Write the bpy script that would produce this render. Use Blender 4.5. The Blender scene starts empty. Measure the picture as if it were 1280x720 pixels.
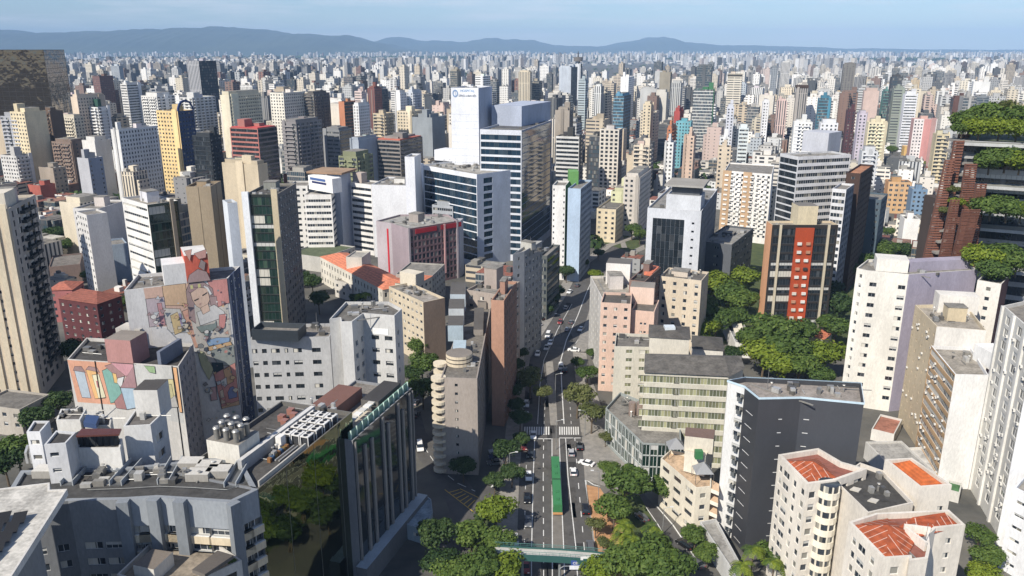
import bpy, math, random
from mathutils import Vector, Matrix
from mathutils.noise import noise as pnoise
R = math.radians
sc = bpy.context.scene
C = sc.collection
# ------------------------------------------------------------------ camera
F = 1000.0; H = 110.0; TILT = R(16.7)
CP, SP = math.cos(TILT), math.sin(TILT)
cam = bpy.data.cameras.new("camera"); co = bpy.data.objects.new("camera", cam); C.objects.link(co)
co.location = (0, 0, H); co.rotation_euler = (R(90) - TILT, 0, 0)
cam.sensor_width = 36; cam.lens = 36 * F / 1280; cam.clip_start = 1; cam.clip_end = 90000
sc.camera = co
# ------------------------------------------------------------------ sky and sun
SUN = Vector((0.68, 0.88, -1.02)).normalized()            # the way the light travels
elev = math.asin(-SUN.z); az = math.atan2(-SUN.x, -SUN.y)  # azimuth of the sun, clockwise from +Y
w_ = bpy.data.worlds.new("World"); sc.world = w_; w_.use_nodes = True
nt = w_.node_tree; nt.nodes.clear()
sky = nt.nodes.new('ShaderNodeTexSky'); sky.sky_type = 'NISHITA'; sky.sun_disc = False
sky.sun_elevation = elev; sky.sun_rotation = az; sky.altitude = 760; sky.air_density = 1.0; sky.dust_density = .4; sky.ozone_density = 3.0
bg = nt.nodes.new('ShaderNodeBackground'); bg.inputs[1].default_value = 0.094
wo = nt.nodes.new('ShaderNodeOutputWorld')
tc = nt.nodes.new('ShaderNodeTexCoord'); mp = nt.nodes.new('ShaderNodeMapping'); mp.inputs['Scale'].default_value = (5, 5, 60)
cl = nt.nodes.new('ShaderNodeTexNoise'); cl.inputs['Scale'].default_value = 1.3; cl.inputs['Detail'].default_value = 6; cl.inputs['Roughness'].default_value = .62
cr = nt.nodes.new('ShaderNodeMapRange'); cr.inputs[1].default_value = .46; cr.inputs[2].default_value = .66; cr.inputs[3].default_value = 0; cr.inputs[4].default_value = .42
mx = nt.nodes.new('ShaderNodeMixRGB'); mx.inputs[2].default_value = (8.2, 8.2, 8.8, 1)
L = nt.links.new
L(tc.outputs['Generated'], mp.inputs[0]); L(mp.outputs[0], cl.inputs[0]); L(cl.outputs[0], cr.inputs[0])
tn = nt.nodes.new('ShaderNodeMixRGB'); tn.blend_type = 'MULTIPLY'; tn.inputs[0].default_value = 1; tn.inputs[2].default_value = (.82, .90, 1.03, 1); L(sky.outputs[0], tn.inputs[1])
L(cr.outputs[0], mx.inputs[0]); L(tn.outputs[0], mx.inputs[1]); L(mx.outputs[0], bg.inputs[0]); L(bg.outputs[0], wo.inputs[0])
sun = bpy.data.lights.new("sun", 'SUN'); sun.energy = 5.0; sun.angle = R(.53); sun.color = (1, .93, .82)
so = bpy.data.objects.new("sun", sun); C.objects.link(so); so.rotation_euler = SUN.to_track_quat('-Z', 'Y').to_euler(); so.location = (-50, -50, 300)
sc.view_settings.view_transform = 'Standard'; sc.view_settings.look = 'None'; sc.view_settings.gamma = 1; sc.view_settings.exposure = 0.28
sc.cycles.use_denoising = True
sc.cycles.max_bounces = 6; sc.cycles.diffuse_bounces = 2; sc.cycles.glossy_bounces = 3; sc.cycles.transmission_bounces = 4
sc.cycles.volume_bounces = 0; sc.cycles.caustics_reflective = False; sc.cycles.caustics_refractive = False
sc.cycles.sample_clamp_indirect = 4
# ------------------------------------------------------------------ photo pixel -> place
def P(px, py, z=0.0):
    d = (360 - py) / F; w = (z - H) / (-SP + d * CP)
    return Vector(((px - 640) / F * w, w * (CP + d * SP), z))
def PW(px, py, w):
    d = (360 - py) / F
    return Vector(((px - 640) / F * w, w * (CP + d * SP), H + w * (-SP + d * CP)))
def proj(p):
    w = p.y * CP - (p.z - H) * SP
    return (640 + F * p.x / w, 360 - F * (p.y * SP + (p.z - H) * CP) / w, w)
# ------------------------------------------------------------------ materials
DESAT = .74
def raw(c): c = tuple(int(c[i:i+2], 16) / 255 for i in (0, 2, 4)); return tuple((x / 12.92 if x < .04045 else ((x + .055) / 1.055) ** 2.4) for x in c) + (1.0,)
def lin(c):
    if isinstance(c, str):
        c = tuple(int(c[i:i+2], 16) / 255 for i in (0, 2, 4))
    c = [x / 12.92 if x < .04045 else ((x + .055) / 1.055) ** 2.4 for x in c[:3]]; g = .3 * c[0] + .6 * c[1] + .1 * c[2]
    return tuple(g + (x - g) * DESAT for x in c) + (1.0,)
def newmat(name):
    m = bpy.data.materials.new(name); m.use_nodes = True
    n = m.node_tree; b = n.nodes['Principled BSDF']; return m, n, b
def N(n, t, **kw):
    x = n.nodes.new(t)
    for k, v in kw.items():
        if k.startswith('i'): x.inputs[int(k[1:])].default_value = v
        else: setattr(x, k, v)
    return x
def math_(n, op, a, b=None, c=None):
    x = n.nodes.new('ShaderNodeMath'); x.operation = op
    for i, v in enumerate((a, b, c)):
        if v is None: continue
        if isinstance(v, (int, float)): x.inputs[i].default_value = v
        else: n.links.new(v, x.inputs[i])
    return x.outputs[0]
def paint_mat(name, rough=.8, stain=.35, scale=.25, streak=True, metal=0, fine=2.5):
    m, n, b = newmat(name); l = n.links.new
    at = N(n, 'ShaderNodeAttribute', attribute_name='Col')
    g = N(n, 'ShaderNodeNewGeometry')
    mp = N(n, 'ShaderNodeMapping'); mp.inputs['Scale'].default_value = (1, 1, .38 if streak else 1)
    l(g.outputs['Position'], mp.inputs[0])
    n1 = N(n, 'ShaderNodeTexNoise'); n1.inputs['Scale'].default_value = scale; n1.inputs['Detail'].default_value = 5; n1.inputs['Roughness'].default_value = .65
    l(mp.outputs[0], n1.inputs[0])
    n2 = N(n, 'ShaderNodeTexNoise'); n2.inputs['Scale'].default_value = fine; n2.inputs['Detail'].default_value = 3
    l(mp.outputs[0], n2.inputs[0])
    s = math_(n, 'ADD', math_(n, 'MULTIPLY', n1.outputs[0], .65), math_(n, 'MULTIPLY', n2.outputs[0], .35))
    r = N(n, 'ShaderNodeMapRange'); r.inputs[1].default_value = .38; r.inputs[2].default_value = .62; r.inputs[3].default_value = 1 - stain; r.inputs[4].default_value = 1.04
    l(s, r.inputs[0])
    v = N(n, 'ShaderNodeMixRGB', blend_type='MULTIPLY'); v.inputs[0].default_value = 1
    l(at.outputs['Color'], v.inputs[1]); l(r.outputs[0], v.inputs[2]); l(v.outputs[0], b.inputs['Base Color'])
    b.inputs['Roughness'].default_value = rough; b.inputs['Metallic'].default_value = metal
    return m
M = {}
M['wall'] = paint_mat('painted_wall', .85, .24, .11)
M['roof'] = paint_mat('weathered_roof', .95, .5, .35, False, 0, 1.6)
M['paint'] = paint_mat('smooth_paint', .5, .10)
M['metal'] = paint_mat('dull_metal', .45, .2, .5, False, .5)
M['plain'] = paint_mat('plain_paint', .7, .06)
def tile_mat():
    m, n, b = newmat('clay_tiles'); l = n.links.new
    at = N(n, 'ShaderNodeAttribute', attribute_name='Col'); uv = N(n, 'ShaderNodeUVMap')
    sx = N(n, 'ShaderNodeSeparateXYZ'); g = N(n, 'ShaderNodeNewGeometry')
    n1 = N(n, 'ShaderNodeTexNoise'); n1.inputs['Scale'].default_value = .9; n1.inputs['Detail'].default_value = 6; l(g.outputs['Position'], n1.inputs[0])
    l(g.outputs['Position'], sx.inputs[0])
    w1 = math_(n, 'SINE', math_(n, 'MULTIPLY', sx.outputs[2], 14.0))
    s = math_(n, 'ADD', math_(n, 'MULTIPLY', w1, .10), math_(n, 'MULTIPLY', n1.outputs[0], 1.1))
    v = N(n, 'ShaderNodeMixRGB', blend_type='MULTIPLY'); v.inputs[0].default_value = 1
    c = math_(n, 'ADD', s, .34); l(at.outputs['Color'], v.inputs[1]); l(c, v.inputs[2]); l(v.outputs[0], b.inputs['Base Color'])
    b.inputs['Roughness'].default_value = .85; return m
M['tile'] = tile_mat()
def glass_mat(name, dark, light, frac=.2, rough=.06, spec=.6, metal=0.0):
    m, n, b = newmat(name); l = n.links.new
    oi = N(n, 'ShaderNodeObjectInfo'); g = N(n, 'ShaderNodeNewGeometry')
    r = math_(n, 'FRACT', math_(n, 'ADD', math_(n, 'MULTIPLY', oi.outputs['Random'], 7.3), g.outputs['Random Per Island']))
    cr = N(n, 'ShaderNodeValToRGB'); e = cr.color_ramp.elements; cr.color_ramp.interpolation = 'LINEAR'
    e[0].position = 0; e[0].color = dark; e[1].position = 1 - frac; e[1].color = tuple(x * 1.9 for x in dark[:3]) + (1,)
    x = cr.color_ramp.elements.new(min(.999, 1 - frac + .02)); x.color = tuple(.35 * q for q in light[:3]) + (1,)
    x = cr.color_ramp.elements.new(1.0); x.color = light
    l(r, cr.inputs[0]); l(cr.outputs[0], b.inputs['Base Color'])
    b.inputs['Roughness'].default_value = rough; b.inputs['Specular IOR Level'].default_value = spec; b.inputs['Metallic'].default_value = metal
    return m
M['glass'] = glass_mat('window_glass', (.022, .028, .036, 1), (.34, .33, .29, 1), .24)
M['dglass'] = glass_mat('dark_curtain_glass', (.012, .016, .02, 1), (.08, .09, .10, 1), .15, .05, .8)
M['bglass'] = glass_mat('blue_curtain_glass', (.008, .022, .038, 1), (.05, .08, .11, 1), .2, .05, .9)
M['gglass'] = glass_mat('green_curtain_glass', (.008, .022, .016, 1), (.05, .09, .06, 1), .2, .05, .9)
M['yglass'] = glass_mat('yellowed_blind_glass', (.10, .11, .07, 1), (.40, .40, .24, 1), .6, .15, .5)
def mirror_mat(name, col, wav=.25, scale=.12, rough=.03):
    m, n, b = newmat(name); l = n.links.new
    b.inputs['Base Color'].default_value = col; b.inputs['Metallic'].default_value = 1; b.inputs['Roughness'].default_value = rough
    g = N(n, 'ShaderNodeNewGeometry'); t = N(n, 'ShaderNodeTexNoise'); t.inputs['Scale'].default_value = scale; t.inputs['Detail'].default_value = 3
    l(g.outputs['Position'], t.inputs[0]); bp = N(n, 'ShaderNodeBump'); bp.inputs['Strength'].default_value = wav; bp.inputs['Distance'].default_value = 1.0
    l(t.outputs[0], bp.inputs['Height']); l(bp.outputs[0], b.inputs['Normal']); return m
M['mirror'] = mirror_mat('mirror_glass', (.19, .21, .135, 1), .07, .16)
M['bronze'] = mirror_mat('bronze_mirror_glass', (.17, .145, .12, 1), .55, .07, .05)
def win_shader(name, pu, pv, au, bu, av, bv, dark=(.03, .035, .045, 1)):
    """painted wall whose far-off windows are a procedural pattern laid out in metres over the wall"""
    m, n, b = newmat(name); l = n.links.new
    at = N(n, 'ShaderNodeAttribute', attribute_name='Col'); uv = N(n, 'ShaderNodeUVMap'); s = N(n, 'ShaderNodeSeparateXYZ'); l(uv.outputs[0], s.inputs[0])
    U = math_(n, 'DIVIDE', s.outputs[0], pu); V = math_(n, 'DIVIDE', s.outputs[1], pv)
    fu = math_(n, 'FRACT', U); fv = math_(n, 'FRACT', V)
    def band(x, a, c): return math_(n, 'MULTIPLY', math_(n, 'GREATER_THAN', x, a), math_(n, 'LESS_THAN', x, c))
    k = math_(n, 'MULTIPLY', band(fu, au, bu), band(fv, av, bv))
    cx = N(n, 'ShaderNodeCombineXYZ'); l(math_(n, 'FLOOR', U), cx.inputs[0]); l(math_(n, 'FLOOR', V), cx.inputs[1])
    wn = N(n, 'ShaderNodeTexWhiteNoise'); wn.noise_dimensions = '3D'; l(cx.outputs[0], wn.inputs[0])
    wc = N(n, 'ShaderNodeValToRGB'); e = wc.color_ramp.elements; e[0].color = dark; e[1].position = 1; e[1].color = (.22, .22, .2, 1)
    x = wc.color_ramp.elements.new(.75); x.color = (.06, .065, .075, 1); l(wn.outputs[0], wc.inputs[0])
    mx = N(n, 'ShaderNodeMixRGB'); l(k, mx.inputs[0]); l(at.outputs['Color'], mx.inputs[1]); l(wc.outputs[0], mx.inputs[2]); l(mx.outputs[0], b.inputs['Base Color'])
    b.inputs['Roughness'].default_value = .7; return m
FAR = [win_shader('far_wall_punched', 3.1, 3.0, .28, .72, .35, .78), win_shader('far_wall_ribbon', 9.0, 3.1, .03, .94, .40, .80),
       win_shader('far_wall_pairs', 4.6, 2.9, .12, .55, .30, .72), win_shader('far_wall_strips', 2.4, 30.0, .25, .7, .01, .99),
       win_shader('far_wall_balconies', 7.0, 3.0, .30, .86, .15, .72), win_shader('far_wall_small', 5.2, 3.0, .38, .58, .45, .72),
       win_shader('far_wall_glazed', 1.5, 3.3, .04, .96, .10, .88, (.02, .05, .07, 1))]
for i, m_ in enumerate(FAR): M['far%d' % i] = m_
def flat_mat(name, col, rough=.9, nscale=0, amt=.3, col2=None, detail=6):
    m, n, b = newmat(name); l = n.links.new; b.inputs['Roughness'].default_value = rough
    if not nscale: b.inputs['Base Color'].default_value = col; return m
    g = N(n, 'ShaderNodeNewGeometry'); t = N(n, 'ShaderNodeTexNoise'); t.inputs['Scale'].default_value = nscale; t.inputs['Detail'].default_value = detail
    t.inputs['Roughness'].default_value = .65
    l(g.outputs['Position'], t.inputs[0]); c = N(n, 'ShaderNodeValToRGB'); e = c.color_ramp.elements
    e[0].position = .35; e[0].color = col; e[1].position = .65; e[1].color = col2 or tuple(x * (1 + amt) for x in col[:3]) + (1,)
    l(t.outputs[0], c.inputs[0]); l(c.outputs[0], b.inputs['Base Color']); return m
M['asphalt'] = flat_mat('asphalt', (.070, .067, .064, 1), .9, .35, .4)
M['conc_road'] = flat_mat('worn_bus_lane', (.15, .138, .122, 1), .9, .5, .3)
M['walk'] = flat_mat('pavement', (.20, .19, .175, 1), .95, .5, .3, (.30, .28, .25, 1))
M['white'] = flat_mat('road_paint', (.55, .55, .53, 1), .7, 2.0, .2, (.75, .75, .73, 1))
M['yellow'] = flat_mat('yellow_road_paint', (.55, .36, .05, 1), .7)
M['grass'] = flat_mat('grass', (.035, .055, .018, 1), 1, .3, .3, (.08, .10, .03, 1))
M['sand'] = flat_mat('red_earth', (.36, .19, .09, 1), 1, .5, .3, (.50, .28, .14, 1))
M['cityground'] = flat_mat('city_ground', (.05, .052, .05, 1), 1, .03, .3, (.16, .15, .13, 1), 9)
M['hills'] = flat_mat('wooded_hill', (.022, .034, .020, 1), 1, .0012, .3, (.05, .065, .035, 1), 8)
M['trunk'] = flat_mat('bark', (.10, .075, .05, 1), .95, 2)
def leaf_mat(name, c1, c2, c3):
    m, n, b = newmat(name); l = n.links.new
    g = N(n, 'ShaderNodeNewGeometry'); oi = N(n, 'ShaderNodeObjectInfo')
    cr = N(n, 'ShaderNodeValToRGB'); e = cr.color_ramp.elements; e[0].color = c1; e[1].color = c3; x = cr.color_ramp.elements.new(.55); x.color = c2
    r = math_(n, 'ADD', math_(n, 'MULTIPLY', g.outputs['Random Per Island'], .6), math_(n, 'MULTIPLY', oi.outputs['Random'], .4))
    l(r, cr.inputs[0]); l(cr.outputs[0], b.inputs['Base Color']); b.inputs['Roughness'].default_value = .6; b.inputs['Specular IOR Level'].default_value = .3
    tr = N(n, 'ShaderNodeBsdfTranslucent'); l(cr.outputs[0], tr.inputs[0]); mxs = N(n, 'ShaderNodeMixShader'); mxs.inputs[0].default_value = .3
    o = n.nodes['Material Output']; l(b.outputs[0], mxs.inputs[1]); l(tr.outputs[0], mxs.inputs[2]); l(mxs.outputs[0], o.inputs[0])
    return m
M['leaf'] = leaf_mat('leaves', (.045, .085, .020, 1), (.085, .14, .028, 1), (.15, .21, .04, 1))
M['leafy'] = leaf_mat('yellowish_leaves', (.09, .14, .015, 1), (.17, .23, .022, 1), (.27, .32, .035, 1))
M['leafd'] = leaf_mat('dark_leaves', (.024, .052, .017, 1), (.045, .085, .024, 1), (.08, .12, .035, 1))  # darker greens; trees labelled shaded carry their shade in this colour
M['leafo'] = leaf_mat('olive_leaves', (.09, .11, .035, 1), (.14, .16, .05, 1), (.22, .22, .09, 1))
# ------------------------------------------------------------------ mesh collector
class MB:
    def __init__(s): s.v = []; s.f = []; s.c = []; s.m = []; s.uv = []; s.mats = []
    def mi(s, mat):
        if mat not in s.mats: s.mats.append(mat)
        return s.mats.index(mat)
    def face(s, pts, col, mat='wall', uvs=None):
        i = len(s.v); s.v.extend(tuple(p) for p in pts); s.f.append(tuple(range(i, i + len(pts))))
        s.c.append(col); s.m.append(s.mi(mat)); s.uv.append(uvs or [(0, 0)] * len(pts))
    def box(s, x0, x1, y0, y1, z0, z1, col, mat='wall', T=None, bottom=True):
        p = [Vector(q) for q in ((x0, y0, z0), (x1, y0, z0), (x1, y1, z0), (x0, y1, z0), (x0, y0, z1), (x1, y0, z1), (x1, y1, z1), (x0, y1, z1))]
        if T is not None: p = [T @ q for q in p]
        for f in ((4, 5, 6, 7), (0, 1, 5, 4), (1, 2, 6, 5), (2, 3, 7, 6), (3, 0, 4, 7)) + (((3, 2, 1, 0),) if bottom else ()):
            s.face([p[k] for k in f], col, mat)
    def prism(s, poly, z0, z1, col, mat='wall', top=None, topmat=None):
        n = len(poly)
        for i in range(n):
            a, b = poly[i], poly[(i + 1) % n]; l = math.hypot(b[0] - a[0], b[1] - a[1])
            s.face([(a[0], a[1], z0), (b[0], b[1], z0), (b[0], b[1], z1), (a[0], a[1], z1)], col, mat, [(0, z0), (l, z0), (l, z1), (0, z1)])
        s.face([(p[0], p[1], z1) for p in poly], top or col, topmat or mat)
    def tube(s, a, b, r0, r1, col, mat='metal', n=8, caps=True):
        a, b = Vector(a), Vector(b); d = (b - a).normalized(); u = d.orthogonal().normalized(); v = d.cross(u)
        A = [a + (u * math.cos(t) + v * math.sin(t)) * r0 for t in [2 * math.pi * k / n for k in range(n)]]
        B = [b + (u * math.cos(t) + v * math.sin(t)) * r1 for t in [2 * math.pi * k / n for k in range(n)]]
        for k in range(n): s.face([A[k], A[(k + 1) % n], B[(k + 1) % n], B[k]], col, mat)
        if caps: s.face(B, col, mat); s.face(A[::-1], col, mat)
    def mesh(s, name):
        me = bpy.data.meshes.new(name); me.from_pydata(s.v, [], s.f)
        for m in s.mats: me.materials.append(M[m])
        me.polygons.foreach_set('material_index', s.m)
        ca = me.color_attributes.new('Col', 'FLOAT_COLOR', 'CORNER'); uvl = me.uv_layers.new(name='UVMap')
        cc = []; uu = []
        for f, c, u in zip(s.f, s.c, s.uv):
            cc.extend(tuple(c) * len(f))
            for q in u: uu.extend(q)
        ca.data.foreach_set('color', cc); uvl.data.foreach_set('uv', uu)
        me.update(); return me
    def build(s, name, parent=None, origin=None, label=None):
        if not s.f: return None
        if parent is not None and origin is None: origin = parent.location
        if origin is not None:
            o_ = Vector(origin); s.v = [(p[0] - o_.x, p[1] - o_.y, p[2] - o_.z) for p in s.v]
        ob = bpy.data.objects.new(name, s.mesh(name)); C.objects.link(ob)
        if parent is not None: ob.parent = parent
        elif origin is not None: ob.location = origin
        if label: ob['label'] = label
        return ob
def thing(name, label, cat, loc, group=None, rz=0):
    o = bpy.data.objects.new(name, None); C.objects.link(o); o.location = loc; o.rotation_euler = (0, 0, rz); o.empty_display_size = 2
    o['label'] = label; o['category'] = cat
    if group: o['group'] = group
    return o
def tag(o, label=None, cat=None, group=None, kind=None):
    if label: o['label'] = label
    if cat: o['category'] = cat
    if group: o['group'] = group
    if kind: o['kind'] = kind
    return o
# ------------------------------------------------------------------ windows
WC = {}
def window_mesh(w, h, glass='glass', fc=(.62, .62, .6, 1), var=0, mull=1.1):
    k = (round(w, 2), round(h, 2), glass, fc, var, mull)
    if k in WC: return WC[k]
    mb = MB(); a, b = w / 2, h / 2
    nb = max(1, int(round(w / mull)))
    for i in range(nb):
        x0, x1 = -a + w * i / nb, -a + w * (i + 1) / nb
        mb.face([(x0, 0, -b), (x1, 0, -b), (x1, 0, b), (x0, 0, b)], (1, 1, 1, 1), glass)
    t = .07
    mb.box(-a, a, -.05, .0, -b, -b + t, fc, 'plain', bottom=False); mb.box(-a, a, -.05, 0, b - t, b, fc, 'plain')
    mb.box(-a, -a + t, -.05, 0, -b + t, b - t, fc, 'plain'); mb.box(a - t, a, -.05, 0, -b + t, b - t, fc, 'plain')
    for i in range(1, nb): x = -a + w * i / nb; mb.box(x - .035, x + .035, -.045, 0, -b + t, b - t, fc, 'plain')
    if var == 1: mb.box(-a + t, -a + w * .55, -.03, -.01, -b + t, b - t, (.55, .53, .47, 1), 'plain')     # half-drawn blind
    if var == 2: mb.box(-a + t, a - t, -.03, -.01, b - t - h * .45, b - t, (.5, .5, .48, 1), 'plain')
    if var == 3: mb.box(-a - .1, a + .1, -.3, 0, -b - .08, -b, fc, 'plain')
    WC[k] = mb.mesh('window'); return WC[k]
class Bld:
    """one building: root Empty, wall mesh with real window recesses, roof, parapet and its windows as parts"""
    def __init__(s, name, label, cat, poly, z0, z1, col, styles, lod=1, parapet=.9, roofcol=None, group=None, seed=0, pw=.3, roofmat='roof'):
        s.rnd = random.Random(seed or hash(label) % 99991)
        s.rnd = random.Random(sum(ord(ch) * (i + 7) for i, ch in enumerate(label)) + seed)
        cx = sum(p[0] for p in poly) / len(poly); cy = sum(p[1] for p in poly) / len(poly)
        s.poly = [Vector((p[0], p[1], 0)) for p in poly]; s.z1 = z1; s.z0 = z0; s.col = col
        s.root = thing(name, label, cat, (cx, cy, z0), group); s.o = Vector((cx, cy, z0)); s.lod = 1 if cy < 315 else lod
        s.nwin = 0; s.extra = MB(); s.rows = {}
        mb = MB(); n = len(s.poly)
        for i in range(n):
            st = styles[i] if i < len(styles) else None
            s.facade(mb, s.poly[i], s.poly[(i + 1) % n], z0, z1, st, col)
        # parapet and roof deck
        if parapet is not None:
            inn = s.inset(pw)
            for i in range(n):
                a, b, c, d = s.poly[i], s.poly[(i + 1) % n], inn[(i + 1) % n], inn[i]
                pc = tuple(x * .9 for x in col[:3]) + (1,)
                mb.face([(a.x, a.y, z1), (b.x, b.y, z1), (c.x, c.y, z1), (d.x, d.y, z1)], pc, 'wall')
                mb.face([(d.x, d.y, z1), (c.x, c.y, z1), (c.x, c.y, z1 - parapet), (d.x, d.y, z1 - parapet)], pc, 'wall')
            r = MB(); r.face([(p.x, p.y, z1 - parapet) for p in inn], roofcol or lin('8c867c'), roofmat); r.build('roof', s.root)
        s.zr = z1 - (parapet or 0)
        s.wall = mb.build('wall', s.root)
        for k, r in s.rows.items(): r.build('window_row', s.root)
        if s.extra.f:
            e = s.extra.build('window', s.root); e['kind'] = 'stuff'
    def inset(s, d):
        n = len(s.poly); out = []
        for i in range(n):
            p, a, b = s.poly[i], s.poly[i - 1], s.poly[(i + 1) % n]
            e1 = (p - a).normalized(); e2 = (b - p).normalized()
            n1 = Vector((-e1.y, e1.x, 0)); n2 = Vector((-e2.y, e2.x, 0)); k = 1 + n1.dot(n2)
            out.append(p + (n1 + n2) * (d / max(k, .3)))
        return out
    def facade(s, mb, p0, p1, z0, z1, st, col):
        d = p1 - p0; Lw = d.length
        if Lw < .05: return
        d = d / Lw; n = Vector((d.y, -d.x, 0))
        def pt(x, z, off=0): q = p0 + d * x - n * off; return (q.x, q.y, z)
        def quad(x0, x1, za, zb, c=col, m='wall'):
            if x1 - x0 > 1e-4 and zb - za > 1e-4: mb.face([pt(x0, za), pt(x1, za), pt(x1, zb), pt(x0, zb)], c, m, [(x0, za), (x1, za), (x1, zb), (x0, zb)])
        if st is None: quad(0, Lw, z0, z1); return
        wc = st.get('col', col)
        if 'far' in st: quad(0, Lw, z0, z1, wc, 'far%d' % st['far']); return
        if st.get('mat'): quad(0, Lw, z0, z1, wc, st['mat']); return
        if st.get('glass') in ('dglass', 'bglass', 'gglass') and 'fc' not in st: st['fc'] = (.06, .065, .07, 1)
        fh = st.get('fh', 3.0); ww = st.get('ww', 1.5); wh = st.get('wh', 1.3); top = st.get('top', 1.6); mxx = st.get('mx', 1.0); dep = st.get('dep', .22)
        zb_ = max(z0 + st.get('base', 1.0), z1 - st.get('drop', 999)); nr = int((z1 - top - zb_ + fh - wh) / fh)
        if nr < 1: quad(0, Lw, z0, z1, wc); return
        if 'cols' in st: cols = [(a * Lw, b) for a, b in st['cols']]
        elif st.get('ribbon'): cols = [(Lw / 2, Lw - 2 * mxx)]
        else:
            pitch = st.get('pitch', 3.0); nc = max(1, int((Lw - 2 * mxx - ww) / pitch + 1.001)) if Lw > 2 * mxx + ww else 0
            if not nc: quad(0, Lw, z0, z1, wc); return
            gap = (Lw - 2 * mxx - ww) / (nc - 1) if nc > 1 else 0
            cols = [(mxx + ww / 2 + k * gap if nc > 1 else Lw / 2, ww) for k in range(nc)]
        bandc = st.get('band')    # colour of the strip holding the windows
        zcur = z1
        ang = math.atan2(d.y, d.x)
        for r in range(nr):
            zt = z1 - top - r * fh; zl = zt - wh
            quad(0, Lw, zt, zcur, wc); x = 0; cb = bandc or wc
            if r in st.get('skip', ()): quad(0, Lw, zl, zt, wc); zcur = zl; continue
            for cx, cw in cols:
                a, b = cx - cw / 2, cx + cw / 2
                quad(x, a, zl, zt, cb); x = b
                mb.face([pt(a, zl), pt(a, zl, dep), pt(a, zt, dep), pt(a, zt)], cb, 'wall'); mb.face([pt(b, zl, dep), pt(b, zl), pt(b, zt), pt(b, zt, dep)], cb, 'wall')
                mb.face([pt(a, zl), pt(b, zl), pt(b, zl, dep), pt(a, zl, dep)], cb, 'wall'); mb.face([pt(a, zt, dep), pt(b, zt, dep), pt(b, zt), pt(a, zt)], cb, 'wall')
                g = st.get('glass', 'glass')
                if s.lod == 1 and s.nwin < 100:
                    v = s.rnd.choice(st.get('var', (0, 0, 0, 1, 2)))
                    me = window_mesh(cw, wh, g, st.get('fc', (.62, .62, .6, 1)), v, st.get('mull', 1.1))
                    o = bpy.data.objects.new('window', me); C.objects.link(o); o.parent = s.root
                    q = p0 + d * cx - n * dep; o.location = (q.x - s.o.x, q.y - s.o.y, (zl + zt) / 2 - s.o.z); o.rotation_euler = (0, 0, ang); s.nwin += 1
                else:
                    t = s.extra if s.lod == 1 else s.rows.setdefault((round(p0.x), round(p0.y), r), MB())
                    nb = max(1, int(round(cw / st.get('mull', 1.3)))); fc = st.get('fc', (.62, .62, .6, 1)); mw = .06
                    for i in range(nb):
                        x0, x1 = a + cw * i / nb, a + cw * (i + 1) / nb
                        t.face([pt(x0 + mw, zl, dep), pt(x1 - mw, zl, dep), pt(x1 - mw, zt, dep), pt(x0 + mw, zt, dep)], (1, 1, 1, 1), g)
                        t.face([pt(x0, zl, dep - .02), pt(x0 + mw, zl, dep - .02), pt(x0 + mw, zt, dep - .02), pt(x0, zt, dep - .02)], fc, 'plain')
                        t.face([pt(x1 - mw, zl, dep - .02), pt(x1, zl, dep - .02), pt(x1, zt, dep - .02), pt(x1 - mw, zt, dep - .02)], fc, 'plain')
            quad(x, Lw, zl, zt, cb); zcur = zl
        quad(0, Lw, z0, zcur, wc)
    def box(s, name, a, b, dep, z0, z1, col=None, mat='wall', off=0, top=None):
        """a part: box whose front runs from world point a to b (left to right), dep metres back"""
        a, b = Vector((a[0], a[1], 0)), Vector((b[0], b[1], 0)); d = (b - a).normalized(); n = Vector((-d.y, d.x, 0))
        a = a - n * off; b = b - n * off
        mb = MB(); mb.prism([a, b, b + n * dep, a + n * dep], z0, z1, col or s.col, mat, top); return mb.build(name, s.root)
    def clutter(s, n=6, tank=True, seed=1, acs=4, h=2.6):
        """water tank, stair head, air conditioners, pipes and antennas on the roof"""
        rn = random.Random(seed + len(s.root['label'])); P_ = s.poly; m = len(P_); xs = [p.x for p in P_]; ys = [p.y for p in P_]
        c = sum(P_, Vector()) / m; d = (P_[1] - P_[0]).normalized(); T = Matrix.Translation((c.x, c.y, s.zr)) @ Matrix.Rotation(math.atan2(d.y, d.x), 4, 'Z')
        W = (P_[1] - P_[0]).length; D = (P_[2] - P_[1]).length if m > 2 else W
        if m > 4: W = max(xs) - min(xs); D = max(ys) - min(ys); W *= .6; D *= .6
        if tank:
            w, dd = min(W * .4, 6), min(D * .4, 5); x, y = rn.uniform(-.15, .15) * W, rn.uniform(0, .2) * D
            cc = tuple(q * rn.uniform(.85, 1.0) for q in s.col[:3]) + (1,)
            mb = MB(); mb.box(x - w / 2, x + w / 2, y - dd / 2, y + dd / 2, 0, h, cc, 'wall', T); mb.box(x - w / 2 - .15, x + w / 2 + .15, y - dd / 2 - .15, y + dd / 2 + .15, h, h + .18, lin('8f8a80'), 'roof', T)
            mb.build('water_tank', s.root)
        for i in range(acs):
            x, y = rn.uniform(-.4, .4) * W, rn.uniform(-.4, .4) * D; q = rn.uniform(.4, .9)
            mb = MB(); mb.box(x - q, x + q, y - q * .7, y + q * .7, .15, .15 + q * 1.3, rn.choice([lin('c9c8c3'), lin('9a9c9c'), lin('b8b2a6'), lin('77736b')]), 'metal', T); mb.build('air_conditioner', s.root)
        if n > 3:
            mb = MB(); x, y = rn.uniform(-.3, .3) * W, rn.uniform(-.3, .3) * D; mb.tube(T @ Vector((x, y, 0)), T @ Vector((x, y, 5)), .06, .04, lin('99999a'), 'metal', 5); mb.build('antenna', s.root)
            mb = MB(); mb.box(-.42 * W, .42 * W, -.3 * D - .12, -.3 * D + .12, .05, .3, lin('a8a49b'), 'metal', T); mb.build('pipe', s.root)
        return T
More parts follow.
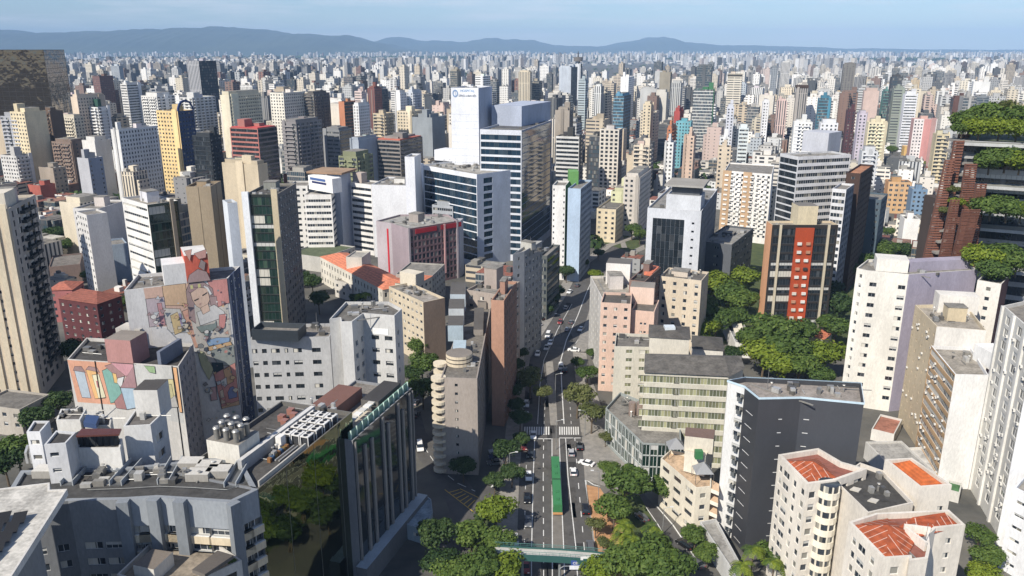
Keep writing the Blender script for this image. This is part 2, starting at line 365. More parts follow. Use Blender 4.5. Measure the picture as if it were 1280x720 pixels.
def chain(pts, z, depth=None, back=None):
    f = [P(x, y, z) for x, y in pts]
    if back: return f + [P(x, y, z) for x, y in back]
    a, b = f[0], f[-1]; d = Vector((b.x - a.x, b.y - a.y, 0)).normalized(); n = Vector((-d.y, d.x, 0))
    return f + [f[-1] + n * depth, f[0] + n * depth]
def kbox(L, K, Rr, z):
    """left face L-K and right face K-R, squared up into a rectangle; corner K nearest"""
    l, k, r = P(*L, z), P(*K, z), P(*Rr, z)
    u = r - k; v = l - k
    if abs(u.normalized().dot(v.normalized())) > .02:
        if v.length > u.length: p = Vector((v.y, -v.x, 0)).normalized(); p = -p if p.dot(u) < 0 else p; u = p * max(abs(u.dot(p)), 3)
        else: p = Vector((u.y, -u.x, 0)).normalized(); p = -p if p.dot(v) < 0 else p; v = p * max(abs(v.dot(p)), 3)
    return [k + v, k, k + u, k + u + v]
def S(**k): return k
# ================================================================== SETTING
def sheet(name, pts, z, mat, kind='structure', col=(1, 1, 1, 1)):
    mb = MB(); mb.face([(p[0], p[1], z) for p in pts], col, mat); o = mb.build(name); o['kind'] = kind; return o
sheet('ground', [(-45000, -3000), (45000, -3000), (45000, 45000), (-45000, 45000)], 0, 'cityground')
# hills on the horizon: two ridges
HP = [[(-900, 47), (-300, 45), (0, 43.5), (90, 44), (200, 41), (290, 38.5), (330, 40.5), (385, 46), (436, 46), (472, 54), (505, 61), (560, 66), (700, 70)],
      [(380, 66), (440, 56), (508, 49), (540, 52), (578, 54), (617, 49), (650, 51), (704, 58), (750, 58), (785, 53), (826, 48), (852, 54.5), (898, 57), (968, 57.8), (1060, 60.5), (1150, 61.5), (1290, 62), (1700, 60), (2200, 58)]]
def ipol(T, x):
    if x <= T[0][0]: return T[0][1]
    for (a, b), (c, d) in zip(T, T[1:]):
        if x <= c: t = (x - a) / (c - a); t = t * t * (3 - 2 * t); return b + (d - b) * t
    return T[-1][1]
for ri, (prof, D) in enumerate(zip(HP, (15500, 20000))):
    mb = MB(); nx, ny = 420, 20; x0, x1 = prof[0][0], prof[-1][0]; G = []
    for i in range(nx + 1):
        px = x0 + (x1 - x0) * i / nx; crest = max(12, 110 + D * (60 - ipol(prof, px)) / 1000 / .93); crest *= 1 + .13 * pnoise(Vector((px / 34, ri * 9, 0))) + .09 * pnoise(Vector((px / 11, ri * 9, 4))); row = []
        for j in range(ny + 1):
            t = j / ny; y = D - 3200 + 6400 * t; X = (px - 640) / 1000 * D * .96
            s = math.sin(math.pi * t) ** .8 if 0 < t < 1 else 0
            nz = pnoise(Vector((X / 900, y / 900, ri))) * 110 + pnoise(Vector((X / 300, y / 300, ri))) * 40
            row.append((X, y, crest * s + (nz * s * (1 - .8 * s)) - 4))
        G.append(row)
    for i in range(nx):
        for j in range(ny): mb.face([G[i][j], G[i + 1][j], G[i + 1][j + 1], G[i][j + 1]], (1, 1, 1, 1), 'hills')
    o = mb.build('hills'); o['kind'] = 'structure'; o.data.shade_smooth()
# haze
hz = MB(); hz.box(-30000, 30000, -900, 24500, -1, 620, (1, 1, 1, 1), 'plain'); ho = hz.build('haze'); ho['kind'] = 'stuff'
hm = bpy.data.materials.new('haze'); hm.use_nodes = True; n = hm.node_tree; n.nodes.clear()
pv = n.nodes.new('ShaderNodeVolumePrincipled'); om = n.nodes.new('ShaderNodeOutputMaterial'); n.links.new(pv.outputs[0], om.inputs['Volume'])
pv.inputs['Color'].default_value = (.42, .66, 1.0, 1); pv.inputs['Density'].default_value = 6e-5; pv.inputs['Anisotropy'].default_value = -0.2
ho.data.materials.clear(); ho.data.materials.append(hm)
# ------------------------------------------------------------------ roads
def W(px, py): p = P(px, py, 0); return (p.x, p.y)
AV_L = [(640, 790), (644, 720), (646, 686), (649, 600), (653, 540), (657, 480), (664, 440), (690, 400), (706, 372), (718, 350), (738, 328), (765, 308), (800, 296), (830, 286)]
AV_R = [(790, 790), (757, 720), (745, 686), (731, 600), (726, 540), (720, 480), (716, 440), (733, 400), (741, 372), (749, 350), (764, 332), (788, 314), (812, 303), (842, 292)]
def strip(a, b, z, mat, mb, t0=0, t1=1):
    for i in range(len(a) - 1):
        q = []
        for (pa, pb) in ((a[i], b[i]), (a[i + 1], b[i + 1])):
            A, B = W(*pa), W(*pb); q.append(((A[0] + (B[0] - A[0]) * t0, A[1] + (B[1] - A[1]) * t0), (A[0] + (B[0] - A[0]) * t1, A[1] + (B[1] - A[1]) * t1)))
        mb.face([(*q[0][0], z), (*q[0][1], z), (*q[1][1], z), (*q[1][0], z)], (1, 1, 1, 1), mat)
mb = MB(); strip(AV_L, AV_R, .012, 'asphalt', mb); o = mb.build('avenue'); o['kind'] = 'structure'
# pavements with kerbs either side
def walkway(line, wd, name='pavement'):
    mb = MB(); pts = [Vector((*W(*p), 0)) for p in line]
    for i in range(len(pts) - 1):
        a, b = pts[i], pts[i + 1]; d = (b - a).normalized(); nn = Vector((-d.y, d.x, 0)) * wd
        for q in (([a, b, b + nn, a + nn]),):
            if wd < 0: q = q[::-1]
            mb.prism(q, 0, .14, (1, 1, 1, 1), 'walk')
    o = mb.build(name); o['kind'] = 'structure'
walkway(AV_L, 5); walkway(AV_R[4:], -5)
# median strip
MED_L = [(694, 686), (692, 600), (689.5, 545), (688, 532), (684, 480), (682, 452)]
MED_R = [(696, 686), (694.5, 600), (697.5, 545), (697, 532), (694, 480), (691, 452)]
mb = MB(); strip(MED_L[3:], MED_R[3:], .10, 'walk', mb); o = mb.build('median_strip'); o['kind'] = 'structure'
mb = MB()
strip([(690.5, 760), (690.5, 686), (690, 600), (689.5, 548)], [(707, 760), (704.6, 686), (701, 600), (698, 548)], .016, 'conc_road', mb)
o = mb.build('bus_lane'); o['kind'] = 'structure'
mk = MB()
def line(pts, wd=.22, dash=None, z=.020, mat='white', mbx=None):
    m_ = mbx or mk; pw = [Vector((*W(*p), 0)) for p in pts]; acc = 0
    for a, b in zip(pw, pw[1:]):
        Ln = (b - a).length; d = (b - a) / Ln; nn = Vector((-d.y, d.x, 0)) * wd / 2; x = 0
        while x < Ln - .01:
            x2 = min(Ln, x + (dash[0] if dash else 4000)); p, q = a + d * x, a + d * x2
            m_.face([(v.x, v.y, z) for v in (p + nn, p - nn, q - nn, q + nn)], (1, 1, 1, 1), mat); x = x2 + (dash[1] if dash else 1)
line([(664, 760), (664.5, 686), (666.5, 596), (668.5, 548)]); line([(679.5, 760), (679.5, 686), (679, 596), (679.5, 548)], .2, (2.5, 2.5))
line([(690.3, 760), (690.5, 686), (690, 600), (690, 548)]); line([(707, 760), (704.6, 686), (701, 600), (699, 548)])
line([(724, 760), (720, 686), (710, 596), (707, 548)]); line([(735, 760), (730.4, 686), (723.5, 610), (718.5, 548)], .2, (2.5, 4))
line([(755, 760), (744, 686), (731.5, 600)], .25); line([(655, 700), (657, 600), (659, 560)], .15, (2, 4))
line([(672, 530), (675, 480), (680, 450), (697, 412), (715, 380)], .2); line([(680, 530), (682, 490), (686, 455)], .15, (2, 3))
line([(705, 530), (702, 480), (701, 450), (708, 425), (722, 395), (733, 366), (742, 346)], .3); line([(714, 530), (711, 480)], .15, (2, 3))
line([(653, 548.5), (689, 548.5)], .4); line([(699, 547.5), (726, 547.5)], .4); line([(716, 434), (735, 414)], .35); line([(717, 434), (733, 408)], .35)
for k in range(5): line([(717.5 + 3 * k, 432.5 - 4.4 * k), (719.5 + 3.2 * k, 432.5 - 4.2 * k)], .3)
for x0, x1, nn in ((655, 688, 11), (699, 725, 9)):       # zebra crossing
    for k in range(nn):
        a = x0 + (x1 - x0) * k / nn; b = a + (x1 - x0) / nn * .55; sk = (a - 690) * .02
        mk.face([(*W(a, 543.5), .02), (*W(b, 543.5), .02), (*W(b - sk * .5, 533.5), .02), (*W(a - sk * .5, 533.5), .02)], (1, 1, 1, 1), 'white')
for k in range(5):                                          # zebra on the side street, left
    mk.face([(*W(613 + k * 3.9, 609 - k * 2.6), .024), (*W(615 + k * 3.9, 609.5 - k * 2.6), .024), (*W(624 + k * 2.6, 600 - k * 1.6), .024), (*W(622 + k * 2.6, 599.6 - k * 1.6), .024)], (1, 1, 1, 1), 'white')
# side streets
SL_A = [(540, 760), (545, 680), (562, 640), (548, 600), (524, 575), (515, 545), (512, 510)]; SL_B = [(600, 760), (606, 680), (604, 640), (590, 608), (548, 560), (532, 540), (524, 510)]
SR_A = [(842, 790), (820, 690), (803, 648), (795, 624), (783, 610)]; SR_B = [(905, 790), (868, 700), (838, 655), (818, 632), (800, 612)]
mb = MB(); strip(SL_A, SL_B, .010, 'asphalt', mb); strip([(600, 640), (600, 612)], [(650, 640), (650, 590)], .009, 'asphalt', mb); o = mb.build('side_street'); o['kind'] = 'structure'
mb = MB(); strip(SR_A, SR_B, .010, 'asphalt', mb); o = mb.build('service_road'); o['kind'] = 'structure'
line([(842 + 26, 760), (848, 700), (822, 655), (806, 632)], .2); line([(872, 702), (841, 656), (821, 633)], .3); line([(531, 560), (548, 585), (572, 604), (594, 614)], .2, (3, 2))
for k in range(6): line([(560 + 5 * k, 616 + 3.5 * k), (574 + 4 * k, 612 + 2.6 * k)], .25, None, .022, 'yellow')
line([(556, 612), (592, 640)], .2, None, .022, 'yellow'); line([(575, 611), (598, 622)], .2, None, .022, 'yellow')
line([(733, 590), (746, 596), (752, 602)], .35); line([(733, 600), (742, 606), (750, 608)], .35); line([(731, 588), (737, 640), (744, 690)], .2)
o = mk.build('road_markings'); o['kind'] = 'structure'
g_ = random.Random(3); mb = MB()
for k in range(60):                                        # tarmac repairs
    y = g_.uniform(380, 715); x = 640 + (y - 380) * 0 + g_.uniform(15, 95) * (y / 700) + (max(0, 470 - y) * .35); p = P(x, y, 0); w, l = g_.uniform(.4, 1.3), g_.uniform(.8, 5)
    mb.face([(p.x - w, p.y - l, .0165), (p.x + w, p.y - l, .0165), (p.x + w, p.y + l, .0165), (p.x - w, p.y + l, .0165)], lin(g_.choice(('3a3938', '55524e', '615d58'))), 'roof')
o = mb.build('road_patches'); o['kind'] = 'structure'
# plaza, verges
sheet('plaza', [W(728, 555), W(731, 600), W(748, 606), W(800, 620), W(790, 575), W(762, 540), W(742, 480), (W(722, 480))], .13, 'walk')
sheet('earth_verge', [W(745, 690), W(738, 640), W(733, 606), W(750, 610), W(770, 640), W(790, 700), W(800, 760), W(762, 760)], .03, 'sand')
sheet('lawn', [W(770, 600), W(800, 620), W(842, 700), W(860, 780), W(800, 780), W(782, 690)], .04, 'grass')
sheet('lawn', [W(600, 640), W(644, 620), W(642, 790), W(560, 790)], .05, 'grass')
sheet('lawn', [W(830, 430), W(1060, 430), W(1075, 300), W(930, 300), W(850, 350)], .05, 'grass')
sheet('hillside_lawn', [W(742, 300), W(798, 318), W(805, 280), W(765, 268)], .06, 'grass')
mb = MB(); strip([(765, 272), (772, 290), (777, 310)], [(769, 272), (777, 290), (784, 310)], .10, 'walk', mb); o = mb.build('footpath'); o['kind'] = 'structure'
# ================================================================== HERO BUILDINGS
HERO = []; ALLB = []
def B(name, label, cat, poly, z1, col, styles, **k):
    col = lin(col) if isinstance(col, str) else col
    rc = k.get('roofcol'); 
    if isinstance(rc, str): k['roofcol'] = lin(rc)
    for st in styles:
        if st and isinstance(st.get('col'), str): st['col'] = lin(st['col'])
        if st and isinstance(st.get('band'), str): st['band'] = lin(st['band'])
    z0 = k.pop('z0', 0.0); b = Bld(name, label, cat, poly, z0, z1, col, styles, **k); HERO.append((b.poly, z1)); ALLB.append(b); return b
def balconies(b, i, fh=3.0, n=8, a=.1, c=.9, top=3.0, dep=1.2, col=None, h=1.0, name='balcony', thick=.18, cols=1, gap=.2):
    p0, p1 = b.poly[i], b.poly[(i + 1) % len(b.poly)]; L_ = (p1 - p0).length; d = (p1 - p0) / L_; nn = Vector((d.y, -d.x, 0))
    T = Matrix(((d.x, -nn.x, 0, 0), (d.y, -nn.y, 0, 0), (0, 0, 1, 0), (0, 0, 0, 1))); col = col or b.col
    me = None
    for r in range(n):
        for q in range(cols):
            w0 = (c - a) * L_ / cols; x = a * L_ + w0 * q; zz = b.z1 - top - r * fh
            if me is None:
                mb = MB(); w = w0 - gap
                mb.box(0, w, -dep, .0, 0, thick, col, 'wall'); mb.box(0, w, -dep, -dep + .12, thick, h, col, 'wall', None, False)
                mb.box(0, .12, -dep + .12, 0, thick, h, col, 'wall', None, False); mb.box(w - .12, w, -dep + .12, 0, thick, h, col, 'wall', None, False)
                mb.v = [tuple(T @ Vector(v)) for v in mb.v]; me = mb.mesh('balcony')
            o = bpy.data.objects.new(name, me); C.objects.link(o); o.parent = b.root; o.location = (p0.x + d.x * x - b.o.x, p0.y + d.y * x - b.o.y, zz - b.o.z)
def wall_acs(b, i, k=20, z_lo=4, seed=3, size=.8):
    rn = random.Random(seed); p0, p1 = b.poly[i], b.poly[(i + 1) % len(b.poly)]; L_ = (p1 - p0).length; d = (p1 - p0) / L_; nn = Vector((d.y, -d.x, 0))
    T = Matrix(((d.x, -nn.x, 0, 0), (d.y, -nn.y, 0, 0), (0, 0, 1, 0), (0, 0, 0, 1)))
    mb = MB(); s = size; mb.box(-s / 2, s / 2, -.45, 0, 0, s * .7, lin('d8d6cf'), 'plain'); mb.box(-s * .35, s * .35, -.47, -.45, .1, s * .6, lin('55565a'), 'plain'); mb.v = [tuple(T @ Vector(v)) for v in mb.v]; me = mb.mesh('air_conditioner')
    for _ in range(k):
        x = rn.uniform(.05, .95) * L_; z = rn.uniform(z_lo, b.z1 - 3); o = bpy.data.objects.new('air_conditioner', me); C.objects.link(o); o.parent = b.root
        o.location = (p0.x + d.x * x - b.o.x, p0.y + d.y * x - b.o.y, z - b.o.z)
def fins(b, i, xs, w, z0, z1, dep=.5, col=None, mat='wall', name='fin', inward=0):
    p0, p1 = b.poly[i], b.poly[(i + 1) % len(b.poly)]; L_ = (p1 - p0).length; d = (p1 - p0) / L_; nn = Vector((d.y, -d.x, 0))
    for x in xs:
        mb = MB(); a = p0 + d * (x * L_ - w / 2); e = a + d * w; mb.prism([a + nn * dep, e + nn * dep, e, a], z0, z1, col or b.col, mat); mb.build(name, b.root)
def on_wall(b, i, shapes, name='mural', label=None, step=.012, mat='plain'):
    """flat painted shapes on wall i; each (colour, [(u, v)...]) in fractions of wall length and metres below the top"""
    p0, p1 = b.poly[i], b.poly[(i + 1) % len(b.poly)]; L_ = (p1 - p0).length; d = (p1 - p0) / L_; nn = Vector((d.y, -d.x, 0)); mb = MB()
    if name == 'mural':                                  # dark drawn outlines under each painted figure
        s2 = []
        for c, pts in shapes:
            cu, cv = sum(p[0] for p in pts) / len(pts), sum(p[1] for p in pts) / len(pts); w_ = max(abs(p[0] - cu) for p in pts) * L_; h_ = max(abs(p[1] - cv) for p in pts)
            if .5 < w_ < 5.2 and h_ < 7: s2.append(('3a3735', [(cu + (p[0] - cu) * (1 + .13 / w_), cv + (p[1] - cv) * (1 + .13 / max(h_, .3))) for p in pts]))
            s2.append((c, pts))
        shapes = s2
    for k, (c, pts) in enumerate(shapes):
        off = step * (k + 1); cc = raw(c); k_ = .62 if b is mt else .74; cc = tuple(x * k_ + (1 - k_) * .58 for x in cc[:3]) + (1,) if name == 'mural' and c not in ('3a3735', '2c3f46') else cc; mb.face([tuple(p0 + d * (u * L_) + nn * off + Vector((0, 0, b.z1 - v))) for u, v in pts], cc, 'wall')
    o = mb.build(name, b.root)
    if label: o['label'] = label
    return o
PU = S(fh=3, pitch=3.2, ww=1.5, wh=1.3)
# --- 1 tall beige residential tower, far left
b = B('apartment_tower', 'tall beige apartment tower with dark balconies, cut by the left edge', 'building', kbox((-60, 268), (10, 261), (44, 243), 63), 63, 'd2c3ab',
      [S(fh=3, pitch=4.2, ww=1.0, wh=1.1, col='d9c5a4'), S(fh=3, cols=((.12, 1.2), (.30, 2.6), (.5, 3.6), (.72, 2.4), (.9, 1.0)), wh=2.0, top=1.2, col='a9a199', glass='dglass')], seed=1)
balconies(b, 1, 3, 18, .36, .82, 3.4, 1.5, lin('34383a'), 1.0, cols=2, gap=1.0)
b.clutter(6, True, 2, 5, 5); fins(b, 0, (.18, .42, .66, .9), 1.6, 0, 64.5, .5, lin('e0cda8'), name='pilaster')
b.box('penthouse', (b.poly[0] + b.poly[1]) * .5, b.poly[1] * .92 + b.poly[0] * .08, 9, 62, 67.5, lin('d8ccb6'), off=-2)
# --- 2 mural tower
zA = 49
k1 = P(155, 363, zA); k2 = P(284, 348, zA); k3 = P(305, 333, zA); dv = (k2 - k1).normalized(); nv = Vector((-dv.y, dv.x, 0)); sv = k3 - k2
mt = B('apartment_building', 'white apartment slab with a big mural of a woman wearing headphones', 'building', [k1, k2, P(300, 332.5, zA), P(172, 343, zA)], zA, 'dcdad6',
       [None, S(fh=3, cols=((.12, 1.0), (.30, 1.4), (.55, 1.6), (.82, 1.6)), wh=1.4, col='37496e', band='37496e', fc=(.7, .7, .7, 1))], roofcol='7f786f')
fins(mt, 1, (.06, .42), 1.2, 8, zA, .12, lin('8f93a5'), name='pilaster')
mural = [('e2dfdb', [(0, 0), (.18, 0), (.20, 40), (0, 40)]), ('d8a07c', [(.18, 0.1), (.62, .1), (.64, 6), (.60, 16), (.42, 15), (.2, 14)]), ('d9a45e', [(.36, .1), (.58, .1), (.58, 8), (.36, 7)]),
  ('b9a0a8', [(.19, 4), (.36, 4), (.36, 14), (.19, 14)]), ('c25d64', [(.29, 6), (.33, 6), (.34, 14), (.30, 14)]), ('cfc9bd', [(.34, 8), (.5, 9), (.56, 18), (.36, 17)]), ('d8b24a', [(.40, 11), (.47, 10), (.52, 17), (.42, 18)]),
  ('dd8d58', [(.52, 10), (.62, 9), (.66, 24), (.60, 24)]), ('c9bfae', [(.58, 9), (.98, 9), (.98, 33), (.72, 36), (.62, 22)]), ('d15a42', [(.80, .1), (.995, .1), (.995, 9), (.88, 10)]),
  ('8a5048', [(.58, 3), (.62, -.1 + .3), (.76, .3), (.84, 3), (.86, 12), (.78, 8), (.64, 8), (.64, 15), (.58, 13)]), ('8a5048', [(.80, 6), (.87, 6), (.88, 13), (.83, 14)]),
  ('e3b48f', [(.62, 3), (.70, 2.0), (.79, 2.8), (.80, 7), (.76, 9.5), (.72, 10.2), (.66, 8.5), (.63, 6)]), ('d7d3cd', [(.66, 11), (.76, 10), (.84, 9), (.93, 12), (.95, 15), (.86, 14.5), (.68, 16)]),
  ('e3b48f', [(.70, 9.6), (.78, 8.4), (.79, 11), (.72, 12)]), ('8b4040', [(.62, 3.6), (.70, 2.1), (.62, 1.5), (.6, 3)]), ('3a3735', [(.735, 4.9), (.78, 4.2), (.78, 4.5), (.74, 5.2)]), ('3a3735', [(.65, 6.4), (.69, 6.0), (.69, 6.25), (.655, 6.7)]), ('b44a3c', [(.69, 8), (.715, 7.8), (.70, 8.4)]),
  ('cfc94e', [(.625, 1.0), (.65, .8), (.652, 2.2), (.627, 2.3)]), ('cfc94e', [(.70, .8), (.727, .7), (.727, 2.0), (.70, 2.1)]), ('e6e3de', [(.76, 1.5), (.80, 2.4), (.83, 5), (.81, 5.2), (.785, 3), (.755, 2)]),
  ('2d5a4c', [(.64, 16.3), (.82, 16.0), (.84, 14.9), (.84, 17.4), (.78, 18.8), (.68, 18.6)]), ('7a54a0', [(.48, 10.5), (.50, 10.5), (.51, 16), (.49, 16)]), ('d0523c', [(.88, 13), (.95, 13), (.92, 18), (.86, 18.5)]),
  ('5b9ad0', [(.72, 22), (.83, 21.4), (.96, 22), (.95, 23.8), (.74, 24)]), ('e0a53c', [(.73, 24.4), (.96, 23.6), (.98, 25.2), (.74, 26)]), ('6b7a70', [(.74, 26), (.99, 25), (.99, 33), (.82, 32)]), ('b5b46c', [(.62, 25), (.68, 26), (.76, 33), (.70, 37), (.64, 31)]),
  ('2c3f46', [(.75, 30.5), (.86, 31.3), (.86, 35), (.76, 34)]), ('cf5a3e', [(.76, 35), (.985, 32), (.985, 47), (.80, 49)]), ('e6a43a', [(.86, 34), (.93, 33), (.95, 39), (.88, 40)]), ('e8e2d8', [(.82, 38), (.88, 37), (.88, 40), (.83, 41)]),
  ('2a4fa0', [(.88, 43), (.91, 41.2), (.94, 41), (.97, 43), (.97, 45.4), (.885, 45.6)]), ('e9c9a0', [(.80, 42), (.83, 41.5), (.84, 47), (.80, 47)]), ('c98a86', [(.70, 40), (.76, 40), (.76, 45), (.70, 45)]), ('e0a04c', [(.80, 49.2 - 1), (.985, 47), (.985, 48.6), (.80, 48.9)]),
  ('e2dfdb', [(.20, 14), (.34, 15), (.44, 20), (.48, 26), (.62, 26), (.63, 47), (.2, 47)])]
mural = [(c, [(u, min(v * .78, 45)) for u, v in pts]) for c, pts in mural]
mural += [('8a5048', [(.60, -.1), (.63, -2.2), (.72, -3.6), (.80, -2.6), (.83, -.1)]), ('6f4038', [(.73, -4.2), (.76, -6.2), (.80, -5.2), (.78, -3.0)]), ('d98a6a', [(.61, -9), (.68, -9.2), (.65, -6)]), ('cf7a60', [(.70, -8), (.82, -8.8), (.81, -6.6), (.74, -6.4)])]
gm = random.Random(5)
for k in range(150):                                    # small painted details all over the wall
    u, v = gm.uniform(.2, .97), gm.uniform(3, 42)
    if .60 < u < .86 and v < 13 or (u < .5 and v > 13) or (.34 < u < .64 and v > 15 + 30 * (u - .34)): continue
    a, r_ = gm.uniform(0, 6.28), gm.uniform(.15, .9); n_ = gm.choice((3, 4, 6)); mural.append((gm.choice(['e6e2da', '3f4b52', 'c9573f', 'e0a848', '5f8f84', '8a4a50', 'd9c7a4', '4a3a36', 'b9c0c4', 'd58a5e']), [(u + r_ / 26 * math.cos(-a - t * 6.283 / n_), v + r_ * math.sin(-a - t * 6.283 / n_) * gm.uniform(.6, 1.2)) for t in range(n_)][::1]))
on_wall(mt, 0, mural, step=.004)
a_, b_ = k1.lerp(k2, .385), k1.lerp(k2, .60)
mt.box('water_tower', a_, b_, 8, zA - .9, zA + 5.6, lin('d9d7d4'), off=-.05); e_ = k1.lerp(k2, .83)
mt.box('water_tower', b_, e_, 11, zA + .01, zA + 7.6, raw('cc6450'), off=.0, top=lin('d5d0c8'))
mt.clutter(6, False, 4, 3)
# --- 3 lower mural building
zB = 33
k1 = P(84, 449, zB); k2 = P(223, 458, zB); k3 = P(241.5, 429.5, zB); dv = (k2 - k1).normalized(); nv = Vector((-dv.y, dv.x, 0))
m2 = B('apartment_building', 'lower apartment block with a faded mural of painted houses on its end wall', 'building', [k1, k2, k3, P(108, 422, zB)], zB, 'c9c5bd',
       [None, S(fh=3, pitch=3.0, ww=1.2, wh=1.3, col='8d8b92')], roofcol='4a4744')
mural = [('d58a5a', [(0, .2), (.42, .2), (.42, 12), (.03, 12)]), ('c9a79c', [(.42, .2), (.62, .2), (.6, 12.8), (.42, 12)]), ('b9b9b4', [(.60, .2), (.985, .2), (.985, 16), (.62, 14)]), ('a7b7c4', [(.05, 3), (.14, 3.2), (.16, 10.5), (.08, 10.5)]),
  ('7c4a44', [(.04, 3), (.06, 1.9), (.12, 1.8), (.15, 3.3)]), ('e2a63f', [(.16, 2.8), (.20, 1.7), (.26, 3), (.29, 10.2), (.20, 10.6)]), ('8a5650', [(.16, 2.5), (.19, 1.6), (.26, 1.8), (.28, 3)]), ('d9d2a8', [(.21, 4), (.27, 3.6), (.30, 10), (.235, 10.4)]), ('a83c3c', [(.235, 5.5), (.258, 5.5), (.262, 7.4), (.24, 7.4)]),
  ('4f9c8c', [(.31, 2.6), (.38, 1.5), (.43, 4), (.46, 9.5), (.40, 11), (.34, 11.5)]), ('8a4c46', [(.34, 1.2), (.42, -.0 + .3), (.52, 3.4), (.44, 4.3)]), ('e3b040', [(.40, 3), (.43, 3.2), (.435, 5.8), (.405, 5.6)]), ('b9707a', [(.40, .2), (.60, .2), (.60, 1.8), (.52, 3.6), (.44, 1.5)]),
  ('d6d8d6', [(.44, 4.4), (.50, 3.8), (.46, 7), (.43, 5.6)]), ('8a4c52', [(.60, .8), (.60, 6.7), (.455, 6.9), (.53, 3.5)]), ('98b5c9', [(.455, 7), (.59, 6.9), (.60, 12), (.48, 13)]), ('92433c', [(.38, 11), (.46, 8.4), (.48, 13), (.39, 12.8)]),
  ('6f9a50', [(.70, .4), (.79, .4), (.79, 2.2), (.74, 2)]), ('cfc27c', [(.78, 4), (.94, 3.6), (.95, 9.5), (.80, 9)]), ('b9b06a', [(.86, 5.4), (.92, 5), (.93, 10), (.87, 10)]), ('a7a49c', [(.88, 9.6), (.94, 8), (.955, 11.2), (.89, 11.4)]), ('e1a050', [(.955, .3), (.985, .3), (.985, 12.6), (.965, 12.6)])]
on_wall(m2, 0, mural, step=.006, label='faded pastel mural of small pitched-roof houses')
fins(m2, 0, (.255, .945), .18, 2, zB, .22, lin('3c3a3a'), 'metal', 'drainpipe')
m2.box('stair_tower', k1.lerp(k2, .37), k1.lerp(k2, .60), 7, zB - .9, zB + 6.2, lin('b57b74'), off=.0, top=lin('8a7f73'))
m2.box('roof_tank', k1.lerp(k2, .22), k1.lerp(k2, .45), 5, zB - .9, zB + 5, lin('b8b3a9'), off=-11); m2.box('roof_wall', k1.lerp(k2, .80), k1.lerp(k2, .83), 10, zB - .9, zB + 3.2, lin('6a7488'), off=-1.0)
# --- dark red house group
def low(label, L_, K_, R_, z, col, roof, st=None, name='low_building', cat='building', rm='tile', hip=0, **k):
    poly = kbox(L_, K_, R_, z); b = B(name, label, cat, poly, z, col, st if st is not None else [PU, PU], parapet=None if hip else .6, roofcol=roof, lod=k.pop('lod', 2), **k)
    if hip: hiproof(b, poly, z, hip, roof, rm)
    return b
def hiproof(b, poly, z, h, col, mat='tile', over=.5, name='roof'):
    col = lin(col) if isinstance(col, str) else col; s_ = [Vector((p.x, p.y, 0)) for p in poly]; c = sum(s_, Vector()) / len(s_)
    out = [c + (p - c) * (1 + over / max((p - c).length, 1)) for p in s_]; mb = MB()
    e = [(out[(i + 1) % 4] - out[i]).length for i in range(4)]; k = 0 if e[0] >= e[1] else 1; ln, sh = max(e[0], e[1]), min(e[0], e[1])
    A, B_, C_, D_ = [out[(i + k) % 4] for i in range(4)]; d = (B_ - A).normalized(); m1 = (A + D_) / 2 + d * sh / 2; m2_ = (B_ + C_) / 2 - d * sh / 2
    if ln - sh < .3: m1 = m2_ = c
    up = Vector((0, 0, z)); tp = Vector((0, 0, z + h))
    for f in ((A, B_, m2_, m1), (C_, D_, m1, m2_)):
        mb.face([f[0] + up, f[1] + up, f[2] + tp, f[3] + tp] if m1 != m2_ else [f[0] + up, f[1] + up, f[2] + tp], col, mat)
    mb.face([B_ + up, C_ + up, m2_ + tp], col, mat); mb.face([D_ + up, A + up, m1 + tp], col, mat)
    return mb.build(name, b.root)
low('dark red brick house with hipped clay roof beside the mural buildings', (73, 373), (121, 380), (142, 368), 17, '652a2e', '8f4832', [S(fh=3, pitch=3.4, ww=1.4, wh=1.2)] * 2, hip=3)
low('salmon pink house with clay tile roof behind the dark red house', (64, 360), (90, 362), (104, 352), 14, 'b4605c', 'b55c3c', [PU, PU], hip=2)
low('plain brown box building under the trees at left', (64, 325), (100, 330), (103, 316), 10, '8d7468', '7f776e', [None, None])
low('long low beige hall at the foot of the tall beige tower', (-30, 505), (24, 512), (40, 490), 9, 'b3a999', '77726a', [PU, S(fh=4, pitch=5, ww=1.2, wh=2)])
# --- 7 to 12 left middle
b = B('apartment_building', 'stepped white apartment building with a grey blank side, right of the left-hand trees', 'building', kbox((108.5, 255), (122.7, 261), (158, 250), 32), 32, 'd5d3d0', [S(fh=3, pitch=3.2, ww=1.5, wh=1.3), None], lod=2); b.clutter(5, True, 1, 3, 5)
b = B('office_building', 'white office block with slatted windows and dark green glass side, left of the concrete tower', 'building', kbox((152, 247), (184, 256), (212, 248), 56), 56, 'e6e4df',
      [S(fh=3.1, ribbon=True, wh=1.0, mx=.8, mull=1.6, glass='glass'), S(fh=3.2, ribbon=True, wh=2.9, top=1.0, mx=.3, mull=1.4, glass='gglass', col='3b4a40')], lod=2, roofcol='a39884'); b.clutter(6, True, 6, 8, 4)
fins(b, 1, (.78,), 1.4, 0, 57, .6, lin('a39682'))
b = B('apartment_block', 'small pale blue block with a dark flat roof beside the white slatted office', 'building', kbox((127, 300), (132, 307), (158, 303), 19), 19, '9fb2c6', [PU, S(fh=3, cols=((.12, 1.2),), wh=1.2)], lod=2)
b = B('office_building', 'white ribbed residential slab left of the pale blue block', 'building', kbox((95, 264), (108, 269), (124, 262), 38), 38, 'd8d6d2', [PU, None], lod=2)
b = B('office_tower', 'bare brown concrete tower shaft rising behind the mural slab', 'building', kbox((236.5, 231), (263, 233), (276, 226), 62), 62, 'a08c6c', [None, None], lod=2, roofcol='8a7c64'); b.clutter(4, True, 3, 4, 2)
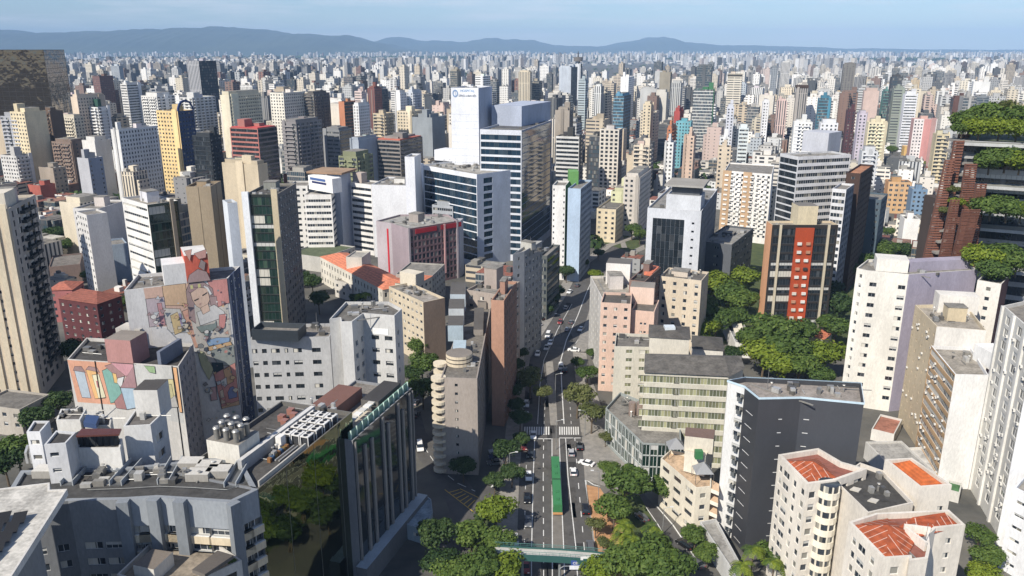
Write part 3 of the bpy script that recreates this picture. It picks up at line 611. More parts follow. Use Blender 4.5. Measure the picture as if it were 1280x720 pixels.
for i in (0, 1): fins(b, i, (.5,), .15, 0, 61.9, .08, lin('6f6048'), name='joint')
b = B('office_tower', 'dark green glass tower with white and beige vertical shafts, right of the brown concrete shaft', 'building', kbox((296, 248), (346, 243), (370, 229), 59), 59, '8d887e',
      [S(fh=3.4, ribbon=True, wh=3.1, top=1, mx=.2, mull=1.5, glass='gglass', col='1d2622'), S(fh=3.0, pitch=2.9, ww=1.7, wh=1.6, col='6f6c69')], lod=1, roofcol='57534e')
fins(b, 0, (.03,), 2.4, 0, 60, 1.2, lin('dfe3e8')); fins(b, 0, (.93,), 2.2, 0, 61, .8, lin('c9b78f')); b.clutter(6, True, 3, 12, 3)
b = B('service_shaft', 'white service shaft standing left of the dark green glass tower', 'building', kbox((278, 250), (284, 254), (292, 250), 60), 60, 'cfd6de', [None, None], lod=2)
# hospital-like concrete complex
hp = [P(411.7, 399, 42), P(425, 397, 42), P(426, 402, 42), P(440, 402, 42), P(454, 391.5, 42), P(493, 394.5, 42), P(502.5, 386, 42), P(486, 377, 42), P(432, 377, 42)]
b = B('office_building', 'pale grey concrete block with a folded front and small square windows, above the brown terrace', 'building', hp, 42, 'c9c8c4',
      [None, None, None, S(fh=3.6, cols=((.3, 1.4), (.78, 1.4)), wh=1.5, top=6, dep=.4), S(fh=3.6, cols=((.35, 2.2), (.78, 2.2)), wh=1.3, top=6, dep=.4, glass='dglass'), S(fh=3.6, cols=((.4, 1.2),), wh=1.3, top=5)], roofcol='6e6a62')
on_wall(b, 4, [('f0f0ee', [(.28, 3.9), (.78, 3.9), (.78, 5.6), (.28, 5.6)])], 'sign_panel', step=.1)
b.clutter(5, False, 3, 2)
b = B('office_building', 'grey concrete wing with paired small windows behind the roof chillers', 'building', kbox((313, 423), (412, 421), (418, 404), 33), 33, 'b3b4b5', [S(fh=3.6, cols=((.04, 1.4), (.16, 1.3), (.3, 2.4), (.44, 1.0), (.58, 2.4), (.82, 2.4)), wh=1.3, top=3.2, glass='dglass'), None], roofcol='8a837a'); b.clutter(6, False, 2, 6)
b = B('service_tower', 'open dark steel service frame on the grey concrete wing', 'steel frame', kbox((314, 412), (372, 414), (378, 404), 36), 36, '3f4850', [S(mat='metal')] * 4, z0=33.0, lod=2, parapet=1.5)
# --- 17 tower with wavy balconies
zC = 28
b = B('apartment_building', 'narrow beige apartment slab with stacked rounded cream balconies and drum water tank', 'building', [P(551, 472, zC), P(596.5, 473.5, zC), P(617, 366, zC), P(588, 366, zC)], zC, 'a3968a',
      [S(fh=2.45, cols=((.42, .8),), wh=.8, top=1.6, glass='dglass'), S(fh=2.75, pitch=2.6, ww=1.5, wh=1.5, top=1, glass='glass', col='7f7a75'), None, PU], roofcol='7d766b', seed=5, parapet=.5)  # avenue-side face coloured darker and greyer, shade included in the tone
b.poly_c = P(555, 455, zC)
for r in range(13):
    zz = zC - 1.0 - r * 2.2
    for (cx, cy, rr) in ((548, 470, 2.0), (550, 452, 1.9)):
        mb = MB()
        c = P(cx, cy, zC); c = Vector((c.x, c.y, 0)); mb.prism([(c.x + rr * math.cos(t * math.pi / 8), c.y + rr * math.sin(t * math.pi / 8)) for t in range(16)], zz, zz + .8, lin('d6c7a8'), 'wall'); mb.build('balcony', b.root)
for r in range(3):
    c = P(574, 452, zC); mb = MB(); mb.prism([(c.x + 3.6 * math.cos(t * math.pi / 10), c.y + 3.6 * math.sin(t * math.pi / 10)) for t in range(20)], zC - .4 + r * 1.1, zC + .4 + r * 1.1, lin('d9c6a2'), 'wall', lin('857b6f')); mb.build('water_tank', b.root)
mb = MB(); mb.prism([tuple(P(x, y, zC)[:2]) for x, y in ((566, 446), (582, 446), (583, 434), (567, 434))], zC - .4, zC + 2.2, lin('a9c0cc'), 'wall'); mb.build('stair_head', b.root)
for q, (x0, x1, y0, y1, h) in enumerate(((560, 579, 425, 412, 9), (561, 580, 405, 392, 10), (563, 582, 388, 372, 11), (592, 604, 418, 390, 3), (597, 608, 385, 370, 4))):
    mb = MB(); mb.prism([tuple(P(x, y, zC)[:2]) for x, y in ((x0, y0), (x1, y0), (x1 + 1, y1), (x0 + 1, y1))], zC - .4, zC + h * .5, lin(('9fb4c0', 'b4bcc0', 'a9b8c2', '8c8378', '958a7d')[q]), 'wall', lin('5b5752')); mb.build('penthouse', b.root)
b = B('apartment_tower', 'narrow salmon and brown tower wall behind the beige slab with round balconies', 'building', kbox((616, 372), (630, 376), (646, 352), 40), 40, 'b98463', [None, S(fh=3, pitch=3, ww=1.2, wh=1.3, col='7d5b4c')], lod=2); b.clutter(5, True, 2, 3, 4)
b = B('apartment_building', 'grey-brown blocky building with rooftop tower behind the salmon wall', 'building', kbox((587, 360), (622, 368), (650, 352), 33), 33, 'a99a8c', [PU, PU], lod=2); b.clutter(6, True, 5, 6, 7)
b = B('apartment_building', 'long pale grey slab with rows of windows lining the left side of the avenue', 'building', [P(641, 318, 42), P(655.5, 314, 42), P(678, 301, 42), P(664, 301, 42)], 42, 'b5b6b4', [S(fh=3, pitch=3, ww=1.4, wh=1.3), S(fh=3, pitch=2.8, ww=1.7, wh=1.6, col='868a8c')], lod=1, roofcol='a39e93'); b.clutter(5, True, 3, 3)  # avenue-side face has its shade mixed into a darker grey
b = B('office_building', 'dark low glass block between the long grey slab and the twin white tower', 'building', kbox((678, 316), (684, 320), (700, 306), 28), 28, '5c625f', [S(fh=3.3, ribbon=True, wh=1.8, mx=.3), S(fh=3.3, ribbon=True, wh=1.8, mx=.3, glass='gglass')], lod=2)
# --- 20 peach cluster
b = B('apartment_building', 'off-white corner building with dark flat roofs at the bend of the avenue', 'building', kbox((738, 345), (752, 372), (792, 366), 29), 29, 'd8d1c6', [S(fh=3, pitch=4, ww=1.2, wh=1.1, col='c9c6c0'), PU], lod=2, roofcol='a19a8c'); b.clutter(5, True, 1, 3, 5)
b.box('penthouse', P(757, 352, 29), P(787, 354, 29), 8, 28, 36, lin('e6e0d8'), top=lin('6a655e'))
b = B('apartment_building', 'salmon pink apartment block with five columns of windows, right of the avenue', 'building', [P(751, 378, 31), P(789, 380, 31), P(790, 366, 31), P(755, 365, 31)], 31, 'e0b9a0', [S(fh=2.9, pitch=2.7, ww=1.2, wh=1.1, top=1.5), None], roofcol='5d574f', seed=2); b.clutter(3, False, 1, 2)
b = B('apartment_building', 'peach block with few small windows joined to the salmon apartment block', 'building', kbox((787, 392), (818, 390), (824, 375), 28), 28, 'ddb59c', [S(fh=2.9, cols=((.45, .8), (.62, .8)), wh=.8, top=4), S(fh=2.9, pitch=3, ww=1, wh=1)], lod=2, roofcol='6e665c'); b.box('penthouse', P(787, 376, 28), P(817, 378, 28), 7, 27, 33, lin('dfbda6'), top=lin('8b8378'))
b = B('apartment_building', 'brick-brown block with a bright orange roof patch behind the peach cluster', 'building', kbox((792, 345), (806, 352), (826, 334), 33), 33, '8d6a5c', [PU, S(fh=3, pitch=2.6, ww=1.4, wh=1.2, col='6e564d')], lod=2, roofcol='4d4842')
mb = MB(); mb.prism([P(805, 341, 33), P(815, 343, 33), P(824, 334, 33), P(813, 332, 33)], 32.2, 33.3, lin('dc6a35'), 'tile'); mb.build('roof_patch', b.root); b.clutter(3, True, 2, 2, 4)
b = B('apartment_building', 'cream seven-storey block with square windows in front of the grey glass office', 'building', kbox((825, 345), (877, 351), (888, 340), 30), 30, 'd9c6a8', [S(fh=3, pitch=3.2, ww=1.3, wh=1.4), S(fh=3, pitch=4, ww=1.2, wh=1.4)], roofcol='6a655d'); b.clutter(5, True, 1, 5, 2)
# --- 22 office complex
zO = 27
o1 = B('office_building', 'wide cream office building with long rows of yellow-blinded windows and dark hipped roof', 'building', [P(805.5, 466, zO), P(910, 471, zO), P(929, 462, zO), P(925, 448, zO), P(808, 444, zO)], zO, 'cfc9b4',
       [S(fh=3.3, cols=((.19, 10.3), (.72, 15.6)), wh=2.0, top=.7, mull=.85, glass='yglass', dep=.25, var=(0,)), None, None, None, PU], roofcol='4f4b45', lod=2)
mb = MB(); q = [P(805, 467, zO), P(912, 472, zO), P(931, 462, zO), P(926, 446, zO), P(806, 443, zO)]; r1, r2 = P(836, 453, zO), P(905, 455, zO)
tz = Vector((0, 0, 1.8))
for f in ((q[0], q[1], r2 + tz, r1 + tz), (q[1], q[2], q[3], r2 + tz), (q[3], q[4], r1 + tz, r2 + tz), (q[4], q[0], r1 + tz)): mb.face([v + Vector((0, 0, .3)) for v in f], lin('6b665e'), 'roof')
mb.build('roof', o1.root)
b = B('office_building', 'narrow cream office wing with a window column, left of the wide cream office', 'building', [P(768, 433, 23), P(813, 434, 23), P(814, 418, 23), P(770, 416, 23)], 23, 'cbc5b3', [S(fh=2.75, cols=((.42, 1.9), (.85, 3.2)), wh=1.2, top=1.0, glass='yglass', mull=.8), None], roofcol='77726a', lod=2)
b = B('office_building', 'cream stair block with hipped dark roof behind the wide cream office', 'building', kbox((812, 421), (862, 424), (866, 409), 30), 30, 'cfc7b4', [None, None], lod=2, parapet=None); hiproof(b, b.poly, 30, 1.5, '5f5a53', 'roof')
b.box('skylight', P(831, 417, 30), P(844, 417, 30), 2.5, 30.2, 31.9, lin('c9d4da'), 'paint')
b = B('office_building', 'small cream block with grey roof beside the park trees', 'building', kbox((866, 436), (904, 438), (902, 422), 20), 20, 'd6d1c4', [None, None], lod=2, parapet=None); hiproof(b, b.poly, 20, 1.2, '57534d', 'roof')
b = B('glass_building', 'low gridded glass hall wrapping the foot of the cream offices', 'building', [P(757, 510, 11), P(803.5, 554, 11), P(852, 556, 11), P(850, 530, 11), P(800, 500, 11), P(775, 490, 11)], 11, '9aa3a0', [S(fh=3.3, pitch=2.0, ww=1.8, wh=3.1, top=.4, mx=.1, glass='gglass', base=.1, fc=(.75, .76, .75, 1)), S(fh=3.3, pitch=2.0, ww=1.8, wh=3.1, top=.4, mx=.1, glass='gglass', base=.1, fc=(.75, .76, .75, 1))], roofcol='8a857b', lod=2)
mb = MB(); c0 = P(790, 515, 11); [mb.tube((c0.x + i * 2.2, c0.y, 10.1), (c0.x + i * 2.2, c0.y, 14), 1, 1, lin('b29a8c'), 'metal', 12) for i in range(3)]; mb.build('roof_tank', b.root)
# --- 23 terraced cream building
t = thing('apartment_building', 'cream stepped apartment building with terracotta terraces and grey tent canopies', 'building', P(860, 640, 0))
def stp(px_list, z1, z0, col, top=None, name='storey'):
    mb = MB(); mb.prism([tuple(P(x, y, z1)[:2]) for x, y in px_list], z0, z1, lin(col), 'wall', lin(top) if top else None); return mb.build(name, t)
body = B('apartment_building', 'cream', 'building', [P(820, 584, 13), P(832, 568, 13), P(869, 611, 13), P(888, 610, 13), P(890, 588, 13), P(838, 550, 13), P(826, 560, 13)][0:0] or [P(826, 573, 13), P(870, 610, 13), P(889, 608, 13), P(890, 572, 13), P(838, 562, 13)], 13, 'e3d8be',
         [S(fh=3, pitch=4.2, ww=3.0, wh=1.2, top=1.3, glass='dglass'), S(fh=3, pitch=3, ww=1.4, wh=1.3)], roofcol='d2ae82', lod=1)
bpy.data.objects.remove(t, do_unlink=True); t = body.root; t['label'] = 'cream stepped apartment building with terracotta terraces and grey tent canopies'
stp([(856, 563), (882, 570), (893, 552), (860, 547)], 18, 12.5, 'e6dcc6', 'd9ccb4'); stp([(856, 545), (892, 549), (894, 537), (857, 534)], 21.5, 17.5, 'ddd3bd', '7b5f52')
for r in range(4):
    mb = MB(); mb.prism([tuple(P(x, y, 13)[:2]) for x, y in ((887, 607), (899, 612), (899, 602), (888, 596))], 2.4 + 3 * r, 3.4 + 3 * r, lin('e8dec8'), 'wall', lin('d9b184')); mb.build('balcony', t)
for (x, y) in ((844, 566), (878, 597)):
    c = P(x, y, 13); mb = MB(); s_ = 2.1
    cs = [Vector((c.x + a * s_, c.y + e * s_, 15)) for a, e in ((-1, -1), (1, -1), (1, 1), (-1, 1))]; ap = Vector((c.x, c.y, 17.2))
    for i in range(4): mb.face([cs[i], cs[(i + 1) % 4], ap], lin('8d8f92'), 'paint')
    for q in cs: mb.tube(Vector((q.x, q.y, 12.4)), q, .06, .06, lin('777777'), 'metal', 5)
    mb.build('tent_canopy', t)
mb = MB(); c = P(875, 577, 17.6); mb.box(c.x - .9, c.x + .9, c.y + 1, c.y + 2.4, 17.6, 19.6, lin('1f7a3c'), 'paint'); mb.build('green_door', t)
# --- 24 dark building with white side
zD = 38.5
A = [P(910, 476, zD), P(931, 483, zD), P(949, 497.5, zD), P(1001.7, 496.5, zD), P(1080, 504, zD), P(1076, 479, zD), P(998, 475, zD), P(932, 472, zD)]
b = B('office_building', 'charcoal-clad building with a white side wall and grey gravel roof, right of centre', 'building', A, zD, '3f4248',
      [S(fh=3.1, cols=((.8, 2.2),), wh=1.3, top=2, col='d5d5d3'), S(mat='paint', col='3a3c42'), S(mat='paint', col='3f4147'), S(mat='paint', col='45484f'), S(fh=3.1, pitch=4, ww=2, wh=1.6, top=3, col='b9bfc2')], roofcol='a0958a', seed=7, parapet=1.0)
mb = MB(); pr = [v for v in b.poly]; ins = b.inset(-.12)
for i in range(8):
    a, e = ins[i], ins[(i + 1) % 8]; a2, e2 = pr[i], pr[(i + 1) % 8]
    mb.face([(a.x, a.y, zD - .3), (e.x, e.y, zD - .3), (e.x, e.y, zD + .15), (a.x, a.y, zD + .15)], lin('b9d6e6'), 'paint'); mb.face([(a.x, a.y, zD + .15), (e.x, e.y, zD + .15), (e2.x, e2.y, zD + .15), (a2.x, a2.y, zD + .15)], lin('b9d6e6'), 'paint')
mb.build('coping', b.root)
for i, us, wd, v in ((1, (.45,), 2.6, 0), (2, (.55,), .5, 0), (3, (.12,), .5, 0)):
    shp = []
    for r in range(11):
        v0 = 5 + r * 3.2; shp.append(('e4e4e2', [(us[0] - wd / 11, v0), (us[0] + wd / 11, v0), (us[0] + wd / 11, v0 + .16), (us[0] - wd / 11, v0 + .16)]))
    on_wall(b, i, shp, 'wall_stripe')
balconies(b, 0, 3.1, 12, .74, 1.0, 3.6, .9, lin('5d6366'))
b.clutter(5, False, 5, 4)
b = B('office_building', 'low white annex with grey roof edge at the foot of the charcoal building', 'building', [P(875, 652, 5), P(915, 712, 5), P(930, 712, 5), P(895, 648, 5)], 5, 'c9c9c5', [None, None], roofcol='9b9891', lod=2)
# --- 25 cream building with red tile roofs
zE = 29
E1 = [P(973, 567.5, zE), P(1009, 605, zE), P(1031, 603, zE), P(1041, 597, zE), P(1041, 585, zE), P(1057, 578, zE), P(1040, 580, zE), P(1023, 560, zE), P(990, 558, zE)]
E1 = [P(973, 568, zE), P(1009, 605, zE), P(1045, 600, zE), P(1084, 586, zE), P(1052, 577, zE), P(1023, 560, zE)]
wst = S(fh=2.75, pitch=3.4, ww=1.5, wh=1.5, top=1.8, fc=(.75, .74, .72, 1))
b = B('apartment_building', 'cream apartment block with ribbed red tile roof and rounded bay, nearest the charcoal building', 'building', E1, zE, 'e6dccb', [S(fh=2.75, cols=((.12, 1.3), (.33, 2.6), (.62, 1.3), (.88, 1.4)), wh=1.5, top=1.8), S(fh=2.75, cols=((.22, 1.4), (.72, 3.0)), wh=1.5, top=1.9), S(fh=3, pitch=4, ww=2.6, wh=1.3), None], parapet=1.1, roofcol='8f4c38', roofmat='tile', pw=.6, seed=3)
def ribface(mb, f, sp=1.3, w=.07, col='d8ad98'):
    """pale mortar ribs running up a roof slope, part of the roof's own surface"""
    a, e = f[0], f[1]; t1, t2 = (f[3], f[2]) if len(f) == 4 else (f[2], f[2]); Ln = (e - a).length; n = max(1, int(Ln / sp)); up = Vector((0, 0, .05)); dd = (e - a) / Ln; d = dd * w
    u1, u2 = (t1 - a).dot(dd) / Ln, (t2 - a).dot(dd) / Ln; nr = t1 - (a + dd * (u1 * Ln))
    for k in range(n + 1):
        u = min(.985, max(.015, k / n)); fr_ = 1 if u1 <= u <= u2 else (u / u1 if u < u1 and u1 > .01 else ((1 - u) / (1 - u2) if u > u2 and u2 < .99 else 0))
        if fr_ < .08: continue
        p = a.lerp(e, u); top = p + nr * fr_ * .97; mb.face([p - d + up, p + d + up, top + d + up, top - d + up], lin(col), 'wall')
def ribs(b, a, c, n, z, L_, name='roof_rib'):
    return
    #
    for k in range(n):
        p = a.lerp(c, (k + .5) / n); mb = MB(); d = L_; e = p + d; s_ = Vector((-d.y, d.x, 0)).normalized() * .09
        mb.prism([p - s_, e - s_, e + s_, p + s_] if True else [], z, z + .15, lin('d9a58c'), 'wall'); mb.build(name, b.root)
g = [P(x, y, zE) for x, y in ((984, 572), (1012, 598), (1047, 593), (1022, 568))]
mb = MB(); zz = zE - .85; cc = P(1016, 582, zE); cc.z = zE + 1.0
for i in range(4):
    a, e = g[i].copy(), g[(i + 1) % 4].copy(); a.z = e.z = zz; mb.face([a, e, cc], raw('a4522f'), 'tile'); ribface(mb, [a, e, cc])
mb.build('hip_roof', b.root)
for r in range(9):
    c = P(1037, 601, zE); mb = MB(); rr = 2.2; mb.prism([(c.x + rr * math.cos(t * math.pi / 8), c.y + rr * math.sin(t * math.pi / 8)) for t in range(16)], zE - 3.1 - 2.75 * r, zE - 1.75 - 2.75 * r, lin('e9dfc6'), 'wall'); mb.build('balcony', b.root)
    mb = MB(); rr = 2.0; mb.prism([(c.x + rr * math.cos(t * math.pi / 8), c.y + rr * math.sin(t * math.pi / 8)) for t in range(16)], zE - 1.75 - 2.75 * r, zE - .35 - 2.75 * r, lin('3a4046'), 'glass')
    for t in range(0, 16, 2):
        mx_, my_ = c.x + rr * math.cos(t * math.pi / 8), c.y + rr * math.sin(t * math.pi / 8); mb.box(mx_ - .14, mx_ + .14, my_ - .14, my_ + .14, zE - 1.75 - 2.75 * r, zE - .35 - 2.75 * r, lin('e9dfc6'))
    mb.build('bay_window', b.root)
b2 = B('apartment_building', 'cream apartment block with dark flat roof and white roof slabs between the red roofs', 'building', [P(1043, 600, 27.5), P(1085, 641, 27.5), P(1142, 628, 27.5), P(1104, 588, 27.5), P(1075, 578, 27.5)], 27.5, 'e2d8c8', [None, None, PU], roofcol='4a4845', seed=4)
for (x, y) in ((1068, 612), (1090, 626)):
    mb = MB(); mb.prism([P(x - 6, y + 1, 26.6), P(x + 5, y + 4, 26.6), P(x + 9, y, 26.6), P(x - 1, y - 2.5, 26.6)], 26.65, 26.85, lin('cfc8ba'), 'wall'); mb.build('roof_slab', b2.root)
b3 = B('apartment_building', 'cream apartment block with orange hipped roof beside the speckled facade', 'building', [P(1106, 574, 30), P(1150, 609, 30), P(1190, 606, 30), P(1140, 572, 30)], 30, 'e4dac9', [None, S(fh=3, cols=((.75, 1.3),), wh=1.1, top=4.5), PU], roofcol='b5583a', roofmat='tile', parapet=.7, pw=.5, seed=6)
g = [p.copy() for p in b3.inset(.9)]; mb = MB(); r1 = (g[0] + g[3]) / 2 * .75 + (g[1] + g[2]) / 2 * .25; r2 = (g[0] + g[3]) / 2 * .3 + (g[1] + g[2]) / 2 * .7
for p in g: p.z = 29.35
r1.z = r2.z = 31.3
for f in ((g[0], g[1], r2, r1), (g[1], g[2], r2), (g[2], g[3], r1, r2), (g[3], g[0], r1)): mb.face(f, raw('b8602f'), 'tile')
mb.build('hip_roof', b3.root)
b4 = B('apartment_building', 'cream L-shaped apartment block with broad ribbed red tile roof, bottom right corner', 'building', [P(1061, 652, zE), P(1105, 698, zE), P(1136, 696, zE), P(1137, 701, zE), P(1160, 698, zE), P(1163, 684, zE), P(1161, 668, zE), P(1170, 660, zE), P(1207, 656, zE), P(1186, 637, zE), P(1095, 641, zE)], zE, 'e6dccb',
       [S(fh=2.75, cols=((.2, 1.3), (.42, 2.4), (.72, 1.3)), wh=1.5, top=1.8), wst, None, wst, None, None, None, S(fh=3, pitch=3, ww=1.2, wh=1.2, top=2.4)], roofcol='8f4c38', roofmat='tile', parapet=1.1, pw=.5, seed=8)
def hipm(pts, zb, apex, col, b):
    mb = MB(); q = [P(x, y, zE) for x, y in pts]
    for v in q: v.z = zb
    ap = [P(x, y, zE) for x, y in apex]
    for v in ap: v.z = zb + 1.7
    m_ = len(ap)
    if m_ == 2:
        for f in ((q[0], q[1], ap[1], ap[0]), (q[1], q[2], ap[1]), (q[2], q[3], ap[0], ap[1]), (q[3], q[0], ap[0])): mb.face(f, raw(col), 'tile'); ribface(mb, f)
    else:
        for i in range(len(q)): mb.face([q[i], q[(i + 1) % len(q)], ap[0]], raw(col), 'tile'); ribface(mb, [q[i], q[(i + 1) % len(q)], ap[0]])
    o = mb.build('hip_roof', b.root); return o
hipm([(1064, 652), (1108, 695), (1133, 692), (1150, 664), (1110, 643)], zE - .8, [(1110, 662)], 'a4522f', b4); hipm([(1112, 662), (1158, 662), (1202, 652), (1182, 638), (1100, 643)][0:1] + [(1150, 666), (1202, 654), (1180, 639), (1105, 644)][0:3], zE - .8, [(1140, 652), (1180, 646)], '9c4c2c', b4)
for (bb, n, a, c, L_) in ((b, 7, P(990, 575, zE), P(1013, 596, zE), None), (b4, 10, P(1072, 658, zE), P(1108, 692, zE), None)):
    dr = (P(1041, 592, zE) - P(1013, 596, zE)) * .55; ribs(bb, Vector((a.x, a.y, 0)), Vector((c.x, c.y, 0)), n, zE - .45, Vector((dr.x, dr.y, 0)))
b4.box('roof_wall', P(1130, 661, zE), P(1163, 665, zE), .4, zE - 1, zE + .8, lin('e2d8c8')); b4.box('roof_wall', P(1131, 664, zE), P(1156, 683, zE), .4, zE - 1, zE + .8, lin('e2d8c8'))
b4.clutter(4, False, 2, 3)
# --- 26 lilac and white tower
zL = 45
b = B('apartment_tower', 'tall white tower with blank lilac side wall and two columns of windows', 'building', [P(1071, 335, zL), P(1083, 338, zL), P(1136, 343, zL), P(1222, 337, zL), P(1205, 326, zL), P(1085, 324, zL)], zL, 'e4e0d4',
      [S(fh=3, cols=((.5, .9),), wh=1.2), S(fh=3.3, cols=((.2, 2.0), (.88, 2.0)), wh=1.3, top=3.6, fc=(.3, .3, .32, 1), glass='dglass'), S(col='a59db2', mat='wall')], roofcol='8d887e', seed=3)
b.box('penthouse', P(1095, 335, zL), P(1135, 338, zL), 7, zL - .9, zL + 3, lin('e2ded3')); b.box('lift_house', P(1138, 337, zL), P(1218, 333, zL), 4, zL - .9, zL + 2.2, lin('a39bb0'), off=-.6); b.clutter(5, False, 2, 5)
b = B('apartment_building', 'small white house-top block with dark red side, right of the lilac wall', 'building', kbox((1222, 350), (1252, 355), (1262, 345), 44), 44, 'ded8cc', [S(fh=3, cols=((.5, 1.3),), wh=1.2), S(col='6e3c38', mat='wall')], lod=2)
# --- 27
b = B('apartment_building', 'weathered beige building with scattered air conditioners on its stained side', 'building', [P(1144, 381, 37), P(1171, 408, 37), P(1233, 413, 37), P(1215, 390, 37), P(1190, 380, 37)], 37, 'd3c2a0', [S(fh=3.2, pitch=3.6, ww=.7, wh=.8, top=2.4, glass='dglass', col='cbb68f'), S(col='dedad2', mat='wall')], roofcol='a79d8d'); wall_acs(b, 0, 20, 3, 5, .6); b.clutter(5, True, 2, 4, 4)
b.box('penthouse', P(1172, 387, 37), P(1222, 390, 37), 5, 36, 41.5, lin('dcd7cd'))
b = B('apartment_building', 'building with tan and dark striped balcony front and plain white end wall', 'building', [P(1164, 432, 32), P(1194, 468, 32), P(1236, 469, 32), P(1214, 434, 32)], 32, 'f0efec', [S(fh=2.9, ribbon=True, wh=1.7, top=.6, mx=.2, mull=1.0, col='c49a5f', glass='glass'), None], roofcol='a39a8b', seed=9, lod=2); wall_acs(b, 0, 36, 2, 8, .6); b.box('penthouse', P(1216, 445, 32), P(1238, 458, 32), 5, 31, 35.5, lin('efeeea'))
b = B('apartment_building', 'tall pale building with three bays of gridded windows at the right edge', 'building', [P(1254, 382, 50), P(1302, 424, 50), P(1340, 420, 50), P(1300, 372, 50)], 50, 'd9d6cd', [S(fh=3.1, cols=((.18, 2.6), (.5, 2.6), (.82, 2.6)), wh=2.2, top=1.4, col='d2cfc5', fc=(.8, .8, .78, 1)), None], roofcol='8a8378', seed=5); fins(b, 0, (.02, .34, .66, .98), .9, 0, 50, .5, lin('e3e0d8'), name='pilaster'); wall_acs(b, 0, 45, 3, 4, .8)
b = B('apartment_building', 'blank white wall building cut by the right edge of the frame', 'building', [P(1289, 455, 45), P(1420, 470, 45), P(1420, 430, 45), P(1300, 435, 45)], 45, 'e9ebee', [None, None], lod=2)
low('low roofs with red and grey patches between charcoal and beige buildings', (1092, 532), (1118, 543), (1128, 524), 3.5, 'd8d4cc', 'b06a4c', [PU, PU])
low('low white yard building with green roof mat at right', (1182, 612), (1200, 616), (1203, 604), 3, 'd6d3ca', '3f7a3c', [None, None])
# --- 31 orange strip building
b = B('office_building', 'dark glass office with beige pilasters and a tall orange-red panel of balconies', 'building', kbox((953, 276), (965.5, 281), (1048, 281), 44), 44, 'd9c39c', [S(col='e09a5c', mat='wall'), S(fh=3.4, ribbon=True, wh=2.6, top=1.6, mx=.8, mull=1.1, glass='dglass', col='2c2826')], roofcol='8a847a', lod=2)
fins(b, 1, (.13, .86), .9, 0, 44, .5, lin('cdbf9f')); fins(b, 1, (.5,), 7.2, 0, 42.8, .5, raw('b24a26'), name='red_panel')
p0, p1 = b.poly[1], b.poly[2]; d = (p1 - p0).normalized(); nn = Vector((d.y, -d.x, 0))
rn = random.Random(4)
for r in range(11):
    for s_ in (-1.7, 1.7):
        c = (p0 + p1) / 2 + d * (s_ + rn.uniform(-.3, .3)) + nn * .5; mb = MB(); mb.prism([c + nn * .6 - d * .8, c + nn * .6 + d * .8, c + d * .8, c - d * .8], 2 + r * 3.4, 3.1 + r * 3.4, lin(rn.choice(['d9cfc0', 'c9885f', 'e6e2da', '3c3634'])), 'wall'); mb.build('air_conditioner', b.root)
b.box('penthouse', (p0 * .6 + p1 * .4), (p0 * .3 + p1 * .7), 8, 43, 51, lin('d6c59c'), off=-2, top=lin('7a756d')); b.clutter(4, False, 2, 4)
# --- 32 white banded complex behind
b = B('office_tower', 'broad white banded tower with dark glass left wing behind the orange-panel office', 'building', kbox((963, 192), (998, 196), (1064, 193), 60), 60, 'd0d2d6', [S(fh=3.3, ribbon=True, wh=2.6, mx=.3, glass='dglass'), S(fh=3.3, ribbon=True, wh=1.7, mx=.5, glass='glass', col='d6d6da')], lod=2, roofcol='9a958b')
b.box('roof_block', P(1002, 186, 60), P(1034, 189, 60), 14, 59, 69, lin('b9bcc6')); b.clutter(4, False, 1, 4)
b = B('apartment_tower', 'dark brown slab tower in shade right of the white banded tower', 'building', kbox((1064, 212), (1076, 217), (1092, 206), 56), 56, '4d3428', [S(fh=3, pitch=3, ww=1.4, wh=1.2), S(fh=3, pitch=3.4, ww=1.3, wh=1.2, col='4a342a')], lod=2, roofcol='c07a45')
b = B('office_building', 'dark teal office block with small windows behind the brown slab tower', 'building', kbox((1080, 246), (1102, 250), (1110, 242), 38), 38, '4a6070', [S(fh=3, pitch=3, ww=1.2, wh=1.2), PU], lod=2)
# --- 34-36
b = B('apartment_tower', 'white and tan apartment slab with tiers of small balconies, left of the white banded tower', 'building', [P(906, 213, 41), P(965, 218, 41), P(968, 206, 41), P(912, 203, 41)], 41, 'ece8e2', [S(fh=2.9, pitch=3.0, ww=1.4, wh=1.4, top=1.2), None], lod=2, seed=3)
fins(b, 0, (.06, .5), 5, 0, 41.1, .4, lin('c9a273'), name='tan_panel'); balconies(b, 0, 2.9, 12, .02, .98, 3, .9, lin('efece6'), cols=7, gap=1.6)
zG = 45
b = B('office_building', 'grey-white office with a large dark glass front and flat rooftop canopy', 'building', kbox((809, 260), (877, 264), (897, 236), zG), zG, 'cdd1d8', [S(fh=3.5, cols=((.86, 1.1),), wh=.9, top=5, glass='dglass', dep=.3), S(fh=3.5, pitch=4, ww=.8, wh=1.2, top=3, col='7e838c')], roofcol='8d8a84', lod=2)
p0, p1 = b.poly[0], b.poly[1]; d = (p1 - p0).normalized(); Ls = (p1 - p0).length
b2_ = MB(); nn = Vector((d.y, -d.x, 0)); a, e = p0 + d * Ls * .11, p0 + d * Ls * .70
for r in range(12):
    for c in range(7):
        x0, x1 = a.lerp(e, c / 7 + .002), a.lerp(e, (c + 1) / 7 - .002); z_ = zG - 4.2 - r * 3.3
        b2_.face([tuple(x0 + nn * .06 + Vector((0, 0, z_ - 3.26))), tuple(x1 + nn * .06 + Vector((0, 0, z_ - 3.26))), tuple(x1 + nn * .06 + Vector((0, 0, z_))), tuple(x0 + nn * .06 + Vector((0, 0, z_)))], (1, 1, 1, 1), 'dglass')
b2_.build('glass_front', b.root, label='dark curtain-wall glass front')
b.box('penthouse', p0.lerp(p1, .32), p0.lerp(p1, .96), 13, zG - 1, zG + 5.5, lin('ced2d8'), off=-3); q0, q1 = p0.lerp(p1, .28), p0.lerp(p1, 1.0)
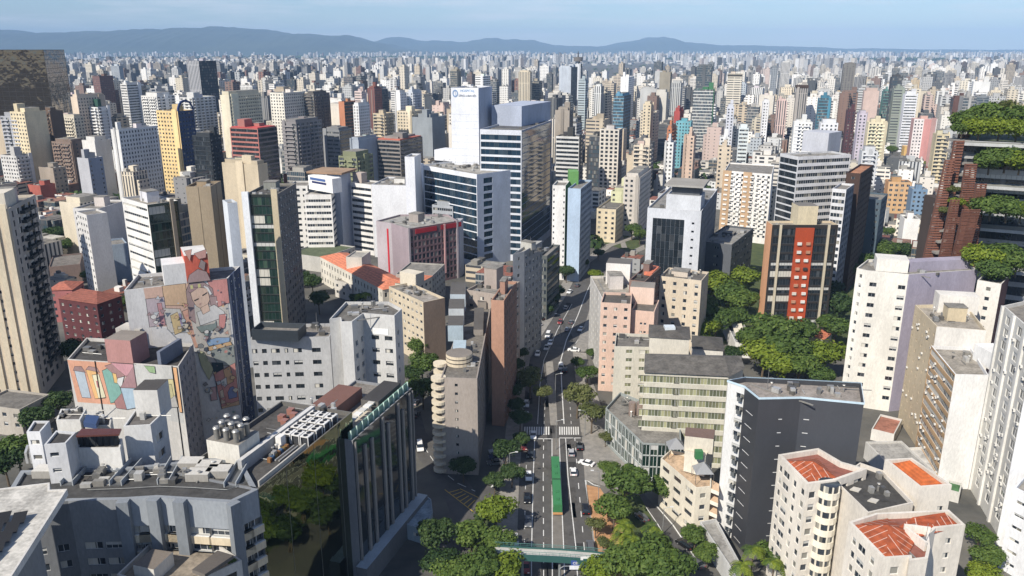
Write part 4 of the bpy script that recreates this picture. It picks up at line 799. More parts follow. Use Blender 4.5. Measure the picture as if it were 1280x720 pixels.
b.box('penthouse', p0.lerp(p1, .40), p0.lerp(p1, .92), 10, zG + 5.5, zG + 9, lin('5d6064'), off=-5); b.box('roof_canopy', q0, q1, 20, zG + 9.2, zG + 10.0, lin('a9a69f'), off=-2, top=lin('9a9488')); b.clutter(4, False, 1, 6)
b = B('office_building', 'dark grey low block with broad flat roof right of the grey-white office', 'building', kbox((880, 300), (915, 306), (942, 285), 26), 26, '5b6068', [S(fh=4, cols=((.5, 2),), wh=1), S(fh=4, pitch=5, ww=3, wh=1.5, col='8e8578')], roofcol='9a9790', lod=2); b.clutter(6, True, 2, 8, 1.2)
# --- 37 twin tower white / green / pale blue
b = B('apartment_tower', 'white half of a twin tower with a bright green spine, left of the avenue bend', 'building', kbox((693, 229), (707, 232), (712, 226), 47), 47, 'e6e4df', [S(fh=3, cols=((.12, .7), (.9, .7)), wh=1.0), S(col='2f7a35', mat='wall')], lod=2)
b.box('green_spine', P(711, 226, 47), P(723, 226, 47), 8, 0, 51.5, lin('5aa03c'))
b = B('apartment_tower', 'pale blue half of a twin tower with deep green base floors', 'building', kbox((713, 233), (726, 236), (740, 225), 46), 46, 'a9c3dd', [S(col='a9c3dd', mat='wall'), S(fh=3, pitch=2.8, ww=2.0, wh=1.6, top=.8, col='8c98a6')], lod=2)
b = B('parking_garage', 'dark green parking podium under the twin towers', 'building', kbox((699, 312), (720, 318), (738, 300), 12), 12, '2f4636', [S(fh=2.6, ribbon=True, wh=1.3, mx=.4, glass='dglass')] * 2, lod=2)
# --- 38 hospital
zH = 49
b = B('hospital_building', 'blue-glass hospital block with white floor lines and white right end wall', 'building', kbox((526, 206), (596, 218), (622, 207), zH), zH, 'dfe3ea', [S(fh=4.0, ribbon=True, wh=3.5, top=2.4, mx=.4, mull=2.2, glass='bglass'), S(fh=4.0, cols=((.26, 6.0),), wh=2.8, top=2.4, mull=1.6, glass='bglass', col='a9b6cc')], roofcol='a8a49a', lod=2); b.clutter(6, False, 3, 14)  # white end wall is coloured grey-blue, its shade painted in
b.box('roof_block', P(543, 198, zH), P(612, 203, zH), 12, zH - 1, zH + 5, lin('dfe1e6')); fins(b, 0, (.02,), 4, 0, zH + 1, .6, lin('e4e7ec'))
ht = B('hospital_tower', 'tall windowless white hospital lift tower with blue lettering near its top', 'building', kbox((575, 108), (598, 110), (615, 107.5), 89.5), 89.5, 'dee2ea', [None, S(mat='wall', col='a9b4c8')], roofcol='8f8c88', lod=2); ht.clutter(4, False, 2, 5)  # right face: bluish tint puts its shade into the white wall colour
ms = [('b9c0cc', [(0.01, 14 + 3.7 * k), (.99, 14 + 3.7 * k), (.99, 14.15 + 3.7 * k), (.01, 14.15 + 3.7 * k)]) for k in range(22)]; on_wall(ht, 0, ms, 'panel_joint', step=.004)
b = B('hospital_building', 'mirrored dark glass hospital block with white banded floors, right of the white lift tower', 'building', kbox((612, 158), (652, 163), (690, 150), 69.5), 69.5, 'cfd4de', [S(fh=3.8, ribbon=True, wh=2.7, top=2.6, mx=.4, mull=2.4, glass='bglass'), S(fh=3.8, ribbon=True, wh=3.6, top=1.0, mx=1.2, mull=2, glass='bglass', col='8d97ac')], roofcol='5c5d62', lod=2)
b.box('roof_frame', P(652, 156, 69.5), P(688, 148, 69.5), 18, 68.5, 79.5, lin('a9b4ca')); b.clutter(4, True, 2, 5)
b = B('hospital_building', 'lower white hospital wing with long window bands left of the blue glass block', 'building', kbox((474, 226), (509, 232), (527, 222), 40), 40, 'dcdee2', [S(mat='wall'), S(fh=3.6, ribbon=True, wh=1.4, mx=.6, glass='bglass')], lod=2); b.clutter(5, True, 1, 8)
b = B('hospital_building', 'slim white slab at the left end of the blue glass hospital', 'building', kbox((509.5, 194), (518, 196), (526, 192), 56), 56, 'e0e3ea', [None, None], lod=2)
# --- red and grey building
b = B('hotel_building', 'grey-pink hotel with red frames round dark vertical windows', 'building', [P(470, 276, 29), P(489, 279, 29), P(510, 286, 29), P(572, 276, 29), P(560, 268, 29), P(500, 268, 29)], 29, 'a8959a',
      [S(col='b4aab0', mat='wall'), S(col='a4929a', mat='wall'), S(fh=3.1, pitch=2.2, ww=1.6, wh=2.2, top=4, mx=1.0, col='76565c', glass='glass'), None], roofcol='a5a29a', lod=2)
p0, p1 = b.poly[2], b.poly[3]; fins(b, 2, (.015, .985), 1.0, 0, 29.4, .4, lin('b3a6aa')); fins(b, 2, (.72,), .9, 4, 28.5, .45, lin('e7a8a4'), name='pilaster'); fins(b, 2, (.35, .86), 12.0, 26, 28.2, .3, raw('a11f2c'), name='red_band'); fins(b, 0, (.75,), 1.0, 4, 26, .2, raw('c32332'), name='red_stripe')
b.clutter(6, True, 5, 8, 4)
b = B('apartment_tower', 'plain white slab wall at the right end of the red-framed hotel', 'building', kbox((568, 275), (574, 277), (579, 273), 28.5), 28.5, 'b9bcc6', [None, None], lod=2)
# --- 40 striped white offices
zS = 36
b = B('office_building', 'white office with brown ribbon windows under a wide brown roof slab', 'building', kbox((386, 238), (414, 243), (423, 233), zS), zS, 'ece8e0', [S(fh=3.3, ribbon=True, wh=1.4, mx=.6, top=2.6, glass='glass'), S(fh=3.3, ribbon=True, wh=1.4, mx=.4, top=2.6, glass='dglass')], lod=2, roofcol='b3ada2')
c = b.root
b = B('office_building', 'bluish-white lift shaft carrying the brown slab roof between striped offices', 'building', kbox((420, 216), (424, 219), (438, 215), 44.6), 44.6, 'b4bdcf', [None, None], lod=2, roofcol='8c6f52')
b.box('roof_slab', P(384, 214, 46), P(428, 216, 46), 18, 45, 46, lin('9a7654'), off=1, top=lin('a5825c')); b.box('sign_wall', P(385, 219, 44.5), P(415, 224, 44.5), 6, 37, 44.6, lin('eceae6'), off=.0)
sgn = b
b = B('office_building', 'white office with dark window bands right of the bluish shaft', 'building', kbox((438, 228), (464, 231), (470, 226), 39.4), 39.4, 'dedcd8', [S(fh=3.3, ribbon=True, wh=1.5, mx=.4, top=2.2, glass='dglass')] * 2, lod=2, roofcol='8a857c'); b.box('water_tank', P(441, 226, 39.4), P(452, 227, 39.4), 5, 38.5, 44, lin('b9a79a'))
b = B('office_building', 'white building with a grid of dark square windows left of the brown-roofed office', 'building', kbox((363, 230), (384, 232), (392, 226), 39), 39, 'dad7d0', [S(fh=3.2, pitch=2.6, ww=1.7, wh=1.3, glass='dglass')] * 2, lod=2)
# --- 41 heritage with orange roofs
b = low('long cream heritage building with bright orange clay roof below the red-framed hotel', (400, 321), (478, 362), (505, 350), 13, 'd9d2c0', 'd9713a', [S(fh=4, pitch=3.2, ww=1.2, wh=2.0), S(fh=4, pitch=3.2, ww=1.2, wh=2.0)], hip=2.5, name='heritage_building')
b = low('small cream annex with orange roof right of the long heritage roof', (503, 348), (520, 356), (540, 345), 18, 'd6cdb6', 'd9713a', [PU, PU], hip=1.5)
b = B('apartment_building', 'cream office with brown blank end wall in the middle left, above the round crown trees', 'building', kbox((486, 358), (529, 378), (551, 370), 24), 24, 'd3c1a0', [S(fh=3, pitch=3, ww=1.6, wh=1.1, top=1.2), S(mat='wall', col='8f7a69')], lod=1, roofcol='a59c90', seed=4); b.box('penthouse', P(500, 352, 24), P(520, 356, 24), 5, 23, 28, lin('d8ccb2')); b.clutter(5, False, 2, 6)
low('low grey roofed pavilion left of the cream office', (418, 350), (440, 356), (452, 348), 8, 'c6c0b4', 'a9a294', [PU, PU])
low('white square roof block between striped offices and the heritage roof', (437, 318), (452, 322), (463, 314), 19, 'cfc8ba', 'b0aa9e', [None, None])
low('low dark podium with garden roof under the striped offices', (372, 312), (404, 322), (444, 308), 8, 'c2bfb6', '5d6b45', [None, PU])
low('small grey house roofs beside the hotel foot', (504, 335), (540, 345), (556, 330), 15, 'a9a59c', '8c877d', [PU, PU])

b = B('apartment_building', 'white building corner with slanted window slits, bottom right corner', 'building', [P(1268, 609, 20), P(1330, 640, 20), P(1350, 600, 20), P(1285, 590, 20)], 20, 'e6e8ec', [S(fh=3, pitch=3.4, ww=2.2, wh=.8, top=2.5), None], roofcol='9a958b')

low('low grey and white roofed building between the charcoal building and the striped balcony block', (1082, 552), (1120, 590), (1150, 572), 5, 'd5d2ca', 'a9a69f', [None, None])
low('low white-roofed yard building behind the orange hipped roof', (1128, 560), (1165, 590), (1176, 572), 4, 'e3e0d8', 'cfccc4', [None, None])

b = B('apartment_tower', 'narrow white slab with blue-grey balconies between the orange-panel office and brown tower', 'building', kbox((1046, 232), (1058, 237), (1068, 230), 52), 52, 'd9dade', [S(fh=3, cols=((.5, 5),), wh=1.6, glass='glass'), S(fh=3, pitch=3.4, ww=2.4, wh=1.7, col='8b95a3')], lod=2)
b = low('low white park pavilion with cream awnings left of the lower park trees', (905, 398), (919, 428), (938, 420), 6, 'e6e4de', '9fa3a8', [None, PU])
mb = MB(); q = [P(x, y, 7.2) for x, y in ((914, 402), (921, 424), (932, 420), (925, 398))]; mb.prism([tuple(p)[:2] for p in q], 6.9, 7.2, lin('e9dfc4'), 'paint'); mb.build('awning', b.root)
low('orange tiled house half hidden by the lower park trees', (1012, 418), (1030, 424), (1040, 416), 6, 'e0d8c8', 'd9713a', [None, None], hip=1.4)
# ================================================================== FOREGROUND COMPLEX, bottom left
zM = 38
mk1, mk2 = P(323, 611, zM), P(440, 515, zM); dM = (mk2 - mk1).normalized(); nM = Vector((-dM.y, dM.x, 0))
b = B('office_building', 'mirror-glass wall building with rooftop chillers and steel tanks, bottom left', 'building', [mk1, mk2, mk2 + nM * 17, mk1 + nM * 17], zM, '6f6c66', [S(mat='mirror'), None, None, S(fh=3.2, cols=((.22, 2.5), (.78, 2.5)), wh=1.4, top=6, col='7f848c')], roofcol='55524e', seed=2, parapet=.9)
mir = b
def fr(u, v): q = mk1 + dM * u + nM * v; return Vector((q.x, q.y, 0))
LM = (mk2 - mk1).length
def rbox(bld, name, u0, u1, v0, v1, z0, z1, col, mat='wall', top=None, O=None):
    f = O or fr; mb = MB(); mb.prism([f(u0, v0), f(u1, v0), f(u1, v1), f(u0, v1)], z0, z1, lin(col), mat, lin(top) if top else None, ); return mb.build(name, bld.root)
for k in range(3): rbox(b, 'wall_joint', 8 + 9 * k, 8.08 + 9 * k, -.03, 0, 0, zM, '8a8d88', 'metal')
zr = zM - .9
rbox(b, 'machine_room', 6.5, 12.5, 8.5, 15.5, zr, zr + 4.4, 'd9d4c6', top='8b8479')
for k in range(9):
    u, v = 7.4 + 1.6 * (k % 3), 9.6 + 2.1 * (k // 3); c = fr(u, v); mb = MB(); mb.tube((c.x, c.y, zr + 4.4), (c.x, c.y, zr + 6.6), .5, .5, lin('98958d'), 'metal', 14); mb.tube((c.x, c.y, zr + 6.6 + (k % 3) * .5), (c.x, c.y, zr + 6.9 + (k % 3) * .5), .66, .45, lin('a9a69e'), 'metal', 14); mb.build('steel_tank', b.root)
for r in range(4):
    for q in range(3):
        u0, v0 = 17 + 2.9 * r, 1.0 + 2.0 * q; mb = MB(); cc = lin('dcdad4')
        for (a, e, f, g, zz0, zz1) in ((0, 2.2, 0, 1.8, 1.9, 2.1), (0, .15, 0, .15, .1, 1.9), (2.05, 2.2, 0, .15, .1, 1.9), (0, .15, 1.65, 1.8, .1, 1.9), (2.05, 2.2, 1.65, 1.8, .1, 1.9)):
            mb.prism([fr(u0 + a, v0 + f), fr(u0 + e, v0 + f), fr(u0 + e, v0 + g), fr(u0 + a, v0 + g)], zr + zz0, zr + zz1, cc, 'paint')
        mb.prism([fr(u0 + .3, v0 + .3), fr(u0 + 1.9, v0 + .3), fr(u0 + 1.9, v0 + 1.5), fr(u0 + .3, v0 + 1.5)], zr + .1, zr + 1.7, lin('5a5c60'), 'metal')
        for w in (.55, 1.65): c = fr(u0 + w, v0 + .9); mb.tube((c.x, c.y, zr + 2.1), (c.x, c.y, zr + 2.25), .42, .42, lin('2f3033'), 'metal', 10)
        mb.build('chiller', b.root)
rbox(b, 'duct_wall', 5, 29, 7.0, 7.9, zr, zr + 2.4, 'a9a9a8', top='c9c7c2'); rbox(b, 'duct_wall', 9, 29, 8.6, 9.0, zr, zr + 1.8, '5a5f68')
for k in range(4): rbox(b, 'roof_fan', 23 + 1.6 * k, 24.2 + 1.6 * k, 10 + (k % 2) * 1.8, 11.3 + (k % 2) * 1.8, zr, zr + 1.3, 'c9826a', 'metal')
for k in range(3):
    c, e = fr(9.5, 1.6 + k * .8), fr(15.5, 1.6 + k * .8); mb = MB(); mb.tube((c.x, c.y, zr + .8), (e.x, e.y, zr + .8), .16, .16, lin('c7c5be'), 'metal', 7); mb.build('pipe', b.root)
for k in range(7): rbox(b, 'pump', 9.5 + .9 * k, 10.1 + .9 * k, 4.3, 5.0, zr, zr + .9, ('b7792f', '3f6fa0', 'a9852f')[k % 3], 'metal')
rbox(b, 'roof_wall', 1, 15.5, .5, .8, zr, zr + 1.7, 'b9b4a8'); rbox(b, 'white_bin', 14.5, 16, 5.3, 6.5, zr, zr + 2.6, 'e2dfd8')
# ---- glass wing with white fins
zW = 33.5
w1, w2 = P(441, 551, zW), P(515, 485, zW); dW = (w2 - w1).normalized(); nW = Vector((-dW.y, dW.x, 0)); LW = (w2 - w1).length
b = B('office_building', 'black glass wing with tall white fins and green roof screens beside the side street', 'building', [w1, w2, w2 + nW * 15, w1 + nW * 15], zW, '8f9297', [S(mat='dglass'), None, None, S(mat='wall', col='8c8f94')], roofcol='8b8378', parapet=.6, seed=2)
for i, x in enumerate((.02, .16, .27, .45, .54, .72, .80, .93, .985)): fins(b, 0, (x,), .8 if i not in (0, 8) else .4, 5, zW - (3 if i in (1, 2, 4, 6) else .5), .4, lin('8f8a84'))
def fw(u, v): q = w1 + dW * u + nW * v; return Vector((q.x, q.y, 0))
rbox(b, 'green_screen', .3, LW - .3, .9, 1.2, zW - .6, zW + 1.5, '6f9c86', 'paint', None, fw)
for k in range(12): rbox(b, 'screen_post', .6 + k * (LW - 1.5) / 11, .75 + k * (LW - 1.5) / 11, .6, .9, zW - .6, zW + 1.8, 'bcd8c8', 'paint', None, fw)
rbox(b, 'machine_room', LW * .55, LW * .95, 2.2, 6.5, zW - .6, zW + 1.6, '5f5c58', top='3f3c3a', O=fw)
rbox(b, 'terrace', 2, LW * .5, 2.2, 7, zW - .6, zW - .3, 'c9bda6', O=fw)
for k in range(6): rbox(b, 'parasol', 4 + 2.1 * k, 5.6 + 2.1 * k, 3.0, 4.5, zW + 1.2, zW + 1.5, ('e0ded6', 'c9c6bc')[k % 2], 'paint', None, fw)
rbox(b, 'brown_canopy', 3, LW * .7, 8.5, 14.5, zW - .6, zW + 2.4, '8a5a48', top='7b4f40', O=fw)
mb = MB(); q = [fw(-2, -.0), fw(-2, -2.6), fw(LW + 1, -2.6), fw(LW + 1, -.0)]; mb.prism(q, 0, 5, lin('6d7074'), 'wall', lin('9fb0ba')); mb.build('podium', b.root)
t = B('pavilion', 'small grey-blue curved-roof pavilion at the foot of the black glass wing', 'pavilion', [P(508, 655, 4), P(530, 662, 4), P(541, 640, 4), P(539, 624, 4), P(531, 618, 4), P(518, 628, 4)], 4, '8fa3b0', [S(fh=3, cols=((.5, 1.2),), wh=1), S(fh=3, pitch=3, ww=1, wh=1)], roofcol='90a8b8', lod=2, parapet=.25)
# ---- curved roofed block with gray facade
FR = [(-6, 640), (85, 626), (155, 624.5), (194, 622), (227, 624), (289, 628), (322, 612)]
BK = [(300, 572), (258, 573), (214, 578), (168, 583), (100, 585), (26, 588)]
fpts = [P(x, y, zM) for x, y in FR]; bpts = [P(x, y, zM) for x, y in BK]
gst = S(fh=3.15, cols=((.30, 3.6), (.70, 3.6)), wh=1.5, top=5.2, mull=1.3, col='98a0a8', band='b8b6ae', glass='glass', dep=.5)
b = B('apartment_building', 'grey-panelled curved block with a long dark roof and stair bridges, bottom left', 'building', fpts + bpts, zM, '8f969d',
      [S(fh=3.15, pitch=3.2, ww=1.8, wh=1.4, top=8, col='777b80'), S(fh=3.15, cols=((.32, 3.0), (.7, 3.0)), wh=1.4, top=8, col='888d93'), gst, gst, gst, gst, None], roofcol='4c4b49', parapet=.5, seed=12, pw=.8)
for i in range(2, 6):
    fins(b, i, (.0,), 1.9, 0, zM + .15, 1.3, lin('7f878f'), name='facade_pier')
    for r in range(8):
        p0, p1 = fpts[i], fpts[i + 1]; d = (p1 - p0).normalized(); nn = Vector((d.y, -d.x, 0)); Lq = (p1 - p0).length
        for (x0, x1) in ((.30 * Lq - 1.9, .30 * Lq + 1.9), (.70 * Lq - 1.9, .70 * Lq + 1.9)):
            mb = MB(); a, e = p0 + d * x0, p0 + d * x1; mb.prism([a + nn * .35, e + nn * .35, e, a], zM - 8.2 - r * 3.15, zM - 6.75 - r * 3.15, lin('d9c6a0'), 'wall', lin('e8e4da')); mb.build('spandrel', b.root)
def at2(x, y, z): p = P(x, y, z); return Vector((p.x, p.y, 0))
def pbox(bld, name, px, z0, z1, col, mat='wall', top=None, zp=None, topmat=None):
    q = [at2(x, y, zp if zp is not None else z1) for x, y in px]; mb = MB(); mb.prism(q, z0, z1, lin(col) if isinstance(col, str) else col, mat, lin(top) if top else None, topmat); return mb.build(name, bld.root)
for (a, e) in (((84, 610), (112, 580)), ((145, 610), (172, 580)), ((205, 608), (222, 578)), ((288, 612), (318, 560))):
    A_, E_ = at2(*a, zr), at2(*e, zr); s_ = Vector((-(E_ - A_).y, (E_ - A_).x, 0)).normalized() * 1.1
    for sg in (-1, 1): mb = MB(); o_ = s_ * sg; mb.prism([A_ + o_, A_ + o_ * .85, E_ + o_ * .85, E_ + o_][::(1 if sg < 0 else -1)], zr + .3, zr + 1.4, lin('a3a9ad'), 'paint'); mb.build('stair_rail', b.root)
    mb = MB(); mb.prism([A_ + s_ * .8, A_ - s_ * .8, E_ - s_ * .8, E_ + s_ * .8][::-1], zr + .1, zr + .5, lin('6f7275'), 'metal'); mb.build('stair_bridge', b.root)
for k, (x, y) in enumerate(((262, 590), (275, 596), (250, 600), (240, 586), (60, 596))): c = at2(x, y, zr); pb = MB(); pb.prism([(c.x - 2, c.y - 1.3), (c.x + 2, c.y - 1.3), (c.x + 2, c.y + 1.3), (c.x - 2, c.y + 1.3)], zr + .4, zr + 1.8, lin('a39e94'), 'wall', lin('c9c5bb')); pb.build('roof_hatch', b.root)
p_ = [at2(x, y, zr) for x, y in ((110, 618), (160, 616), (200, 613.5), (240, 615), (285, 618), (312, 606))]
for i in range(5): mb = MB(); mb.tube(p_[i] + Vector((0, 0, zr + .9)), p_[i + 1] + Vector((0, 0, zr + .9)), .05, .05, lin('8a8d8c'), 'metal', 5); mb.build('railing', b.root)
# ---- white roof rooms behind
def roofroom(label, px, z0, z1, col, top, st=None, parts=()):
    q = [P(x, y, z1) for x, y in px]; bb = B('roof_building', label, 'building', q, z1, col, st or [None, None], z0=z0, lod=2, roofcol=top, parapet=.4); return bb
bb = roofroom('tall white weathered roof tower with stained top tank, in front of the faded mural', [(154, 533), (188, 531), (207, 513), (168, 513)], 10, 44, 'd3d3d1', '6b6661', [None, S(fh=3.4, cols=((.45, 2.6),), wh=1.6, top=3)])
bb.box('water_tank', P(168, 500, 47), P(198, 500, 47), 5, 43, 49, lin('d6d3cc'), top=lin('4f4a45'))
bb = roofroom('white roof room with rust-red metal roof over black tanks', [(96, 560), (150, 560), (153, 548), (99, 548)], 30, 42, 'd5d3cd', '77716a')
for k in range(6): c = P(103 + 8 * k, 553, 42); mb = MB(); mb.tube((c.x, c.y, 41.6), (c.x, c.y, 44), .9, .8, lin('2f3236'), 'paint', 10); mb.build('black_tank', bb.root)
mb = MB(); q = [P(x, y, 45) for x, y in ((95, 546), (149, 544), (152, 537), (102, 537))]; mb.prism(q, 44.9, 45.2, lin('7f4336'), 'metal'); mb.build('metal_roof', bb.root)
bb = roofroom('white flat-roofed roof room with a dark slatted top, far left rooftops', [(55, 556), (82, 554), (95, 540), (70, 538)], 30, 45, 'cfd0d2', '4a4846', [S(fh=3, cols=((.4, 1.4),), wh=.8), None])
bb = roofroom('low white roof room with a small window at the far left rooftops', [(33, 540), (50, 540), (62, 526), (42, 526)], 30, 44, 'd3d4d6', '5f5b57', [S(fh=3, cols=((.5, 1.6),), wh=.9), None])
bb = roofroom('white walled roof block with blue tarpaulins left of the stained roof tower', [(70, 525), (100, 525), (108, 511), (76, 511)], 26, 41, 'd9d7d0', '6a6560', None); pbox(bb, 'tarpaulin', ((104, 528), (120, 530), (124, 520), (108, 518)), 40.6, 41.6, '2f4a78', 'paint')
bb = roofroom('low white parapet roof with clutter behind the rust-red roof', [(106, 532), (138, 532), (140, 520), (110, 520)], 26, 40, 'cbc8c0', '776d63')
for k in range(5): pbox(bb, 'vent_duct', ((30 + 6 * k, 566), (33 + 6 * k, 566), (36 + 6 * k, 556), (33 + 6 * k, 556)), 37, 39.2, 'c9c9c6', 'metal')
# ---- white slanted slab with solar panels
zP = 44
b = B('office_building', 'white overhanging roof slab with dark solar panels, bottom left corner', 'building', [P(-60, 760, zP), P(5, 735, zP), P(84, 611, zP), P(62, 612, zP), P(62, 603, zP), P(-20, 613, zP)], zP, 'd7d3ca', [None, None], z0=42.9, lod=2, roofcol='c9c4b8', parapet=.15)
for r in range(5):
    for q in range(2):
        x, y = 30 - 9 * r - q * 20 , 656 + 12 * r; c = at2(x, y, zP); a = at2(x - 18, y + 3, zP); e = at2(x - 11, y - 8, zP)
        mb = MB(); d1 = a - c; d2 = (e - a); zz = zP + .25; mb.face([tuple(v) for v in (a + Vector((0, 0, zz)), c + Vector((0, 0, zz)), c + d2 + Vector((0, 0, zz + .7)), a + d2 + Vector((0, 0, zz + .7)))], lin('15171d'), 'plain'); mb.build('solar_panel', b.root)
pbox(b, 'wall', ((-60, 740), (-4, 738), (46, 650), (36, 622), (-30, 628)), 0, 42.8, '8d8f90', 'wall', None, 43)
# ---- patio penthouse
zQ = 29
b = B('apartment_building', 'rooftop patio block with planters and potted plants, bottom edge left of centre', 'building', [P(146, 718, zQ), P(214, 740, zQ), P(302, 700, zQ), P(270, 678, zQ), P(228, 670, zQ), P(186, 680, zQ)], zQ, 'cfcac0', [S(fh=3, pitch=4, ww=2.4, wh=1.6), S(fh=3, pitch=4, ww=2.8, wh=1.8, glass='dglass')], roofcol='9b8c76', parapet=.9, lod=2, seed=3)
pbox(b, 'roof_room', ((166, 706), (192, 712), (216, 690), (190, 686)), zQ - .9, zQ + 1.6, 'd3cec2', 'wall', '7b6f62'); pbox(b, 'roof_canopy', ((240, 712), (256, 718), (292, 694), (272, 688)), zQ + 1.2, zQ + 1.8, '6f675e', 'wall', '5d554d')
PLANT_SPOTS = [(P(x, y, zQ), z) for x, y, z in [(192 + 5 * k, 676 - k * .6, .8) for k in range(6)] + [(232 + 5.5 * k, 673 + k * 1.2, .6) for k in range(7)] + [(206, 704, .9), (200, 708, .8), (208, 699, .7), (290, 702, .8)]]
def scatter(bld, px, z, n, seed, cols=('b9b7b0', '8d8c88', 'd3d1ca', '6a6966', 'a7a39a'), smax=1.1):
    """vents, condensers, ducts and short pipes standing about on a roof"""
    g = random.Random(seed); q = [P(x, y, z) for x, y in px]
    for k in range(n):
        a, e, u, v = q[0].lerp(q[1], g.random()), q[3].lerp(q[2], g.random()), g.uniform(.05, .95), 0
        p = q[0].lerp(q[1], u).lerp(q[3].lerp(q[2], u), g.uniform(.08, .92)); d = (q[1] - q[0]).normalized(); nn = Vector((-d.y, d.x, 0)); kind = g.random(); mb = MB(); c = lin(g.choice(cols))
        if kind < .45:
            w, t_ = g.uniform(.3, smax), g.uniform(.3, smax * .7); a = p - d * w - nn * t_; mb.prism([tuple(v_)[:2] for v_ in (p - d * w - nn * t_, p + d * w - nn * t_, p + d * w + nn * t_, p - d * w + nn * t_)], z, z + g.uniform(.4, 1.5), c, 'metal'); mb.build('air_conditioner', bld.root)
        elif kind < .6:
            mb.tube((p.x, p.y, z), (p.x, p.y, z + g.uniform(.6, 1.6)), .22, .22, c, 'metal', 8); mb.tube((p.x, p.y, z + 1.6), (p.x, p.y, z + 1.75), .4, .3, c, 'metal', 8); mb.build('vent', bld.root)
        elif kind < .85:
            dd = g.choice((d, nn)) * g.uniform(2, 6); e = p + dd; mb.tube((p.x, p.y, z + .25), (e.x, e.y, z + .25), .1, .1, c, 'metal', 5); mb.build('pipe', bld.root)
        else:
            w = g.uniform(.8, 2.2); mb.prism([tuple(v_)[:2] for v_ in (p - d * w - nn, p + d * w - nn, p + d * w + nn, p - d * w + nn)], z + .02, z + .06, lin(g.choice(('5b5650', '9c968b', '3f3d3b', 'b8b2a6'))), 'roof'); mb.build('roof_patch', bld.root)
HB = {h.root['label']: h for h in ALLB}
def hb(s_): return [h for k_, h in HB.items() if s_ in k_][0]
scatter(hb('grey-panelled curved'), [(95, 612), (285, 606), (285, 580), (60, 590)], zM - .5, 46, 1)
scatter(hb('mirror-glass wall building'), [(330, 590), (430, 512), (400, 495), (300, 560)], zM - .9, 34, 2, smax=.8)
scatter(hb('tall white weathered'), [(160, 528), (186, 528), (198, 516), (172, 516)], 43.6, 5, 3, smax=.6)
scatter(hb('low white parapet roof'), [(108, 530), (136, 530), (138, 522), (112, 522)], 39.6, 9, 4, smax=.6)
scatter(hb('white walled roof block'), [(74, 523), (98, 523), (104, 513), (80, 513)], 40.6, 9, 5, smax=.7)
scatter(hb('lower apartment block with a faded'), [(95, 446), (130, 449), (140, 430), (110, 428)], zB - .9, 8, 6)
scatter(hb('big mural of a woman'), [(170, 360), (200, 357), (205, 346), (175, 348)], zA - .9, 6, 7)
scatter(hb('folded front'), [(430, 396), (485, 391), (482, 380), (438, 380)], 41.1, 14, 8)
scatter(hb('paired small windows'), [(320, 420), (405, 418), (408, 408), (325, 410)], 32.1, 16, 9)
scatter(hb('stacked rounded cream'), [(560, 470), (592, 470), (596, 430), (590, 428)], zC - .5, 10, 10, smax=.7)
scatter(hb('charcoal-clad'), [(955, 492), (1068, 498), (1066, 482), (960, 480)], zD - 1, 16, 11, smax=.8)
scatter(hb('narrow cream office wing'), [(772, 431), (808, 432), (810, 420), (774, 418)], 22.1, 8, 12)
scatter(hb('low gridded glass'), [(765, 508), (800, 545), (800, 510), (780, 495)], 10.1, 18, 13)
scatter(hb('grey-white office with'), [(815, 257), (872, 260), (886, 242), (830, 242)], zG - .9, 12, 14, smax=1.4)
scatter(hb('blue-glass hospital'), [(535, 206), (592, 214), (608, 207), (550, 200)], zH - .9, 20, 15, smax=1.6)
scatter(hb('red frames'), [(500, 279), (560, 273), (552, 270), (500, 272)], 28.1, 14, 16, smax=1.2)
scatter(hb('scattered air conditioners'), [(1155, 386), (1175, 404), (1225, 408), (1205, 392)], 36.1, 10, 17)
scatter(hb('striped balcony front'), [(1175, 440), (1198, 464), (1225, 464), (1210, 440)], 31.1, 6, 18)
scatter(hb('cream seven-storey'), [(830, 344), (872, 348), (880, 342), (840, 340)], 29.1, 12, 19)
scatter(hb('cream office with brown blank'), [(490, 357), (525, 372), (540, 368), (510, 356)], 23.1, 14, 20)
scatter(hb('white and lilac tower') if any('white and lilac tower' in k_ for k_ in HB) else hb('blank lilac'), [(1080, 335), (1130, 340), (1140, 334), (1090, 330)], 44.1, 8, 21)
scatter(hb('dark flat roof and white roof slabs'), [(1055, 600), (1088, 632), (1130, 622), (1100, 595)], 26.6, 7, 22, smax=.6)
